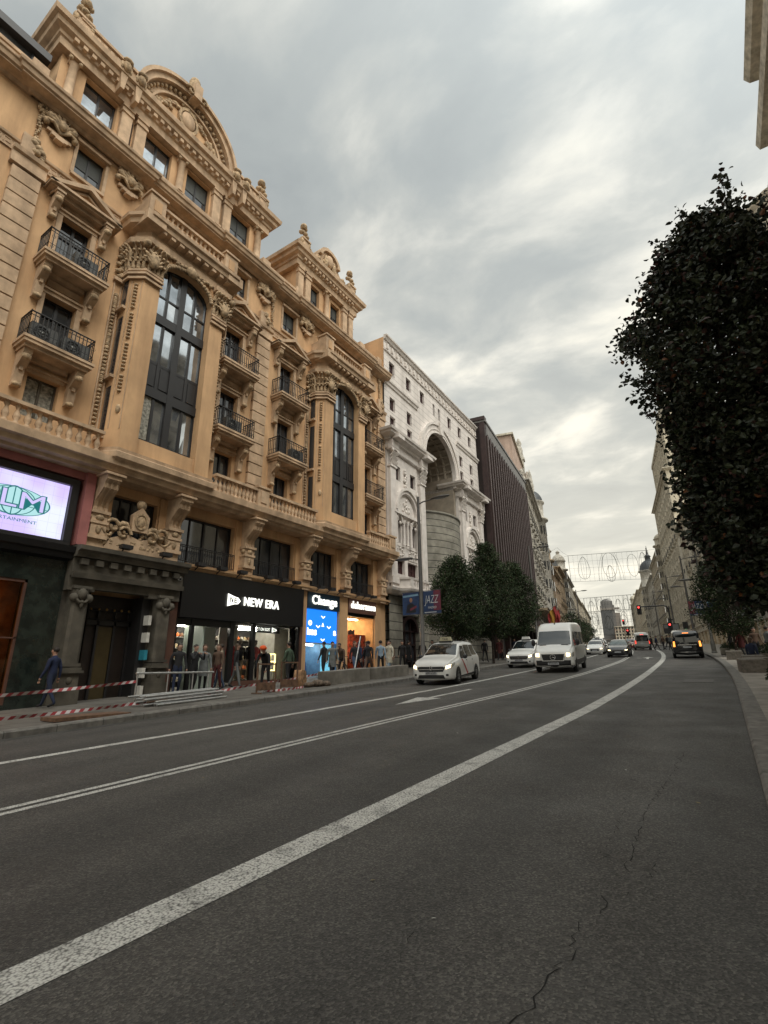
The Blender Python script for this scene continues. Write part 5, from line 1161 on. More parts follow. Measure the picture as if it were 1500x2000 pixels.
# ---------------------------------------------------------------- generic period block for the rest of the street
def block(name, label, A, Bp, ztop, mt, mt2, floors=6, bays=8, roof='flat', bal=(), corn=(), win=(.9, 1.7), gh=4.2, sh=None, depth=14, turret=None, lit=False, bow=False):
    t, L_, z0 = frame(A, Bp, name, label); zb = z0; zs = z0+gh; fh = (ztop-zs)/floors; bw = L_/bays; ww, wh = win[0], min(win[1], fh*.66)
    ops = [(bw*(k+.5)-ww/2, bw*(k+.5)+ww/2, zs+fh*j+fh*.2, zs+fh*j+fh*.2+wh) for k in range(bays) for j in range(floors)]
    m = MB(0, zb); wallgrid(m, 0, L_, zs, ztop, ops, 0, .35, mt); m.box(0, L_, -depth, -.37, zs-.05, ztop, mt); m.box(0, .05, -.37, -.002, zs, ztop, mt); m.box(L_-.05, L_, -.37, -.002, zs, ztop, mt)
    if bow:
        for k in range(0, bays, 3): m.prism([(bw*k+.1, 0), (bw*k+.25, .5), (bw*(k+1)-.25, .5), (bw*(k+1)-.1, 0)], zs+fh*.9, ztop-fh*.6, 'z', mt2)
    m.build('wall', mt, t)
    wm = MB(); x0 = -ww/2
    for a in ((x0, x0+.07, 0, wh), (-x0-.07, -x0, 0, wh), (-.04, .04, 0, wh), (x0, -x0, 0, .07), (x0, -x0, wh-.07, wh)): wm.box(a[0], a[1], -.28, -.2, a[2], a[3], sh or PST)
    wm.add([(x0, .27, 0), (-x0, .27, 0), (-x0, .27, wh), (x0, .27, wh)], [(0, 1, 2, 3)], GLS)
    wm.box(x0-.12, -x0+.12, 0, .1, wh, wh+.14, mt2); wm.box(x0-.1, -x0+.1, 0, .12, -.12, 0, mt2)
    for s in (-1, 1): wm.box(s*(ww/2+.08)-.07, s*(ww/2+.08)+.07, 0, .05, 0, wh, mt2)
    wm = wm.mesh('window', GLS)
    for o in ops[:100]: part('window', wm, t, ((o[0]+o[1])/2, 0, o[2]-zb))
    bm_ = MB(); bm_.box(-ww*.75, ww*.75, 0, .55, -.16, 0, mt2)
    for k in range(9): bm_.box(-ww*.72+ww*1.44*k/8-.012, -ww*.72+ww*1.44*k/8+.012, .5, .52, 0, .9, IRN)
    bm_.box(-ww*.73, ww*.73, .48, .54, .86, .92, IRN)
    for s in (-1, 1): bm_.box(s*ww*.72-.015, s*ww*.72+.015, .0, .52, .84, .9, IRN); bm_.box(s*ww*.5-.08, s*ww*.5+.08, 0, .35, -.4, -.16, mt2)
    bm_ = bm_.mesh('balcony', mt2)
    for j in bal:
        for k in range(bays): part('balcony', bm_, t, (bw*(k+.5), 0, zs+fh*j+fh*.2-.05-zb))
    m = MB(0, zb)
    for zc, pr_ in [(zs, .35), (ztop, .8)]+[(zs+fh*j, .3) for j in corn]:
        m.path([(0, zc-.3), (pr_*.5, zc-.25), (pr_*.6, zc-.05), (pr_, zc), (pr_, zc+.18), (0, zc+.25)], [(0, -1.0), (0, 0), (L_, 0), (L_, -1.0)], mt2)
    m.box(-.02, L_+.02, -1.2, .25, ztop, ztop+.3, mt2)
    for k in range(bays+1):
        if 0 <= k <= bays: m.box(max(0, bw*k-.22), min(L_, bw*k+.22), 0, .14, zs+fh*.9, ztop-.3, mt2)
    m.build('cornice', mt2, t)
    m = MB(0, zb); m.box(0, L_, -depth, -1.6, zb-.5, zs, IND)
    for k in range(bays+1): m.box(max(0, bw*k-.3), min(L_, bw*k+.3), -1.6, .06, zb-.5, zs, mt2)
    m.box(0, L_, -.3, .1, zs-1.0, zs, mt2)
    for k in range(bays):
        if lit or k % 3 == 1: m.box(bw*k+.5, bw*(k+1)-.5, -1.2, -1.15, zb+.2, zs-1.3, mat('lit_shop_back', (.5, .35, .2), .8, .2, emit=(1, .7, .4), estr=.35))
        m.add([(bw*k+.3, .2, zb), (bw*(k+1)-.3, .2, zb), (bw*(k+1)-.3, .2, zs-1), (bw*k+.3, .2, zs-1)], [(0, 1, 2, 3)], SGL)
    m.build('shop_fronts', mt2, t)
    if roof == 'mansard':
        m = MB(0, zb); RF = mat('zinc_roof', (.11, .115, .12), .5, .15, 2); zz = ztop+.3
        m.prism([(-.5, zz), (-1.5, zz+2.6), (-6, zz+3.2), (-depth, zz+3.2), (-depth, zz)], 0, L_, 'x', RF)
        for k in range(bays):
            c = bw*(k+.5)
            if k % 2 == 0: m.box(c-.5, c+.5, -1.6, -.35, zz, zz+1.6, mt2); m.prism([(c-.62, zz+1.6), (c+.62, zz+1.6), (c, zz+2.15)], -1.7, -.25, 'o', mt2); m.box(c-.28, c+.28, -.4, -.33, zz+.4, zz+1.4, GLS)
        m.build('roof', RF, t)
    elif roof == 'parapet':
        m = MB(0, zb); m.box(0, L_, -.5, -.1, ztop+.3, ztop+1.2, mt2)
        for k in range(bays+1): m.box(max(0, bw*k-.3), min(L_, bw*k+.3), -.6, 0, ztop+.3, ztop+1.5, mt2); m.lathe(min(L_-.3, max(.3, bw*k)), -.3, [(.2, ztop+1.5), (.3, ztop+1.8), (.12, ztop+2.1)], 8, mt2)
        m.box(2, L_-2, -depth, -3, ztop, ztop+2.6, mt); m.build('roof_parapet', mt2, t)
    if turret:
        m = MB(0, zb); c, r_, h = turret[:3]; kind_ = turret[3]
        m.lathe(c, -r_*.5, [(r_, zs), (r_, ztop+.2), (r_+.5, ztop+.3), (r_+.5, ztop+.6), (r_*.92, ztop+.7), (r_*.92, ztop+h*.45), (r_*1.05, ztop+h*.47), (r_*1.05, ztop+h*.5)], 20, mt2)
        dm = mat('slate_dome', (.04, .045, .05), .45, .2, 3) if kind_ == 'dark' else mt2
        m.lathe(c, -r_*.5, [(r_*.95*cos(a), ztop+h*.5+h*.32*sin(a)) for a in [pi/2*k/7 for k in range(8)]], 18, dm)
        m.lathe(c, -r_*.5, [(r_*.28, ztop+h*.8), (r_*.24, ztop+h*.9), (r_*.34, ztop+h*.91), (r_*.05, ztop+h)], 10, dm)
        for k in range(10):
            a = pi+pi*(k+.5)/10*1.0
            for j in range(floors): m.box(c+r_*cos(a)*1.0-.25, c+r_*cos(a)*1.0+.25, -r_*.5-r_*sin(a)-.1, -r_*.5-r_*sin(a)+.06, zs+fh*j+fh*.25, zs+fh*j+fh*.25+wh*.9, GLS)
        if len(turret) > 4:     # winged statue on a ball
            zt = ztop+h; m.tube([(c, r_*.5, zt-.3), (c, r_*.5, zt+1.8)], .45, 8, BLK, .2); m.tube([(c, r_*.5, zt+1.4), (c+1.6, r_*.5, zt+3.0)], .22, 6, BLK, .05); m.tube([(c, r_*.5, zt+1.4), (c-1.4, r_*.5, zt+2.6)], .22, 6, BLK, .05); m.ell(c, -r_*.5, zt+2.1, .28, .28, .32, 8, 6, BLK)
        m.build('turret', mt2, t)
    return t, L_, zb
CRM = mat('cream_stone', (.56, .50, .39), .85, .13, .6, .3, 30, stain=.18, streak=True); CRM2 = mat('cream_trim', (.58, .53, .43), .85, .2, 3, .5, 20, stain=.35)
WST = mat('weathered_white_stone', (.48, .45, .39), .85, .14, .7, .3, 30, stain=.2, streak=True); WST2 = mat('weathered_white_trim', (.50, .47, .41), .85, .25, 4, .6, 18, stain=.35)
PKS = mat('pink_stone', (.42, .31, .25), .85, .12, .8, .2, 30, stain=.3, streak=True); TAN = mat('tan_stone', (.36, .28, .19), .85, .14, .8, .3, 30, stain=.4, streak=True)
def lp(y, off): return (off+cu(y), y)
t, L_, zb = block('beaux_arts_building', 'weathered white building with carved attic, statues and a round corner turret', (-20.3, 68.2), lp(98, -18.2), 25.5, WST, WST2, 6, 9, 'parapet', (1, 2, 3, 4), (3, 5), turret=(L_-3 if False else 24.0, 2.4, 8, 'dark'))
m = MB(0, zb); m.box(0, 14, -14, -1.2, 25.5, 33.2, PKS); m.box(-.3, 14.3, -14, -.9, 33.2, 33.5, CRM2); m.box(12.0, 12.2, -3, -2.8, 33.5, 35, BLK)
m.build('party_wall', PKS, t)
m = MB(0, zb); rnd = random.Random(21); m.box(14, 22, -5, -.6, 25.5, 32, WST2)
for k in range(9): m.box(13.8+k*.95, 14.2+k*.95, -.7, -.3, 25.8, 32.2-k*.25, WST2)
m.box(15.4, 16.6, -2.2, -1.0, 32, 36.5, WST2); m.box(15.2, 16.8, -2.4, -.8, 35.2, 35.6, WST2); m.lathe(16, -1.6, [(.5, 36.5), (.65, 37.3), (.4, 38.2), (.55, 38.6), (.15, 39.6)], 8, WST2)
for k in range(46): m.ell(14.2+rnd.random()*8, -.5, 26+rnd.random()*6, rnd.uniform(.2, .5), .35, rnd.uniform(.2, .55), 6, 5, WST2)
for k, x in enumerate((18.5, 20.2, 21.8, 23, 25.5, 27.5)): m.lathe(x, -.4, [(.28, 25.8+(6 if k < 3 else .6)-k*.4), (.34, 27+(6 if k < 3 else .6)-k*.4), (.18, 27.8+(6 if k < 3 else .6)-k*.4), (.05, 28.3+(6 if k < 3 else .6)-k*.4)], 7, WST2)
m.build('carved_attic', WST2, t)
m = MB(0, zb); m.box(.5, L_-3, 0, 1.5, 7.4, 7.7, WST2); m.box(.5, L_-3, .1, 1.35, 7.1, 7.4, TAN); m.box(.5, L_-3, 1.38, 1.44, 7.7, 8.5, WST2); m.build('long_balcony', WST2, t)
block('bank_building', 'beige classical building with paired columns and a deep eaves cornice', lp(98.6, -18.2), lp(122, -18.2), 19.5, PKS, TAN, 4, 6, 'flat', (1,), (3,), (1.1, 2.0), 3.8, turret=(2.4, 2.0, 5, 'light'))
block('corner_building', 'grey-green narrow house with banners beyond the beige building', lp(122.6, -18.2), lp(138, -18.2), 22.5, TAN, TAN, 5, 5, 'flat', (2,), (2, 4))
block('pale_building', 'pale grey period building with white window bays farther down the left side', lp(138.6, -18.2), lp(172, -18.2), 24.5, WST, WST2, 6, 8, 'mansard', (1, 3), (4,), turret=(2.5, 1.8, 6, 'light'))
block('balcony_building', 'small-looking beige building with round-topped attic far down the left side', lp(172.6, -18.2), lp(215, -18.2), 23.0, TAN, CRM2, 5, 9, 'mansard', (1, 2), (3,))
block('distant_building', 'hazy cream building, last on the left side of the street', lp(216, -18.2), lp(300, -18.2), 24.0, CRM, CRM2, 5, 14, 'flat', (), (3,))
# right side: far end first so that each front faces the street
block('apartment_building', 'cream building edge at the upper right corner with stepped cornices', (7.3, 26.2), (7.3, -22), 26.0, CRM, CRM2, 6, 12, 'flat', (2, 4), (4, 5), gh=4.6, lit=True)
t = bpy.data.objects['apartment_building']; m = MB(0, gz(-22)+.1); m.box(.3, 48, -.5, .3, 26.3, 28.7, CRM2)
m.path([(0, 28.4), (.5, 28.5), (.6, 28.8), (1.0, 28.9), (1.2, 29.3), (0, 29.4)], [(.2, .2), (48, .2)], CRM2); m.path([(0, 25.6), (.5, 25.75), (.7, 26.1), (1.2, 26.2), (1.3, 26.7), (0, 26.8)], [(-.4, -1), (-.4, 0), (48, 0)], CRM2); m.box(-.3, 48, -1, .45, 26.8, 28.4, CRM2)
m.path([(0, 24.2), (.6, 24.4), (1.0, 24.6), (1.05, 24.9), (0, 25.0)], [(-3.2, -1), (-3.2, 0), (48, 0)], CRM2); m.box(-3.1, .1, -8, 0, -1, 24.3, CRM)
m.build('top_cornice', CRM2, t)
block('curved_top_building', 'cream building with a rounded yellow top storey seen over the big tree', (6.2, 58), (6.9, 40), 27.5, CRM, CRM2, 6, 8, 'parapet', (1, 3), (4,), gh=4.4, lit=True)
t = bpy.data.objects['curved_top_building']; zb_ = t.location.z; m = MB(0, zb_)
m.lathe(16.6, -3.3, [(3.3, 18), (3.3, 29.4), (3.7, 29.8), (3.75, 30.2), (3.4, 30.4), (3.35, 32.2), (3.6, 32.5), (3.65, 32.8), (.2, 33.0)], 32, CRM2, sq=True)
m.build('rounded_corner', CRM2, t)
block('period_building', 'ornate cream building behind the dark tree on the right', lp(86, 7.4), lp(58.5, 7.3), 23, WST, WST2, 6, 8, 'mansard', (0, 2, 4), (3,), lit=True)
block('canopied_building', 'cream building with a metal canopy and tall windows on the right', lp(116, 7.4), lp(86.6, 7.4), 26, CRM, CRM2, 6, 8, 'flat', (1, 3), (2, 5), lit=True, bow=True)
t, L_, zb = block('telephone_tower', 'tall cream stepped tower rising above the right side of the street', lp(152, 7.4), lp(117, 7.4), 40, CRM, CRM2, 10, 9, 'flat', (5,), (3, 7), (1.0, 1.8), 5)
m = MB(0, zb); m.box(3, L_-3, -12, -1.2, 40, 52, CRM); m.box(2.6, L_-2.6, -12.4, -.8, 51.6, 52.4, CRM2); m.box(8, L_-10, -11, -3, 52, 62, CRM)
for k in range(8):
    for j in range(3): m.box(4.5+k*3.3, 5.7+k*3.3, -1.2, -1.12, 41.5+j*3.4, 43.6+j*3.4, GLS)
for k in range(10): m.box(2.9+k*3.2, 3.3+k*3.2, -1.2, -.9, 40, 51.6, CRM2)
m.build('upper_storeys', CRM, t)
block('ornate_hotel', 'tan building with carved gables next beyond the tall tower', lp(192, 7.4), lp(153, 7.4), 31, TAN, CRM2, 7, 10, 'parapet', (1, 3, 5), (4,), turret=(36, 2.2, 5, 'light'))
block('domed_building', 'pale building with a dark dome topped by a winged statue', lp(232, 7.4), lp(193, 7.4), 29, WST, WST2, 6, 9, 'mansard', (1, 3), (4,), turret=(6, 4.0, 14, 'dark', 1))
block('gabled_building', 'pale building with a sloping green-grey gable far along the right side', lp(290, 7.4), lp(233, 7.4), 34, CRM, CRM2, 7, 12, 'mansard', (2,), (4,))
block('tapering_building', 'cream building with a corner turret, last on the right side', lp(372, 7.4), lp(291, 7.4), 37, TAN, CRM2, 7, 14, 'flat', (), (5,), turret=(3.5, 3.5, 8, 'light'))
# closing the view: dark modern tower and low brick range
t, L_, zb = frame((-93, 430), (-58, 436), 'distant_tower', 'dark grey stepped tower closing the far end of the street')
DT = mat('distant_dark_stone', (.13, .125, .12), .8, .1, .2); DT2 = mat('distant_light_stone', (.2, .18, .16), .8, .1, .2)
m = MB(0, zb); m.box(15, 25.5, -20, 0, zb-3, 45, DT); m.box(25.5, 29, -20, -1.5, zb-3, 39, DT2); m.box(15.6, 24.5, -12, -2, 45, 48.5, DT); m.lathe(20, -6, [(3.4, 48.5), (2.8, 50), (.4, 50.8)], 14, DT); m.box(14.9, 29.1, .0, .4, 41.4, 43, DT2); m.box(15.6, 23.5, 0, .15, 22, 41, GLS); m.build('tower', DT, t)
m = MB(0, zb); m.box(14, 34, -10, .5, zb-3, 20, DT)
for j in range(5): m.box(13.8, 34.2, .5, .9, 8+j*2.6, 8.7+j*2.6, DT2)
m.build('podium', DT, t)
block('brick_range', 'low brick and cream terrace with red roof lines at the end of the street', (-67, 418), (-38, 424), 27, mat('distant_brick', (.26, .15, .1), .85, .12, .5), CRM2, 6, 14, 'flat', (), (1, 2, 3, 4), (1.1, 1.6))
# ---------------------------------------------------------------- vehicles
CW = mat('white_car_paint', (.72, .72, .70), .28, .02, coat=.6); CB = mat('black_car_paint', (.012, .013, .016), .22, .05, coat=.8); CG = mat('grey_paint_and_reflection', (.32, .32, .30), .35, .05, coat=.5); CR = mat('dark_red_paint', (.12, .012, .015), .3, .05, coat=.6)
TY = mat('tyre', (.014, .014, .014), .8, .15); RIM = mat('wheel_rim', (.30, .30, .30), .35, .1, metal=.7); PLS = mat('black_plastic', (.014, .014, .015), .55, .1); CGL = mat('car_glass', (.012, .016, .018), .03, 0, coat=.8)
HLM = mat('headlight_on', (.9, .85, .7), .3, 0, emit=(1, .80, .45), estr=3); HLH = mat('headlight_lens', (.4, .4, .36), .1, .2, metal=.3); TLM = mat('tail_light_on', (.5, .02, .02), .3, 0, emit=(1, .05, .03), estr=2.2); TLO = mat('amber_light', (.6, .2, .02), .3, 0, emit=(1, .32, .06), estr=2.2)
PLT = mat('number_plate', (.42, .43, .45), .5, .05); CHR = mat('chrome', (.5, .5, .5), .15, 0, metal=.9)
def ring_pts(st):
    y, w_, zb, zt, top, tw = st; r = []
    r.append((w_*.80, zb)); r.append((w_*.96, zb+.04)); r.append((w_, zb+(zt-zb)*.35)); r.append((w_*1.0, zb+(zt-zb)*.7)); r.append((w_*.975, zt)); r.append((w_*.95, zt+.02+(top-zt)*.05))
    r.append((tw+(w_*.95-tw)*.45, zt+(top-zt)*.55)); r.append((tw+.02, zt+(top-zt)*.92)); r.append((tw-.07, top-.005)); r.append((tw*.6, top+.02)); r.append((0, top+.03)); return [(a, y, b) for a, b in r]
def loft(sts, mt, name='body', parent=None):
    m = MB(); V = []; n = 21
    for s in sts:
        R = ring_pts(s); V += [(-p[0], p[1], p[2]) for p in R]+[p for p in R[:-1]][::-1]
    F = [(i*n+j, i*n+(j+1) % n, (i+1)*n+(j+1) % n, (i+1)*n+j) for i in range(len(sts)-1) for j in range(n)]
    m.add(V, F, mt, True); m.add(V, [tuple(range(n)), tuple(range((len(sts)-1)*n, len(sts)*n))[::-1]], mt)
    me = m.mesh(name, mt)
    bm = bmesh.new(); bm.from_mesh(me); bmesh.ops.remove_doubles(bm, verts=bm.verts, dist=.0005); bmesh.ops.recalc_face_normals(bm, faces=bm.faces)
    bmesh.ops.subdivide_edges(bm, edges=bm.edges, cuts=1, smooth=.6, use_grid_fill=True); bvh = BVHTree.FromBMesh(bm); bm.to_mesh(me); bm.free()
    for p in me.polygons: p.use_smooth = True
    return me, bvh
def patch(bvh, c, d, name, mt, parent, nx=8, nz=5, off=.008, thick=0):
    """bilinear patch with corners c laid onto the body along direction d"""
    d = Vector(d).normalized(); V = []; c = [Vector(q) for q in c]
    for j in range(nz+1):
        for i in range(nx+1):
            u, v = i/nx, j/nz; p = (c[0]*(1-u)+c[1]*u)*(1-v)+(c[3]*(1-u)+c[2]*u)*v
            h = bvh.ray_cast(p-d*3, d); q = (h[0] if h[0] else p)-d*off; V.append(q)
    F = [(j*(nx+1)+i, j*(nx+1)+i+1, (j+1)*(nx+1)+i+1, (j+1)*(nx+1)+i) for j in range(nz) for i in range(nx)]
    m = MB(); m.add(V, F, mt, True)
    if thick:
        V2 = [v+d*thick for v in V]; m.add([*V, *V2], [(i, i+1, len(V)+i+1, len(V)+i) for i in range(nx)]+[(nz*(nx+1)+i, nz*(nx+1)+i+1, len(V)+nz*(nx+1)+i+1, len(V)+nz*(nx+1)+i) for i in range(nx)]+[(j*(nx+1), (j+1)*(nx+1), len(V)+(j+1)*(nx+1), len(V)+j*(nx+1)) for j in range(nz)]+[(j*(nx+1)+nx, (j+1)*(nx+1)+nx, len(V)+(j+1)*(nx+1)+nx, len(V)+j*(nx+1)+nx) for j in range(nz)], mt)
    return m.build(name, mt, parent)
def wheel_mesh(r, w_=.2):
    m = MB(); P = [(r*.62, -w_/2), (r*.93, -w_/2), (r, -w_*.35), (r, w_*.35), (r*.93, w_/2), (r*.62, w_/2)]; n = 24; V = []
    for a in range(n):
        t = 2*pi*a/n
        for q in P: V.append((q[1], q[0]*cos(t), q[0]*sin(t)))
    k = len(P); m.add(V, [(a*k+j, a*k+j+1, ((a+1) % n)*k+j+1, ((a+1) % n)*k+j) for a in range(n) for j in range(k-1)], TY, True)
    h = MB()
    for sx in (-1, 1):
        x = sx*w_*.36; h.add([(x, 0, 0)]+[(x-sx*.03, r*.62*cos(2*pi*a/20), r*.62*sin(2*pi*a/20)) for a in range(20)], [(0, 1+a, 1+(a+1) % 20) for a in range(20)], PLS)
        for sp in range(5):
            a = 2*pi*sp/5+.3; c0, s0 = cos(a), sin(a); px, pz = -s0, c0
            h.add([(x+sx*.02, px*.05, pz*.05), (x+sx*.02, -px*.05, -pz*.05), (x+sx*.01, r*.6*c0-px*.035, r*.6*s0-pz*.035), (x+sx*.01, r*.6*c0+px*.035, r*.6*s0+pz*.035)], [(0, 1, 2, 3)], RIM)
        n2 = 20; R0, R1 = r*.56, r*.64
        h.add([(x+sx*.02, q*cos(2*pi*a/n2), q*sin(2*pi*a/n2)) for q in (R0, R1) for a in range(n2)], [(a, (a+1) % n2, n2+(a+1) % n2, n2+a) for a in range(n2)], RIM)
        h.add([(x+sx*.03, .07*cos(a*pi/4), .07*sin(a*pi/4)) for a in range(8)], [tuple(range(8))], RIM)
    return m.mesh('tyre', TY), h.mesh('rim', RIM)
WM = {}
def vehicle(name, label, cat, loc, rz, sts, paint, wheels, r, feats, group=None, lower=None):
    t = thing(name, label, cat, loc, 0, group); t.rotation_euler = (math.atan(.044), 0, rz)
    me, bvh = loft(sts, paint); body = part('body', me, t)
    w_ = max(s[1] for s in sts)
    if r not in WM: WM[r] = wheel_mesh(r)
    for y in wheels:
        for s in (-1, 1):
            # dark wheel arch laid onto the flank
            m = MB(); V = [(0, 0)]+[(1.16*r*cos(a), 1.16*r*sin(a)) for a in [pi*(k/14) for k in range(15)]]+[(-1.16*r, -r*.5), (1.16*r, -r*.5)]
            pts = []
            for (a, b) in V:
                h = bvh.ray_cast(Vector((s*3, y+a, r+b)), Vector((-s, 0, 0))); x = (h[0].x if h[0] else s*w_*.95); pts.append((x+s*.006, y+a, r+b))
            m.add(pts, [(0, i, i+1) for i in range(1, 15)]+[(0, 15, 16), (0, 16, 17), (0, 17, 1)], PLS); m.build('wheel_arch', PLS, t)
            wh = part('wheel', WM[r][0], t, (s*(w_-.075), y, r)); part('rim', WM[r][1], wh)
    for f in feats:
        kind = f[0]
        if kind == 'p': patch(bvh, f[3], f[4], f[1], f[2], t, *(f[5:] if len(f) > 5 else ()))
        elif kind == 'm':   # mirrored side patch
            for s in (-1, 1): patch(bvh, [(s*abs(q[0]) if q[0] else s*2, q[1], q[2]) for q in f[3]], (-s*f[4][0], f[4][1], f[4][2]), f[1], f[2], t, *(f[5:] if len(f) > 5 else ()))
        elif kind == 'box':
            m = MB(); x0, x1, y0, y1, z0, z1 = f[3]; m.add([(x0, y0, z0), (x1, y0, z0), (x1, y1, z0), (x0, y1, z0), (x0, y0, z1), (x1, y0, z1), (x1, y1, z1), (x0, y1, z1)], [(0, 3, 2, 1), (4, 5, 6, 7), (0, 1, 5, 4), (1, 2, 6, 5), (2, 3, 7, 6), (3, 0, 4, 7)], f[2])
            o = m.build(f[1], f[2], t); bv = o.modifiers.new('b', 'BEVEL'); bv.width = min(.03, min(x1-x0, y1-y0, z1-z0)*.35); bv.segments = 2
        elif kind == 'mir':
            for s in (-1, 1):
                m = MB(); m.ell(s*(w_+.13), -f[1], f[2], .11, .08, f[3], 8, 6, f[4]); m.tube([(s*w_*.94, f[1], f[2]-.05), (s*(w_+.08), f[1], f[2]-.04)], .03, 5, PLS); m.build('wing_mirror', f[4], t)
    return t, bvh
FX = lambda x0, x1, z0, z1, y=-3: [(x0, y, z0), (x1, y, z0), (x1, y, z1), (x0, y, z1)]
SXp = lambda ys, z0, z1: [(2, ys[0], z0), (2, ys[1], z0), (2, ys[2], z1), (2, ys[3], z1)]
TAXI = [(-2.25, .60, .30, .58, .66, .48), (-2.2, .76, .24, .66, .80, .64), (-2.02, .84, .21, .78, .92, .72), (-1.5, .875, .2, .88, 1.02, .74), (-1.12, .875, .2, .92, 1.09, .73), (-.92, .875, .2, .94, 1.2, .70), (-.4, .875, .2, .96, 1.54, .64), (-.12, .875, .2, .97, 1.62, .63), (.6, .875, .2, .99, 1.67, .62), (1.4, .875, .2, 1.0, 1.66, .61), (1.9, .87, .2, 1.0, 1.58, .59), (2.12, .86, .22, 1.0, 1.30, .60), (2.25, .80, .3, .92, 1.02, .62)]
def taxi(loc, rz, label, stripe=True, lite=False):
    F = [('p', 'windscreen', CGL, [(-.70, -1.02, 1.13), (.70, -1.02, 1.13), (.56, -.28, 1.56), (-.56, -.28, 1.56)], (0, .55, -.85), 10, 8),
         ('p', 'grille', PLS, [(-.5, -3, .52), (.5, -3, .52), (.62, -3, .72), (-.62, -3, .72)], (0, 1, 0)), ('p', 'air_intake', PLS, [(-.58, -3, .26), (.58, -3, .26), (.52, -3, .40), (-.52, -3, .40)], (0, 1, 0)),
         ('p', 'number_plate', PLT, FX(-.26, .26, .415, .515), (0, 1, 0), 4, 2, .02), ('p', 'chrome_bar', CHR, FX(-.5, .5, .60, .625), (0, 1, 0), 8, 1, .014)]
    for s in (-1, 1):
        F.append(('p', 'headlight', HLM, [(s*.62, -3, .62), (s*.80, -3, .68), (s*.80, -3, .80), (s*.62, -3, .74)], (0, 1, 0), 5, 4, .012))
        F.append(('p', 'headlight_housing', HLH, [(s*3, -2.13, .66), (s*3, -1.8, .78), (s*3, -1.72, .88), (s*3, -2.10, .80)], (-s, 0, 0), 5, 4, .007))
        F.append(('p', 'fog_light', PLS, FX(min(s*.62, s*.72), max(s*.62, s*.72), .36, .44), (0, 1, 0), 3, 3, .01))
        for q, (ys, z0, z1) in enumerate((((-.78, .05, -.02, -.35), 1.02, 1.5), ((.12, .95, .90, .08), 1.03, 1.53), ((1.03, 1.85, 1.70, 1.0), 1.08, 1.52))):
            F.append(('p', 'side_window', CGL, [(s*3, ys[0], z0), (s*3, ys[1], z0), (s*3, ys[2], z1), (s*3, ys[3], z1)], (-s, 0, 0), 6, 5, .008))
        for y in (.07, .98): F.append(('p', 'door_line', PLS, [(s*3, y-.006, .35), (s*3, y+.006, .35), (s*3, y+.006, .99), (s*3, y-.006, .99)], (-s, 0, 0), 1, 8, .004))
        for y in (-.1, .82): F.append(('p', 'door_handle', PLS, [(s*3, y-.08, .88), (s*3, y+.06, .88), (s*3, y+.06, .92), (s*3, y-.08, .92)], (-s, 0, 0), 2, 1, .03))
        F.append(('p', 'sill_trim', PLS, [(s*3, -1.0, .27), (s*3, 1.15, .27), (s*3, 1.15, .36), (s*3, -1.0, .31)], (-s, 0, 0), 8, 1, .012))
        if stripe: F.append(('p', 'red_stripe', CR if False else mat('taxi_red', (.42, .01, .015), .4, 0), [(s*3, -.1, .34), (s*3, .08, .34), (s*3, -.62, .97), (s*3, -.76, .97)], (-s, 0, 0), 4, 10, .006))
    F += [('mir', -.72, 1.06, .09, PLS), ('p', 'rear_window', CGL, [(-.5, 3, 1.08), (.5, 3, 1.08), (.5, 3, 1.45), (-.5, 3, 1.45)], (0, -1, 0))]
    t, b = vehicle('taxi', label, 'taxi', loc, rz, TAXI, CW, (-1.38, 1.42), .32, F, 'white taxis coming down the street')
    m = MB(); m.box(-.28, .28, -.12, .12, 1.66, 1.72, PLS); m.prism([(-.27, 1.72), (.27, 1.72), (.22, 1.89), (-.22, 1.89)], -.1, .1, 'o', mat('taxi_sign', (.45, .42, .28), .5, .1) if not lite else CW); m.T = None
    o = m.build('roof_sign', PLS, t, (0, -.1, 0)); 
    if not lite: text_part('sign_letters', 'TAXI', .12, PLS, o, (0, -.105, 1.79), depth=.004)
    m = MB(); ring(m, 0, .66, .035, .06, 2.26, 2.28, CHR, 12, 1.4, 0, 2*pi); m.build('emblem', CHR, t); text_part('plate_letters', '6093 KVM', .11, PLS, t, (0, -2.275, .465), depth=.003, width=.42)
    return t
def onroad(y, off): return (cu(y)+off, y, gz(y)+.005)
taxi((-10.4, 20.95, gz(20.95)), .15, 'white taxi van with a red diagonal door stripe, nearest oncoming vehicle')
taxi((-10.95, 33.9, gz(33.9)), -hd(34)+.0, 'white taxi with a white roof light, half hidden behind the large van', True, True)
VAN = [(-2.95, .78, .40, .82, .92, .62), (-2.9, .90, .34, .95, 1.08, .74), (-2.6, .97, .30, 1.12, 1.26, .82), (-2.3, .99, .28, 1.22, 1.38, .86), (-2.08, .99, .28, 1.25, 1.55, .86), (-1.72, .99, .28, 1.28, 2.05, .84), (-1.55, .99, .28, 1.3, 2.28, .83), (-1.3, .99, .28, 1.3, 2.50, .82), (-.85, .99, .28, 1.3, 2.60, .82), (1.0, .99, .3, 1.3, 2.62, .82), (2.7, .99, .3, 1.3, 2.6, .82), (2.88, .97, .35, 1.3, 2.5, .8), (2.95, .92, .4, 1.2, 2.3, .78)]
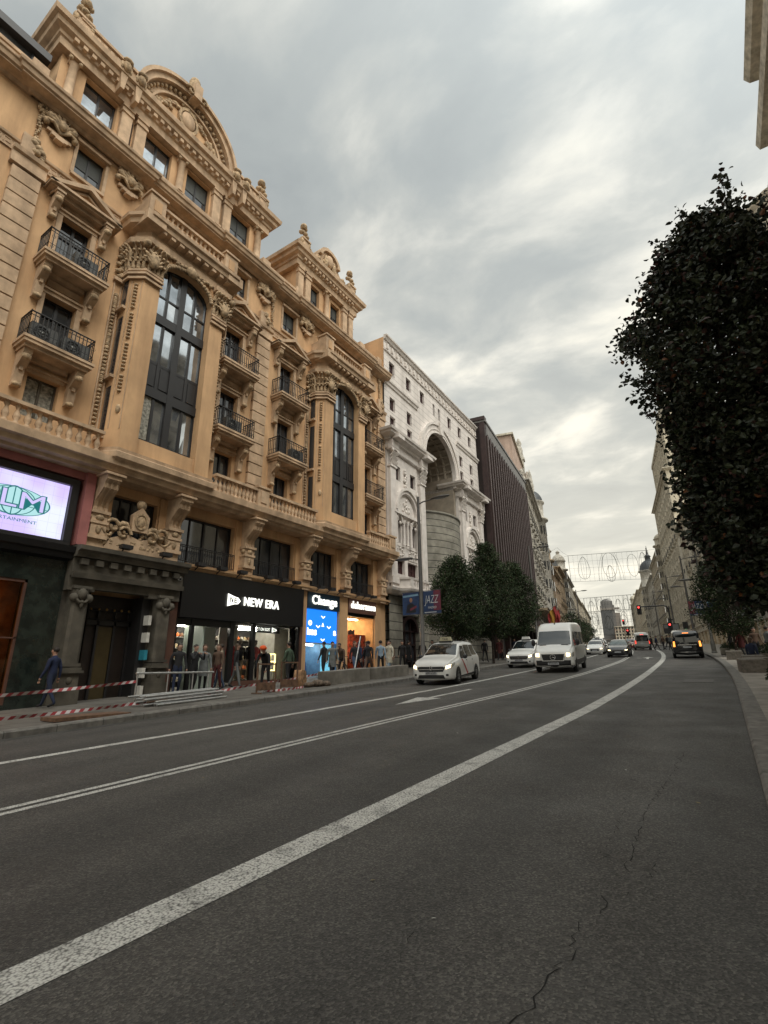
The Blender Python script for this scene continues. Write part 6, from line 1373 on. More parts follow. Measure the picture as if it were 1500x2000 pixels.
F = [('p', 'windscreen', CGL, [(-.84, -2.2, 1.42), (.84, -2.2, 1.42), (.78, -1.62, 2.13), (-.78, -1.62, 2.13)], (0, .8, -.6), 10, 8),
     ('p', 'bonnet_vent', PLS, [(-.72, -2.25, 1.33), (-.36, -2.25, 1.33), (-.38, -2.2, 1.36), (-.72, -2.2, 1.36)], (0, .6, -.8), 3, 1, .012), ('p', 'bonnet_vent', PLS, [(.36, -2.25, 1.33), (.72, -2.25, 1.33), (.72, -2.2, 1.36), (.38, -2.2, 1.36)], (0, .6, -.8), 3, 1, .012),
     ('p', 'bumper', PLS, [(-.97, -3.2, .30), (.97, -3.2, .30), (.97, -3.2, .64), (-.97, -3.2, .64)], (0, 1, 0), 14, 4, .014), ('p', 'grille_surround', CHR, [(-.52, -3, .60), (.52, -3, .60), (.62, -3, .99), (-.62, -3, .99)], (0, 1, 0), 8, 5, .016), ('p', 'grille', PLS, [(-.48, -3, .64), (.48, -3, .64), (.57, -3, .96), (-.57, -3, .96)], (0, 1, 0), 8, 5, .024),
     ('p', 'number_plate', PLT, FX(-.27, .27, .42, .53), (0, 1, 0), 4, 2, .03), ('mir', -1.75, 1.55, .19, PLS)]
for s in (-1, 1):
    F += [('p', 'headlight', HLM, [(s*.66, -3.2, .82), (s*.84, -3.2, .84), (s*.84, -3.2, 1.0), (s*.66, -3.2, 1.02)], (0, 1, 0), 5, 4, .02), ('p', 'headlight_housing', HLH, [(s*3, -2.86, .80), (s*3, -2.55, .86), (s*3, -2.5, 1.06), (s*3, -2.84, 1.0)], (-s, 0, 0), 5, 4, .008),
          ('p', 'side_window', CGL, [(s*3, -1.75, 1.36), (s*3, -.8, 1.36), (s*3, -.85, 2.12), (s*3, -1.38, 2.12)], (-s, 0, 0), 5, 5, .01), ('p', 'side_window', CGL, [(s*3, -.65, 1.4), (s*3, 1.0, 1.4), (s*3, 1.0, 2.12), (s*3, -.65, 2.12)], (-s, 0, 0), 5, 5, .01), ('p', 'side_window', CGL, [(s*3, 1.12, 1.4), (s*3, 2.7, 1.4), (s*3, 2.66, 2.12), (s*3, 1.12, 2.12)], (-s, 0, 0), 5, 5, .01),
          ('p', 'side_reflection', CG, [(s*3, -2.2, .66), (s*3, 2.75, .66), (s*3, 2.75, 1.34), (s*3, -1.8, 1.34)], (-s, 0, 0), 16, 6, .004), ('p', 'side_moulding', PLS, [(s*3, -2.5, .32), (s*3, 2.8, .32), (s*3, 2.8, .66), (s*3, -2.5, .62)], (-s, 0, 0), 16, 2, .012), ('p', 'door_line', PLS, [(s*3, -.76, .4), (s*3, -.74, .4), (s*3, -.74, 2.2), (s*3, -.76, 2.2)], (-s, 0, 0), 1, 8, .014)]  # grey flank patch: the reflection on the white side, painted as colour
vt, vb = vehicle('delivery_van', 'large white high-roofed van with a star emblem and dark lower bumper', 'van', (-7.68, 29.6, gz(29.6)), -hd(30)+.07, VAN, CW, (-1.95, 1.72), .36, F)
vt.scale = (1, 1, .95)
m = MB(); ring(m, 0, .80, .12, .14, 2.985, 3.0, CHR, 20, 1, 0, 2*pi)
for k in range(3): a = pi/2+2*pi*k/3; m.tube([(0, -2.995, .80), (.125*cos(a), -2.995, .80+.125*sin(a))], .012, 4, CHR)
m.build('emblem', CHR, vt); text_part('plate_letters', '8724 MKN', .11, PLS, vt, (0, -2.985, .475), depth=.003, width=.44)
m = MB(); m.tube([(0, -1.2, 2.5), (0, -1.1, 2.78)], .012, 5, PLS); m.ell(0, 1.2, 2.56, .05, .08, .05, 6, 5, PLS); m.build('aerial', PLS, vt)
SED = [(-2.2, .64, .28, .50, .60, .5), (-2.14, .78, .22, .58, .70, .64), (-1.9, .86, .2, .68, .82, .72), (-1.3, .89, .2, .78, .93, .76), (-.85, .89, .2, .84, .99, .76), (-.65, .89, .2, .86, 1.08, .72), (0, .89, .2, .88, 1.38, .62), (.3, .89, .2, .89, 1.44, .61), (1.0, .89, .2, .9, 1.42, .6), (1.5, .88, .22, .9, 1.22, .62), (1.9, .86, .24, .9, 1.02, .68), (2.1, .8, .28, .84, .95, .66), (2.18, .7, .34, .75, .85, .6)]
def sedan(name, label, loc, rz, paint, front=True, group=None):
    F = [('p', 'windscreen', CGL if paint is not CB else mat('pale_reflecting_glass', (.16, .19, .19), .05, .2, 3, metal=.4), [(-.72, -.75, 1.02), (.72, -.75, 1.02), (.58, -.02, 1.37), (-.58, -.02, 1.37)], (0, .5, -.87), 10, 6), ('p', 'rear_window', CGL, [(-.55, 1.75, 1.05), (.55, 1.75, 1.05), (.5, 1.2, 1.34), (-.5, 1.2, 1.34)], (0, -.5, -.87), 6, 4),
         ('p', 'grille', PLS, FX(-.42, .42, .36, .58), (0, 1, 0)), ('p', 'number_plate', PLT, FX(-.25, .25, .40, .5), (0, 1, 0), 3, 2, .02), ('mir', -.55, .98, .08, paint)]
    for s in (-1, 1):
        F += [('p', 'headlight', HLM, [(s*.56, -3, .56), (s*.76, -3, .58), (s*.76, -3, .66), (s*.56, -3, .64)], (0, 1, 0), 4, 3, .014), ('p', 'tail_light', TLM, [(s*.5, 3, .68), (s*.78, 3, .68), (s*.78, 3, .8), (s*.5, 3, .8)], (0, -1, 0), 4, 3, .014),
              ('p', 'side_window', CGL, [(s*3, -.5, .93), (s*3, .35, .93), (s*3, .3, 1.33), (s*3, 0, 1.31)], (-s, 0, 0), 5, 4), ('p', 'side_window', CGL, [(s*3, .43, .93), (s*3, 1.35, .95), (s*3, 1.1, 1.31), (s*3, .4, 1.33)], (-s, 0, 0), 5, 4)]
    return vehicle(name, label, 'car', loc, rz, SED, paint, (-1.35, 1.3), .31, F, group)[0]
sedan('black_saloon', 'black saloon car with lit headlights following behind the van', (-7.95, 50.3, gz(50.3)), -hd(50), CB)
sedan('white_car', 'small white car mostly hidden behind the right side of the large van', (-11.9, 60.5, gz(60.5)), -hd(60), CW, group='white cars in the bus lane')
taxi((-13.3, 69, gz(69)), -hd(69), 'far white taxi queueing third behind the large van', False, True)
sedan('white_car', 'farthest white car with bright headlights in the left lane', (-14.6, 78, gz(78)), -hd(78), CW, group='white cars in the bus lane')
sedan('dark_red_car', 'dark red car with lit tail lights seen past the black saloon', (-10.9, 84, gz(84)), -hd(84)+0, CR)
sedan('dark_car', 'tiny dark car beyond the grey van near the crossing', (-13.4, 97, gz(97)), -hd(97), CB)
def rear_van(name, label, loc, rz, paint, tl, h=2.0, roofwhite=False):
    V = [(-2.5, .8, .3, .8, .9, .6), (-2.3, .92, .28, .95, 1.1, .75), (-1.7, .96, .28, 1.02, 1.25, .8), (-1.0, .96, .28, 1.08, h*.95, .78), (-.5, .96, .28, 1.1, h, .78), (2.2, .96, .28, 1.1, h-.02, .78), (2.4, .94, .3, 1.1, h-.12, .78), (2.48, .9, .34, 1.05, h-.35, .8)]
    F = [('p', 'rear_window', CGL, [(-.72, 3, 1.12), (.72, 3, 1.12), (.64, 3, h-.22), (-.64, 3, h-.22)], (0, -1, 0), 8, 5, .01), ('p', 'number_plate', PLT, [(-.26, 3, .74), (.26, 3, .74), (.26, 3, .85), (-.26, 3, .85)], (0, -1, 0), 3, 2, .02), ('p', 'bumper', PLS, [(-.88, 3, .3), (.88, 3, .3), (.88, 3, .5), (-.88, 3, .5)], (0, -1, 0), 10, 3, .02), ('p', 'chrome_bar', CHR, [(-.6, 3, .93), (.6, 3, .93), (.6, 3, .97), (-.6, 3, .97)], (0, -1, 0), 8, 1, .02), ('mir', -1.1, 1.15, .1, PLS),
         ('p', 'reflector', CHR, [(-.5, 3, .42), (.5, 3, .42), (.5, 3, .45), (-.5, 3, .45)], (0, -1, 0), 8, 1, .03)]
    for s in (-1, 1): F += [('p', 'tail_light', tl, [(s*.76, 3, .82), (s*.9, 3, .82), (s*.86, 3, 1.2), (s*.76, 3, 1.2)], (0, -1, 0), 3, 5, .018), ('p', 'side_window', CGL, [(s*3, -1.1, 1.15), (s*3, 2.1, 1.15), (s*3, 2.1, h-.2), (s*3, -.7, h-.2)], (-s, 0, 0), 10, 5, .008)]
    F.append(('p', 'third_brake_light', tl, [(-.2, 3, h-.16), (.2, 3, h-.16), (.2, 3, h-.12), (-.2, 3, h-.12)], (0, -1, 0), 3, 1, .015))
    t, b = vehicle(name, label, 'van', loc, rz, V, paint, (-1.5, 1.5), .33, F)
    t.rotation_euler = (-math.atan(.044), 0, rz+pi); return t
rear_van('people_carrier', 'black van driving away with glowing orange-red tail lights by the right kerb', (-2.5, 46.0, gz(46)), -hd(46), CB, TLO, 1.92)
rear_van('grey_van', 'pale grey van driving away with red tail lights beside the crossing', (-9.2, 76.5, gz(76.5)), -hd(76), CG, TLM, 2.1)
# ---------------------------------------------------------------- people
SKN = mat('skin', (.36, .21, .15), .6, .08); HRD = mat('dark_hair', (.018, .012, .009), .7, .1); HRB = mat('brown_hair', (.07, .04, .02), .7, .1)
CL = {n: mat('garment_'+n, c, .88, .15, 6, .3, 60) for n, c in dict(black=(.014, .014, .016), navy=(.012, .02, .05), blue=(.01, .018, .055), jeans=(.05, .08, .14), grey=(.14, .15, .15), pale=(.42, .41, .38), cream=(.5, .46, .36), ltblue=(.26, .34, .42), red=(.07, .012, .012), brown=(.1, .06, .04), orange=(.75, .12, .03), green=(.05, .08, .05), beige=(.3, .25, .18)).items()}
def person(loc, rz, label, top='black', legs='black', hair=HRD, h=1.72, stride=.12, arm=.1, lean=0., sit=False, coat=False, helmet=None, shoes='black', hood=False, armsup=None, cat='person', group=None, skirt=False, bag=None):
    t = thing('person', label, cat, loc, rz, group); k = h/1.74; J = {}; E = []; R = {}
    def j(n, x, y, z, r): J[n] = Vector((x, y, z))*k; R[n] = r*k
    L = lean; up = lambda z: (z-.95)
    def torso(z): return (-sin(L)*up(z), .95+cos(L)*up(z)) if not sit else (-sin(L)*up(z), .5+cos(L)*up(z))
    def tp(n, x, z, r, dy=0): a, b = torso(z); j(n, x, a+dy, b, r)
    tp('pel', 0, .95, .15); tp('waist', 0, 1.1, .135); tp('chest', 0, 1.3, .16); tp('nb', 0, 1.45, .10); tp('neck', 0, 1.52, .055, -.01); tp('hd0', 0, 1.575, .075, -.03); tp('hd1', 0, 1.66, .098, -.03); tp('hd2', 0, 1.73, .07, -.02)
    E += [('pel', 'waist'), ('waist', 'chest'), ('chest', 'nb'), ('nb', 'neck'), ('neck', 'hd0'), ('hd0', 'hd1'), ('hd1', 'hd2')]
    base = J['pel']/k
    for s, n in ((-1, 'L'), (1, 'R')):
        st = stride*s
        if not sit:
            j('hip'+n, s*.095, base.y+0, .9, .095); j('kn'+n, s*.105, st*.9-.03, .5, .066); j('an'+n, s*.11, st*2.0+(.05 if st > 0 else 0), .09+(.05 if st > .08 else 0), .045); j('to'+n, s*.125, st*2.0-.16, .045+(0 if st < .08 else .01), .04)
        else:
            j('hip'+n, s*.1, -.02, .5, .1); j('kn'+n, s*.13, -.45, .5, .07); j('an'+n, s*.13, -.42, .1, .045); j('to'+n, s*.14, -.6, .05, .04)
        a, b = torso(1.41); j('sh'+n, s*.19, a, b, .075)
        if armsup:
            e, w_ = armsup; j('el'+n, s*.26, e[0], e[1], .05); j('wr'+n, s*.16, w_[0], w_[1], .034); hd_ = (s*.15, w_[0]-.08, w_[1]-.02)
        else:
            sa = -arm*s; j('el'+n, s*.25, a+sa*.5+.02, b-.29, .052); j('wr'+n, s*.27, a+sa-.05, b-.53, .034); hd_ = (s*.27, a+sa-.07, b-.62)
        j('ha'+n, *hd_, .036); E += [('pel', 'hip'+n), ('hip'+n, 'kn'+n), ('kn'+n, 'an'+n), ('an'+n, 'to'+n), ('chest', 'sh'+n), ('sh'+n, 'el'+n), ('el'+n, 'wr'+n), ('wr'+n, 'ha'+n)]
    names = list(J); me = bpy.data.meshes.new('sk'); me.from_pydata([J[n] for n in names], [(names.index(a), names.index(b)) for a, b in E], [])
    ob = bpy.data.objects.new('sk', me); COL.objects.link(ob); ob.modifiers.new('s', 'SKIN'); sm = ob.modifiers.new('u', 'SUBSURF'); sm.levels = 1
    for i, n in enumerate(names): v = me.skin_vertices[0].data[i]; v.radius = (R[n], R[n]*(.78 if n in ('pel', 'waist', 'chest') else 1)); v.use_root = (n == 'pel')
    dg = bpy.context.evaluated_depsgraph_get(); dg.update(); bm = bmesh.new(); bm.from_mesh(bpy.data.meshes.new_from_object(ob.evaluated_get(dg))); bpy.data.objects.remove(ob)
    mesh = bpy.data.meshes.new('body'); mats = [SKN, CL[top], CL[legs], CL[shoes], helmet or hair]
    for q in mats: mesh.materials.append(q)
    def segd(p, a, b): ab = b-a; u = max(0, min(1, (p-a).dot(ab)/ab.dot(ab))); return (p-a-ab*u).length
    for f in bm.faces:
        f.smooth = True; c = f.calc_center_median(); best = min(E, key=lambda e: segd(c, J[e[0]], J[e[1]])-.5*(R[e[0]]+R[e[1]])/2); a = best[1]
        f.material_index = 0 if a in ('neck', 'hd0', 'hd1', 'hd2') or a[:2] == 'ha' else (3 if a[:2] == 'to' else (2 if a[:2] in ('kn', 'an') or (a[:3] == 'hip') else 1))
    # nose, ears, fingers
    H = J['hd1']
    def blob(c, r):
        res = bmesh.ops.create_icosphere(bm, subdivisions=1, radius=1.0); 
        for v in res['verts']: v.co = Vector((v.co.x*r[0], v.co.y*r[1], v.co.z*r[2]))+c
    blob(H+Vector((0, -.1, -.02))*k, (.016, .022, .025)); 
    for s in (-1, 1): blob(H+Vector((s*.098, 0, -.01))*k, (.012, .022, .032))
    for n, s in (('L', -1), ('R', 1)):
        hp = J['ha'+n]; d = (hp-J['wr'+n]).normalized()
        for q in range(4): blob(hp+d*(.055+.008*(1-abs(q-1.3)))*k+Vector((0, (q-1.5)*.019, 0)), (.010, .010, .034))
        blob(hp+Vector((-s*.03, -.03, -.01)), (.010, .012, .028))
    bm.to_mesh(mesh); bm.free(); part('body', mesh, t)
    # hair
    m = MB(); hx, hy, hz_ = H; m.ell(hx, -(hy+.028*k), hz_+.03*k, .098*k, .098*k, .088*k, 10, 7)
    if helmet: m.ell(hx, -(hy), hz_+.06*k, .135*k, .15*k, .10*k, 12, 7); m.lathe(hx, -(hy-.02), [(.15*k, hz_+.03*k), (.165*k, hz_+.02*k), (.15*k, hz_+.05*k)], 14)
    elif hair is HRB or skirt: m.ell(hx, -(hy+.07*k), hz_-.07*k, .09*k, .06*k, .15*k, 8, 6)
    m.build('helmet' if helmet else 'hair', helmet or hair, t)
    if coat:
        m = MB(); b = J['pel']; m.lathe(0, -b.y, [(.19*k, b.z-.38*k), (.18*k, b.z-.1*k), (.165*k, b.z+.05*k), (.17*k, b.z+.2*k)], 12, CL[top])
        if hood: m.ell(0, -(J['nb'].y+.08), J['nb'].z+.03, .13, .09, .1, 8, 6, CL[top])
        m.build('coat', CL[top], t)
    return t
def held(name, label, cat, loc, fn, rz=0, group=None):
    m = MB(); fn(m); o = m.build(name, CL['black']); o.location = loc; o.rotation_euler = (0, 0, rz); tag(o, label, cat, group); return o
zl = lambda y: gz(y)+.152
def P(x, y, deg, label, **k): return person((x, y, zl(y)), radians(deg), label, **k)
# facing: 0 = towards the camera end of the street (-Y); +90 = faces +X (the road); -90 = faces the shops
P(-17.1, 7.75, -60, 'man in a blue jacket by the marble-fronted shop at far left', top='blue', legs='navy', stride=.13)
P(-16.7, 12.45, 100, 'person in dark clothes raising a phone near the stone portal', top='black', legs='black', armsup=((-.22, 1.2), (-.3, 1.45)), stride=.03)
P(-17.0, 13.1, 60, 'woman in a grey coat in the group outside the cap shop', top='grey', legs='black', coat=True, skirt=True, hair=HRB, stride=.05)
P(-16.8, 13.6, 20, 'woman in a brown jacket with a pale bag outside the cap shop', top='brown', legs='red', hair=HRB, stride=.05)
P(-17.25, 14.1, -40, 'person in a beige jacket at the right of the group outside the cap shop', top='beige', legs='jeans', stride=.08)
P(-14.9, 14.35, 30, 'road worker in an orange helmet bending over beside the metal barrier', top='black', legs='black', lean=.75, helmet=CL['orange'], armsup=((-.45, .95), (-.5, .68)), stride=.06)
P(-15.4, 16.1, -80, 'man in a dark jacket standing with a paper sack at his feet', top='green', legs='black', stride=.05)
P(-17.3, 20.65, -85, 'man in black looking into the blue exchange shop', top='black', legs='black', stride=.05, h=1.76)
P(-16.3, 20.9, 10, 'person in dark clothes crouched by the bicycle outside the exchange shop', top='brown', legs='black', lean=.5, stride=.1)
P(-15.9, 21.4, 80, 'person in dark clothes between the exchange and homeware shops', top='black', legs='jeans', hair=HRB)
P(-15.6, 22.2, -165, 'man in a black jacket and bare shins walking past the concrete blocks', top='black', legs='brown', stride=.22, shoes='pale')
P(-15.2, 22.75, -150, 'person in a light blue hooded jacket and black trousers stepping out', top='ltblue', legs='black', stride=.2, shoes='pale', hood=True, coat=False)
P(-15.6, 24.2, 10, 'woman in a cream hooded coat outside the homeware shop', top='cream', legs='pale', coat=True, hood=True, stride=.1)
P(-16.2, 25.1, -120, 'person in black with pale jeans at the edge of the homeware shop', top='black', legs='ltblue', hair=HRB, stride=.1)
P(-17.0, 27.9, 20, 'person in black by the arched brown door, with white shoes', top='black', legs='black', stride=.15, shoes='pale')
P(-16.5, 29.6, 15, 'man in a dark jacket right of the arched brown door', top='black', legs='navy', stride=.1)
P(-16.4, 30.8, 0, 'person glimpsed behind the nearest taxi roof', top='grey', legs='black')
P(-15.9, 38.6, 185, 'man in black carrying a bag under the left-hand trees', top='black', legs='black', stride=.15)
P(-15.6, 41.0, 10, 'woman in dark red coat beside the last tree trunk on the left', top='red', legs='black', coat=True)
P(-15.9, 42.0, -10, 'person in brown walking at the foot of the finned building', top='brown', legs='black')
P(-16.8, 35.2, 10, 'person in a dark coat near the round stone tower', top='black', legs='black', coat=True)
P(-16.9, 11.9, 70, 'man with a white strap leaning by the red-brown pier left of the cap shop', top='black', legs='navy', stride=.04, h=1.78)
P(-16.9, 14.6, 140, 'woman in black with brown hair near the red mannequin', top='black', legs='grey', hair=HRB, stride=.1)
P(-15.9, 19.6, 60, 'man in a grey coat beside the brown pier of the exchange shop', top='grey', legs='black', coat=True, stride=.1)
P(-16.8, 23.0, 170, 'person in navy close to the homeware shop window', top='navy', legs='black', stride=.12)
P(-16.9, 23.9, -90, 'woman in black looking into the homeware window', top='black', legs='black', hair=HRB, coat=True, stride=.03)
P(-16.9, 26.3, 30, 'person in brown at the corner of the ochre building', top='brown', legs='black', stride=.12)
P(-17.0, 28.7, 160, 'person in a black coat partly in the arched brown doorway', top='black', legs='black', coat=True)
P(-15.5, 44.5, 10, 'distant man in navy between the tree trunks on the left', top='navy', legs='black', stride=.15)
CRS = 'pedestrians waiting and crossing in the distance'
rnd = random.Random(31)
tops = ['black', 'navy', 'brown', 'black', 'grey', 'red', 'black', 'beige', 'black', 'jeans']
def Q(x, y, label, **k): return person((x, y, gz(y)+.01), rnd.uniform(0, 6.2), label, stride=rnd.uniform(.05, .2), group=CRS, **k)
D_ = ['first from the left', 'second from the left', 'third from the left', 'fourth from the left', 'fifth from the left', 'sixth from the left', 'seventh from the left', 'eighth from the left', 'ninth from the left', 'last on the right']
for i in range(10):
    Q(-8.3+i*.52+rnd.uniform(-.1, .1)+.9, 72+rnd.uniform(-1.5, 2.5), 'pedestrian in %s at the distant crossing, %s' % (tops[i], D_[i]), top=tops[i], legs='black')
RG = 'people on the right pavement'
for i, (x, y, tp_, lb, kw) in enumerate([(.35, 44, 'black', 'person in black just right of the black van', {}), (.9, 41, 'red', 'woman in a red coat behind the leaning lamp post', dict(coat=True)), (1.5, 36.5, 'brown', 'person in brown beyond the stone blocks', {}), (1.9, 33.2, 'grey', 'person in grey on the right pavement behind the bench blocks', {}), (2.3, 38.5, 'navy', 'man in navy standing back by the shopfronts at right', {}), (1.2, 46, 'beige', 'person in beige farther along the right pavement', {}), (2.6, 31.5, 'black', 'dark figure under the big tree at the right edge', {}), (1.9, 50, 'black', 'distant person in black on the right pavement', {})]):
    person((x, y, zl(y)), rnd.uniform(0, 6.2), lb, top=tp_, legs='black', stride=rnd.uniform(.05, .18), group=RG, **kw)
person((.95, 29.1, gz(29.1)+.12), radians(150), 'person in dark blue sitting on a granite block, seen from behind', top='navy', legs='black', sit=True, lean=.15, hair=HRB)
# ---------------------------------------------------------------- trees
BRK = mat('tree_bark', (.05, .035, .028), .9, .3, 12, .8, 30)
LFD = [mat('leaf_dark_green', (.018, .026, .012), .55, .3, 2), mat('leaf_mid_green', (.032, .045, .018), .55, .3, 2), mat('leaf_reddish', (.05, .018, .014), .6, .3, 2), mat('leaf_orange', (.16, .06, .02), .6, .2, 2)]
LFG = [mat('street_leaf_green', (.022, .042, .012), .9, .3, 2), mat('street_leaf_light', (.04, .062, .02), .9, .3, 2), mat('street_leaf_brown', (.05, .035, .018), .6, .3, 2)]
def leafy(rnd, m, p, s, mats, wts, droop=.35):
    d = Vector((rnd.gauss(0, 1), rnd.gauss(0, 1), rnd.gauss(-droop, .6))).normalized(); n = Vector((rnd.gauss(0, 1), rnd.gauss(0, 1), rnd.gauss(.6, 1))).normalized(); w = d.cross(n)
    if w.length < .1: return
    w.normalize(); n = w.cross(d); s *= rnd.uniform(.7, 1.25); a = w*s*.36; u = n*s*.12
    k = len(m.v); m.v += [tuple(p), tuple(p+d*s*.35+a+u), tuple(p+d*s*.75+a*.75+u*.6), tuple(p+d*s*1.05-n*s*.12), tuple(p+d*s*.75-a*.75+u*.6), tuple(p+d*s*.35-a+u), tuple(p+d*s*.5)]
    mi = m.mi(rnd.choices(mats, wts)[0])
    for f in ((0, 1, 6), (1, 2, 6), (2, 3, 6), (3, 4, 6), (4, 5, 6), (5, 0, 6)) if s > .07 else ((0, 1, 2, 3), (0, 3, 4, 5)):
        m.f.append([k+q for q in f]); m.m.append(mi); m.sm.append(False)
def tree(label, x, y, prof, z0, trunk_r, nclump, per, ls, mats, wts, seed, group=None, lean=(0, 0), shoots=0, wob=.18, spread=.28):
    rnd = random.Random(seed); zb = gz(y)+.14; t = thing('tree', label, 'tree', (x, y, zb), 0, group)
    def rad(z):
        for (a, b), (c, d) in zip(prof, prof[1:]):
            if a <= z <= c: return b+(z-a)/(c-a)*(d-b)
        return 0
    zlo, zhi = prof[0][0], prof[-1][0]; tk = MB(); cr = MB(); H = zhi-zlo
    top = Vector((lean[0]*.7, lean[1]*.7, zlo+H*.75)); tk.tube([(0, 0, -.1), (.02, 0, zlo*.5), (lean[0]*.2, lean[1]*.2, zlo+H*.15), tuple(top)], trunk_r, 8, BRK, trunk_r*.3)
    for c in range(nclump):
        z = zlo+H*(rnd.random()**.9); a = rnd.random()*2*pi; R = rad(z)*(1+wob*sin(3*a+z*1.3)+wob*.7*sin(7*a-z*2.1+seed)); r = R*sqrt(rnd.uniform(.12, 1.0)); f = (z-zlo)/H
        cx, cy = lean[0]*f+r*cos(a), lean[1]*f+r*sin(a); C = Vector((cx, cy, z)); base = Vector((lean[0]*f*.6, lean[1]*f*.6, max(zlo*.8, z-.5*r-.3)))
        if c % 3 == 0: tk.tube([tuple(base), tuple((base+C)/2+Vector((0, 0, .1))), tuple(C)], .02+.01*rnd.random(), 4, BRK, .005)
        sp = spread*(.6+.4*rnd.random())
        for k in range(per): leafy(rnd, cr, C+Vector([max(-1.7*sp, min(1.7*sp, rnd.gauss(0, sp))) for _ in range(3)]), ls, mats, wts)
    for c in range(shoots):
        z = zlo+H*rnd.uniform(.12, .98); a = rnd.random()*2*pi; R = rad(z)+.1; f = (z-zlo)/H; b = Vector((lean[0]*f+R*.75*cos(a), lean[1]*f+R*.75*sin(a), z)); L_ = rnd.uniform(.35, .75); e = b+Vector((cos(a)*L_, sin(a)*L_, rnd.uniform(0, .6)))
        tk.tube([tuple(b), tuple(e)], .008, 4, BRK, .004)
        for k in range(26): q = k/26; leafy(rnd, cr, b+(e-b)*q+Vector((rnd.gauss(0, .05), rnd.gauss(0, .05), rnd.gauss(0, .05))), ls*.9, mats, wts, .5)
    tk.build('trunk', BRK, t); cr.build('crown', mats[0], t); return t, cr
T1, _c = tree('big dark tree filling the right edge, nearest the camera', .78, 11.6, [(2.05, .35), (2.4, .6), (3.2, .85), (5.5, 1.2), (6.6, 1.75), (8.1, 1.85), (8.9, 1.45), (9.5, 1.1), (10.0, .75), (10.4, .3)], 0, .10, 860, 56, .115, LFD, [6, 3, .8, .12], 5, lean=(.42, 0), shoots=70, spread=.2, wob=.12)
# one tall leader shoot at the top
m = MB(); rnd = random.Random(77)
for (px_, pz_, l_) in ((.93, 10.6, 1.05), (.3, 10.0, .7), (-.5, 9.4, .9), (1.5, 10.0, .6)):
    b = Vector((px_, -.1, pz_)); e = b+Vector((rnd.uniform(-.1, .1), 0, l_)); m.tube([tuple(b-Vector((0, 0, .8))), tuple(b), tuple(e)], .012, 5, BRK, .005)
    for k in range(90): leafy(rnd, m, b+(e-b)*rnd.random()+Vector((rnd.gauss(0, .09), rnd.gauss(0, .09), rnd.gauss(0, .05))), .12, LFD, [5, 3, 1.6, .2], .5)
m.build('leader_shoots', BRK, T1)
GT = 'street trees along the left pavement'
tree('left street tree in front of the round stone tower', -13.75, 29.2, [(1.9, .9), (2.4, 1.6), (3.6, 1.95), (4.9, 1.5), (5.9, .9), (6.6, .3)], 0, .1, 420, 62, .1, LFG, [5, 2.2, .5], 11, GT, shoots=40)
tree('taller middle street tree before the finned building', -14.05, 35.6, [(1.9, .9), (2.6, 1.7), (4.2, 2.1), (5.7, 1.7), (7.4, .9), (8.6, .3)], 0, .11, 440, 56, .11, LFG, [5, 1.6, .8], 12, GT, shoots=40)
tree('third street tree, farthest right of the left-hand group', -14.4, 42.0, [(2.0, .9), (2.8, 1.9), (4.2, 2.3), (5.8, 1.7), (7.2, .9), (7.9, .3)], 0, .11, 420, 52, .12, LFG, [5, 1.2, 1], 13, GT, shoots=30)
for i, (y, h_) in enumerate(((78, 5.2), (88, 5.0), (99, 4.8), (112, 4.8), (128, 4.6))):
    tree(['nearest', 'second', 'third', 'fourth', 'farthest'][i]+' of the low dark trees in the row receding down the left', cu(y)-13.2, y, [(1.0, 1.0), (1.8, 2.0), (3.2, 2.3), (h_-.6, 1.5), (h_, .5)], 0, .1, 90, 22, .17, LFG, [5, .6, 1], 20+i, 'row of far trees on the left')
tree('bushy street tree behind the leaning banner post on the right', .55, 41.0, [(1.5, .7), (2.1, 1.6), (3.6, 2.0), (5.0, 1.6), (6.2, .8), (6.8, .3)], 0, .1, 320, 50, .12, LFG, [5, 1.8, .8], 30, shoots=20)
tree('dark street tree between the big tree and the banner post on the right', 1.9, 27.5, [(3.0, .8), (3.5, 1.4), (4.8, 1.8), (6.4, 1.5), (7.6, .6)], 0, .1, 340, 50, .12, LFD, [5, 2, 1, .1], 31)
def hedge(label, x, y, rx, ry, h, seed, mats=LFG, cat='hedge', planter=True):
    rnd = random.Random(seed); t = thing('planter_hedge', label, cat, (x, y, zl(y)), 0, 'planters with shrubs on the right pavement')
    if planter:
        m = MB(); m.prism([(-rx*.9, -ry*.9), (rx*.9, -ry*.9), (rx, ry), (-rx, ry)], 0, .45, 'z', GRS); m.build('planter', GRS, t)
    m = MB()
    for k in range(int(2600*rx*ry)+500):
        a = rnd.random()*2*pi; q = sqrt(rnd.random()); ph = rnd.random(); leafy(rnd, m, Vector((rx*q*cos(a)*(1.1-ph*.3), ry*q*sin(a)*(1.1-ph*.3), .35+(h-.35)*ph*(1-.4*q*q))), .06, mats, [5, 1, 1], 0)
    m.build('shrub', mats[0], t)
hedge('low dark shrub planter at the very right edge of the pavement', 1.15, 15.2, .45, 1.3, .95, 1); hedge('dark shrub planter beyond the second pair of blocks', .7, 41.8, .5, .8, 1.1, 2); hedge('rounded shrub planter beside the black van', .15, 45.0, .5, .8, .9, 3); hedge('shrub planter behind the seated person', 1.75, 31.5, .5, .8, 1.0, 4)
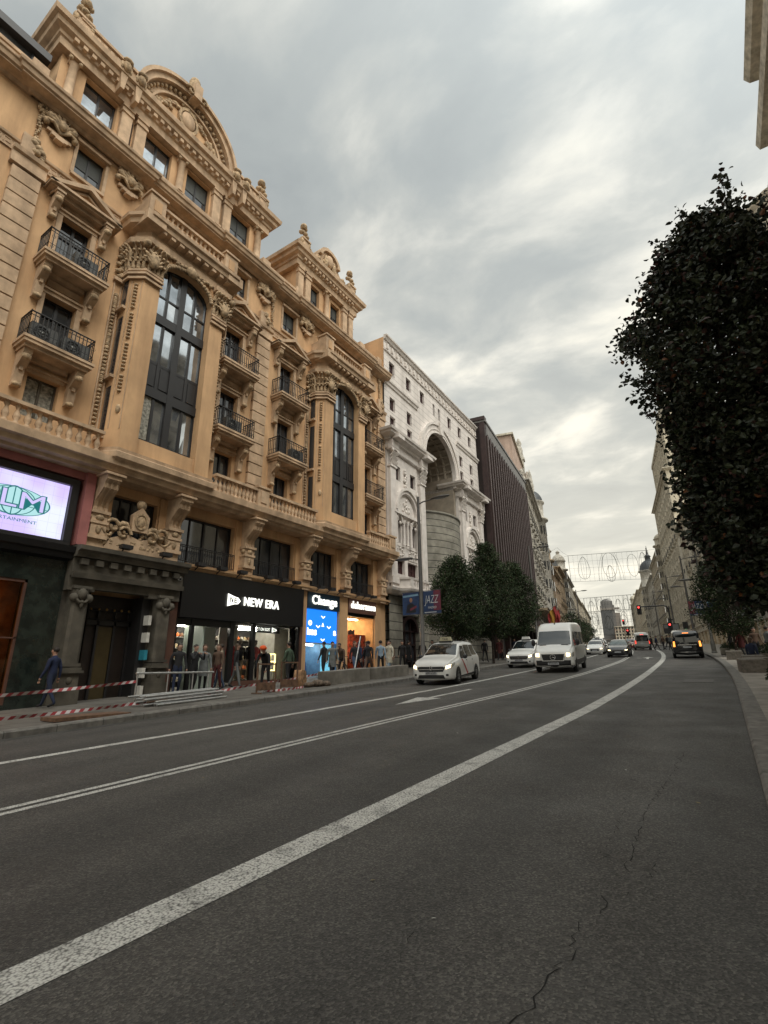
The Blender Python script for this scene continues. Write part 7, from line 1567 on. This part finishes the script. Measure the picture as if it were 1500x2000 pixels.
# granite bench blocks on the right, concrete barriers on the left
GRN = mat('granite_block', (.19, .17, .145), .8, .2, 9, .4, 60, stain=.2); CON = mat('concrete_block', (.20, .185, .16), .85, .15, 3, .4, 40, stain=.3)
def block_(name, x, y, sx, sy, sz, rz, mt, label, group, slots=False):
    m = MB(); m.box(-sx/2, sx/2, -sy/2, sy/2, 0, sz); o = m.build(name, mt, None, (x, y, zl(y)-.02), rz); b = o.modifiers.new('b', 'BEVEL'); b.width = .025; b.segments = 2
    o.rotation_euler = (math.atan(.044), 0, rz); tag(o, label, 'bench block' if 'bench' in name else 'barrier block', group)
for x, y, a, lb in ((.95, 28.4, .05, 'granite block the seated person rests on'), (.72, 24.4, .1, 'nearest and largest granite bench block on the right pavement'), (.35, 36.5, 0, 'granite bench block beyond the seated person'), (.95, 25.9, .3, 'granite block just behind the nearest one')):
    block_('bench_block', x, y, .8, 1.1, .5, a, GRN, lb, 'granite bench blocks')
block_('concrete_block', -13.75, 17.85, .62, 2.9, .55, .02, CON, 'long concrete barrier block left of the walking people', 'concrete blocks by the left kerb')
block_('concrete_block', -13.75, 21.2, .62, 2.9, .52, .0, CON, 'concrete barrier block nearest the white taxi', 'concrete blocks by the left kerb')
for i, (px_, py_) in enumerate(((-13.75, 18.9), )):
    pass
# ---------------------------------------------------------------- street lamps with banners
LMP = mat('lamp_post_grey', (.12, .115, .11), .5, .1, 3, metal=.4); LMR = mat('lamp_post_pale', (.16, .155, .14), .55, .15, 3, metal=.3)
def banner_mats():
    a = mat('banner_blue', (.02, .045, .10), .7, .4, 3, col2=(.012, .02, .06)); b = mat('banner_red', (.14, .025, .025), .7, .4, 4, col2=(.08, .02, .06)); return a, b
BNB, BNR = banner_mats(); BNW = mat('banner_white', (.55, .56, .56), .7, .1)
def lamp(x, y, label, h=9.8, banner=0, rz=0, tilt=0, arms=True, mt=LMP, group='street lamps'):
    z = zl(y); t = thing('street_lamp', label, 'street lamp', (x, y, z), rz, group)
    m = MB(); m.lathe(0, 0, [(.17, -.05), (.17, .9), (.12, 1.0), (.11, h*.55), (.075, h)], 14); m.lathe(0, 0, [(.21, -.05), (.21, .12), (.17, .14)], 14); m.box(-.09, .09, -.135, -.12, .35, .75, BLK); m.build('pole', mt, t)
    if arms:
        for s, zz, l_ in ((1, h-.35, 1.5), (-1, h-3.6, 1.1)):
            m = MB(); m.tube([(0, 0, zz-.1), (s*.3, 0, zz), (s*l_*.6, 0, zz+.05)], .04, 6); ar = m.build('arm', mt, t)
            m = MB(); m.ell(s*l_*.95, 0, zz+.08, .62, .17, .085, 14, 6); m.build('luminaire', mt, ar)
            m = MB(); m.ell(s*l_*.95, 0, zz+.03, .45, .12, .06, 12, 5); m.build('lens', mat('lamp_lens_off', (.25, .25, .24), .3, .05), ar)
    if banner:
        z0, z1 = 3.05, 4.25
        for s in (-1, 1):
            m = MB(); m.box(min(s*.12, s*1.18), max(s*.12, s*1.18), -.012, .012, z0, z1, BNB)
            if s*banner > 0: m.box(min(s*.75, s*1.18), max(s*.75, s*1.18), -.016, .016, z0+.15, z1, BNR); m.box(min(s*.2, s*.9), max(s*.2, s*.9), -.018, .018, z0+.04, z0+.08, BNW)
            else:    # a figure playing: head, shoulders, instrument as broad shapes
                m.ell(s*.65, .0, z0+.78, .13, .02, .17, 10, 6, mat('banner_skin', (.3, .16, .1), .7, .1)); m.prism([(s*.65-.32, z0+.1), (s*.65+.32, z0+.1), (s*.65+.24, z0+.5), (s*.65+.08, z0+.62), (s*.65-.08, z0+.62), (s*.65-.24, z0+.5)], -.018, .018, 'o', BLK); m.prism([(s*.65-.05, z0+.2), (s*.65+.36, z0+.36), (s*.65+.34, z0+.48), (s*.65-.05, z0+.32)], -.02, .02, 'o', BNR)
                m.prism([(s*.65-.5, z0+.95), (s*.65+.5, z0+1.0), (s*.65+.45, z0+1.1), (s*.65-.5, z0+1.05)], -.017, .017, 'o', mat('banner_light_blue', (.2, .34, .45), .7, .2))
            bn = m.build('banner', BNB, t)
            if s*banner > 0: text_part('banner_letters', 'JAZZ', .62, BNW, bn, (s*.62, -.022, (z0+z1)/2+.12), width=.86, depth=.002, shear=.25, offset=-.006); text_part('banner_letters', 'MADRID', .17, BNW, bn, (s*.66, -.022, z0+.3), width=.5, depth=.002, shear=.2)
            m = MB()
            for zz in (z0-.03, z1+.03): m.tube([(0, 0, zz), (s*1.22, 0, zz)], .016, 5)
            m.build('banner_arm', mt, t)
    return t
lamp(-13.35, 24.0, 'tall grey street lamp with jazz banners in front of the white building', 9.7, 1)
lamp(cu(48.5)-13.2, 48.5, 'second street lamp on the left, rising against the finned building', 10.6, 0)
lamp(cu(97)-13.1, 97, 'thin far street lamp on the left against the beige buildings', 10.4, 0)
lamp(cu(50)+.75, 50, 'street lamp with dark jazz banner on the right pavement', 9.6, -1, mt=LMR)
lamp(cu(68)+.9, 68, 'street lamp pole right of the traffic-light gantry', 10.6); lamp(cu(88)+.9, 88, 'far right-hand lamp pole just left of the gantry post', 10.6); lamp(cu(116)+.9, 116, 'farthest thin lamp pole on the right side', 10.6)
m = MB(); m.lathe(0, 0, [(.1, 0), (.07, 3.4)], 10); m.build('slanting_post', LMR, None, (1.6, 22.5, zl(22.5))); o = bpy.context.scene.objects['slanting_post']; tag(o, 'slim grey post in the shadow under the big tree', 'post')
# ---------------------------------------------------------------- traffic lights
RED = mat('red_signal', (.5, .01, .01), .3, 0, emit=(1, .06, .05), estr=3.5); GRN_ = mat('green_signal', (.01, .4, .1), .3, 0, emit=(.06, 1, .3), estr=3.5)
def head(m_parent, x, o, z, lit, rz=0):
    m = MB(); m.box(-.16, .16, -.1, .1, -.45, .45, BLK); m.box(-.24, .24, -.12, -.1, -.55, .55, BLK)
    for k in range(3): m.prism([(.13*cos(a), .29-.29*k+.13*sin(a)) for a in [pi*j/6 for j in range(7)]]+[(.115*cos(a), .29-.29*k+.115*sin(a)) for a in [pi*j/6 for j in range(7)]][::-1], .1, .26, 'o', BLK)
    h = m.build('signal_head', BLK, m_parent, (x, -o, z), rz); m = MB(); zz = .29 if lit is RED else -.29; m.ell(0, .12, zz, .105, .04, .105, 12, 6, lit); m.build('signal_lens', lit, h)
z = gz(67); t = thing('signal_gantry', 'traffic-light gantry with a long arm over the lanes and a red signal', 'traffic light', (-4.75, 67, z), 0)
m = MB(); m.tube([(0, 0, 0), (0, 0, 4.6), (-.12, 0, 4.95), (-.45, 0, 5.1), (-3.0, 0, 5.1)], .075, 8); m.box(-.25, .25, -.05, .05, 3.35, 3.5); m.build('mast', BLK, t); head(t, -3.05, .1, 4.75, RED); head(t, -.12, .14, 2.6, RED)
m = MB(); m.box(-.8, -.15, .1, .13, 1.9, 2.5, BLK); m.build('sign_plate', BLK, t)
t = thing('pedestrian_signal', 'green traffic signal beside the black van', 'traffic light', (-3.2, 62, gz(62)), 0); m = MB(); m.tube([(0, 0, 0), (0, 0, 3.0)], .05, 8); m.build('mast', BLK, t); head(t, .1, .12, 2.45, GRN_)
t = thing('far_signal', 'small far red signal above the dark red car', 'traffic light', (-17.1, 118, gz(118)), 0); m = MB(); m.tube([(0, 0, 0), (0, 0, 5.2)], .06, 8); m.build('mast', BLK, t); head(t, 0, .12, 4.9, RED)
t = thing('kerb_signal', 'far red signal low beside the grey van', 'traffic light', (-14.0, 100, gz(100)), 0); m = MB(); m.tube([(0, 0, 0), (0, 0, 3.0)], .06, 8); m.build('mast', BLK, t); head(t, 0, .12, 2.6, RED)
for x, y, lb in ((-6.0, 78, 'dark notice board on a post, left one of the pair by the crossing'), (-5.0, 76, 'dark notice board with pale screen, right one of the pair by the crossing')):
    t = thing('notice_board', lb, 'sign', (x, y, gz(y)), 0); m = MB(); m.tube([(0, 0, 0), (0, 0, 2.2)], .05, 6); m.build('mast', BLK, t); m = MB(); m.box(-.5, .5, -.1, .1, 2.2, 3.2, BLK); m.build('panel', BLK, t); m = MB(); m.box(-.42, .42, .1, .12, 2.28, 3.1, GLS); m.build('screen', GLS, t)
# ---------------------------------------------------------------- Christmas light nets strung across the street
WIR = mat('net_wire', (.09, .095, .09), .6, .05)
def net(label, x0, x1, y, z0, z1, slope, seed, ovals, cable):
    m = MB(); rnd = random.Random(seed); L_ = x1-x0; zz = lambda x, z: z+slope*(x-x0); r = .019*y/80
    def ln(a, b, rr=r): m.tube([(a[0]-x0, 0, zz(*a)-z0), (b[0]-x0, 0, zz(*b)-z0)], rr, 4)
    ln((x0, z1), (x1, z1), r*1.5); ln((x0, z0), (x1, z0)); ln((x0, z0), (x0, z1), r*1.6); ln((x1, z0), (x1, z1))
    for k in range(1, 16): ln((x0+L_*k/16, z0), (x0+L_*k/16, z1), r*.5)
    for k in range(1, 4): ln((x0, z0+(z1-z0)*k/4), (x1, z0+(z1-z0)*k/4), r*.5)
    for (cx, cz, rx, rz_, kind) in ovals:
        cx = x0+L_*cx; cz = z0+(z1-z0)*cz; P = [(cx+rx*L_*cos(a)*(1-.35*sin(a)*(kind == 1)), cz+rz_*(z1-z0)*sin(a)) for a in [2*pi*k/18 for k in range(19)]]
        for a, b in zip(P, P[1:]): ln(a, b, r*1.25)
        if kind == 1:
            for s in (-1, 1): 
                Q_ = [(cx+s*rx*L_*.45*sin(a), cz+rz_*(z1-z0)*cos(a)) for a in [pi*k/10 for k in range(11)]]
                for a, b in zip(Q_, Q_[1:]): ln(a, b, r)
        if kind == 2:
            for s in (-1, 1):
                for q in (1.3, 1.7): 
                    Q_ = [(cx+s*rx*L_*q, z0)]+[(cx+s*rx*L_*q*(1-.5*f*f), z0+(z1-z0)*f) for f in (.25, .5, .75, 1)]
                    for a, b in zip(Q_, Q_[1:]): ln(a, b, r*.9)
    for (xa, za, xb, zb_) in cable: m.tube([(xa-x0, 0, za-z0), ((xa+xb)/2-x0, 0, (za+zb_)/2-z0-.15), (xb-x0, 0, zb_-z0)], r*.7, 4)
    o = m.build('light_net', WIR, None, (x0, y, z0)); tag(o, label, 'light decoration', 'festive light nets over the street')
net('nearest festive wire light net with large oval rings, strung high over the street', -18.1, -7.0, 80, 12.2, 16.3, -.055, 1, [(.19, .5, .075, .42, 1), (.52, .55, .09, .46, 2), (.52, .25, .05, .3, 1), (.8, .5, .065, .4, 0), (.93, .6, .05, .35, 1)], [(-18.1, 16.3, -23, 15.8), (-18.1, 16.3, -19.6, 17.8), (-19.6, 17.8, -23, 16.6), (-7, 15.7, 1.6, 16.0), (-18.1, 12.2, -23.5, 12.0)])
net('second festive light net farther down, filled with fine wire', -25.3, -15.4, 122, 7.6, 14.6, .0, 2, [(.15, .7, .07, .2, 1), (.33, .72, .06, .2, 2), (.52, .72, .08, .22, 0), (.72, .7, .07, .2, 1), (.88, .7, .05, .2, 2), (.2, .3, .06, .2, 2), (.8, .3, .06, .2, 0)], [(-25.3, 14.6, -30, 15.2), (-15.4, 14.6, -7.5, 15.2), (-25.3, 7.6, -30, 7.8), (-15.4, 7.6, -7.5, 7.6)])
net('third festive light net, faint beyond the second', -35.0, -21.0, 165, 8.5, 15.5, .0, 3, [(.2, .5, .08, .3, 2), (.5, .5, .08, .3, 1), (.8, .5, .08, .3, 0)], [(-35, 15.5, -40, 16), (-21, 15.5, -12, 16)])
net('small bell-shaped light frame hanging near the second left-hand lamp', -15.9, -14.5, 44.6, 7.2, 9.1, 0, 4, [(.5, .45, .42, .42, 1), (.5, .45, .25, .4, 0)], [(-15.9, 9.1, -18.0, 9.2), (-14.5, 9.1, -13.9, 9.3)])
# flags hanging from the long balcony
def flag(label, x, y, z, cols, rz):
    t = thing('flag', label, 'flag', (x, y, z), rz, 'flags under the long balcony'); m = MB(); m.tube([(0, 0, 0), (0, -1.6, 1.2)], .03, 6); m.build('pole', LMP, t); m = MB(); n = 14; V = []
    for i in range(n+1):
        for j in range(10): V.append((.12*sin(i*1.1+j*.5)+.03*i*.1, -1.6+.09*i+.03*sin(j), 1.15-.08*i-j*.22))
    for i in range(n):
        for j in range(9): m.add([V[i*10+j], V[(i+1)*10+j], V[(i+1)*10+j+1], V[i*10+j+1]], [(0, 1, 2, 3)], cols[min(len(cols)-1, i*len(cols)//n)], True)
    m.build('cloth', cols[0], t)
FRD = mat('flag_red', (.26, .02, .02), .8, .15); FYL = mat('flag_yellow', (.42, .22, .03), .8, .1)
flag('red and yellow flag hanging below the long balcony of the white corner building', -19.6, 69.6, 6.6, [FRD, FYL, FYL, FRD], radians(80)); flag('plain dark red flag hanging beside the striped one', -19.9, 72.2, 6.3, [FRD], radians(80))
# ---------------------------------------------------------------- roadworks: tape, rail, scaffold tubes, barrier, sacks, scooter
ALU = mat('galvanised_tube', (.42, .42, .41), .4, .15, 8, metal=.5); RUS = mat('rusty_barrier', (.16, .09, .055), .7, .25, 8); TPW = mat('tape_white', (.55, .5, .5), .6, .05); TPR = mat('tape_red', (.34, .04, .05), .6, .1)
def tape(label, pts, w_=.075):
    m = MB(); P = [Vector(p) for p in pts]; d = 0
    for a, b in zip(P, P[1:]):
        L_ = (b-a).length; n = max(1, int(L_/.115))
        for k in range(n):
            u0, u1 = k/n, (k+1)/n; sag = lambda u: -.10*L_*.25*4*u*(1-u)*.35; sk = .035
            p0, p1 = a+(b-a)*u0, a+(b-a)*u1; p0.z += sag(u0); p1.z += sag(u1); dd = (b-a).normalized()*sk; tw = Vector((.02*sin(k*.35), 0, 0))
            m.add([p0-dd-Vector((0, 0, w_/2))+tw, p1-dd-Vector((0, 0, w_/2))+tw, p1+dd+Vector((0, 0, w_/2))-tw, p0+dd+Vector((0, 0, w_/2))-tw], [(0, 1, 2, 3)], TPR if (k+d) % 2 else TPW)
        d += n
    o = m.build('barrier_tape', TPW); tag(o, label, 'barrier tape', 'red and white tape round the works')
tape('upper red and white tape slanting down from the rail to the left edge', [(-14.0, 2.2, -.62), (-14.5, 8.9, -.32)])
tape('lower red and white tape running along the ground stack towards the blocks', [(-13.6, 2.2, -1.02), (-14.2, 8.9, -.9), (-13.9, 12.7, -.55), (-14.0, 16.2, -.25), (-14.6, 18.6, -.1)])
tape('short stretch of red and white tape tangled by the barrier boards', [(-13.7, 13.2, -.75), (-13.6, 14.6, -.72), (-13.9, 15.6, -.68)])
t = thing('steel_rail', 'galvanised crowd rail standing behind the stacked tubes', 'barrier', (-14.5, 10.2, zl(10.2)), pi/2)
m = MB(); m.tube([(-1.35, 0, .85), (1.4, 0, .85)], .03, 8); m.tube([(-1.3, 0, .05), (-1.3, 0, .85)], .025, 6); m.tube([(1.2, 0, .05), (1.2, 0, .85)], .025, 6); m.tube([(-.3, 0, .05), (-.3, 0, .85)], .02, 6); m.tube([(.6, 0, .05), (.6, 0, .85)], .02, 6)
for x in (-1.3, -.3, .6, 1.2): m.ell(x, 0, .85, .045, .045, .045, 6, 5)
m.tube([(-1.3, .3, .03), (-1.3, -.3, .03)], .02, 6); m.tube([(1.2, .3, .03), (1.2, -.3, .03)], .02, 6); m.build('frame', ALU, t)
rnd = random.Random(3)
for i in range(16):
    L_ = rnd.uniform(2.3, 2.9); ly = i//4; m = MB(); m.tube([(-L_/2, 0, 0), (L_/2, 0, 0)], .03, 8); o = m.build('scaffold_tube', ALU if i % 3 else RUS if i == 6 else ALU, None, (-14.1+(i % 4)*.16-.1*ly, 10.15+rnd.uniform(-.12, .12), zl(10.2)+.05+ly*.075), pi/2+rnd.uniform(-.025, .025)); o.rotation_euler = (0, -math.atan(.044), o.rotation_euler[2])
    tag(o, 'one of the galvanised tubes lying in the low stack by the kerb', 'tube', 'stack of scaffold tubes')
def trestle(label, y, x=-13.55):
    t = thing('works_barrier', label, 'barrier', (x, y, zl(y)), pi/2, 'rusty works barriers'); m = MB()
    for sx in (-.42, .42): m.box(sx-.025, sx+.025, -.02, .02, 0, 1.0)
    m.box(-.42, .42, -.02, .02, .3, .36); m.box(-.42, .42, -.02, .02, .94, .99); 
    for sx in (-.42, .42): m.tube([(sx, .25, .02), (sx, -.25, .02)], .02, 6)
    m.build('frame', RUS, t); m = MB(); m.box(-.4, .4, .02, .035, .1, .3); m.build('board', RUS, t)
trestle('nearer rusty open barrier frame before the orange-helmeted worker', 13.1); trestle('second rusty barrier frame beside the paper sack', 14.4, -13.7)
m = MB(); m.prism([(-.22, 0), (.24, 0), (.28, .3), (.2, .62), (-.16, .66), (-.26, .3)], -.16, .16, 'o'); o = m.build('paper_sack', mat('kraft_paper', (.36, .21, .11), .85, .3, 6), None, (-14.0, 15.3, zl(15.3)), pi/2+.3); b = o.modifiers.new('b', 'BEVEL'); b.width = .06; b.segments = 3; tag(o, 'crumpled brown paper sack standing on the pavement', 'sack')
m = MB(); m.ell(0, 0, .12, .3, .25, .14, 8, 5); m.ell(.35, .1, .1, .22, .2, .12, 8, 5); m.ell(-.4, -.05, .08, .25, .18, .1, 8, 5); o = m.build('rubble_heap', mat('rubble', (.16, .12, .09), .95, .4, 14), None, (-13.6, 15.9, zl(15.9)), 1.4); tag(o, 'small heap of rubble beside the paper sack', 'rubble')
m = MB(); m.tube([(0, 0, 0), (0, -1.3, 2.0)], .03, 6); o = m.build('leaning_plank', ALU, None, (-14.3, 19.1, zl(19)+.0)); o.rotation_euler = (0, 0, .35+pi); tag(o, 'pale pole leaning across the gap between the two concrete blocks', 'pole')
t = thing('bicycle', 'dark bicycle leaning by the exchange shop window', 'bicycle', (-16.0, 20.4, zl(20.4)), pi/2+.25)
for sx in (-.52, .52):
    m = MB(); n = 20; ring(m, sx, .34, .30, .335, -.02, .02, TY, 20, 1, 0, 2*pi); w_ = m.build('wheel', TY, t); m = MB()
    for k in range(8): m.tube([(sx, 0, .34), (sx+.3*cos(k*pi/4), 0, .34+.3*sin(k*pi/4))], .004, 3)
    m.build('spokes', ALU, w_)
m = MB(); m.tube([(-.52, 0, .34), (-.1, 0, .32), (.38, 0, .78), (-.2, 0, .82), (-.52, 0, .34)], .018, 6); m.tube([(-.1, 0, .32), (-.24, 0, .92)], .018, 6); m.tube([(.52, 0, .34), (.38, 0, .78), (.34, 0, 1.0)], .018, 6); m.tube([(.34, -.25, 1.02), (.34, .25, 1.02)], .014, 6); m.box(-.36, -.1, -.07, .07, .92, .97); m.build('frame', BLK, t)
m = MB(); m.box(-.9, .9, -.35, .35, 0, .08); o = m.build('paving_slab_stack', RUS, None, (-13.3, 7.0, zl(7)-.02), pi/2); tag(o, 'low strip of broken brown paving lying by the kerb', 'slab')
# small litter and road details
mc = MB(); mc.lathe(0, 0, [(.33, 0), (.33, .008)], 24, mat('cast_iron', (.035, .033, .03), .5, .3, 30))
m = MB(); m.box(-.45, .45, -.7, .7, 0, .006); o = m.build('repair_patch', mat('asphalt_patch', (.085, .08, .073), .7, .2, 6), None, (-1.0, 21.8, gz(21.8)+.004)); o.rotation_euler = (math.atan(.044), 0, 0); o['kind'] = 'structure'
rnd = random.Random(14)
for i in range(16):
    x, y = rnd.uniform(-8, -.3), rnd.uniform(2.2, 12); m = MB(); a = rnd.uniform(.012, .028); m.add([(-a, 0, 0), (0, -a*.5, .004), (a*1.3, 0, .006), (0, a*.6, .002)], [(0, 1, 2, 3)]); o = m.build('dry_leaf' if i % 2 else 'litter_scrap', mat('dry_leaf', (.2, .16, .09), .9, .1) if i % 2 else mat('paper_scrap', (.5, .5, .46), .9, .05), None, (x, y, gz(y)+.006), rnd.uniform(0, 6)); tag(o, 'tiny dry leaf lying on the asphalt' if i % 2 else 'tiny pale scrap of litter on the asphalt', 'leaf' if i % 2 else 'litter', 'dry leaves on the road' if i % 2 else 'litter scraps on the road')
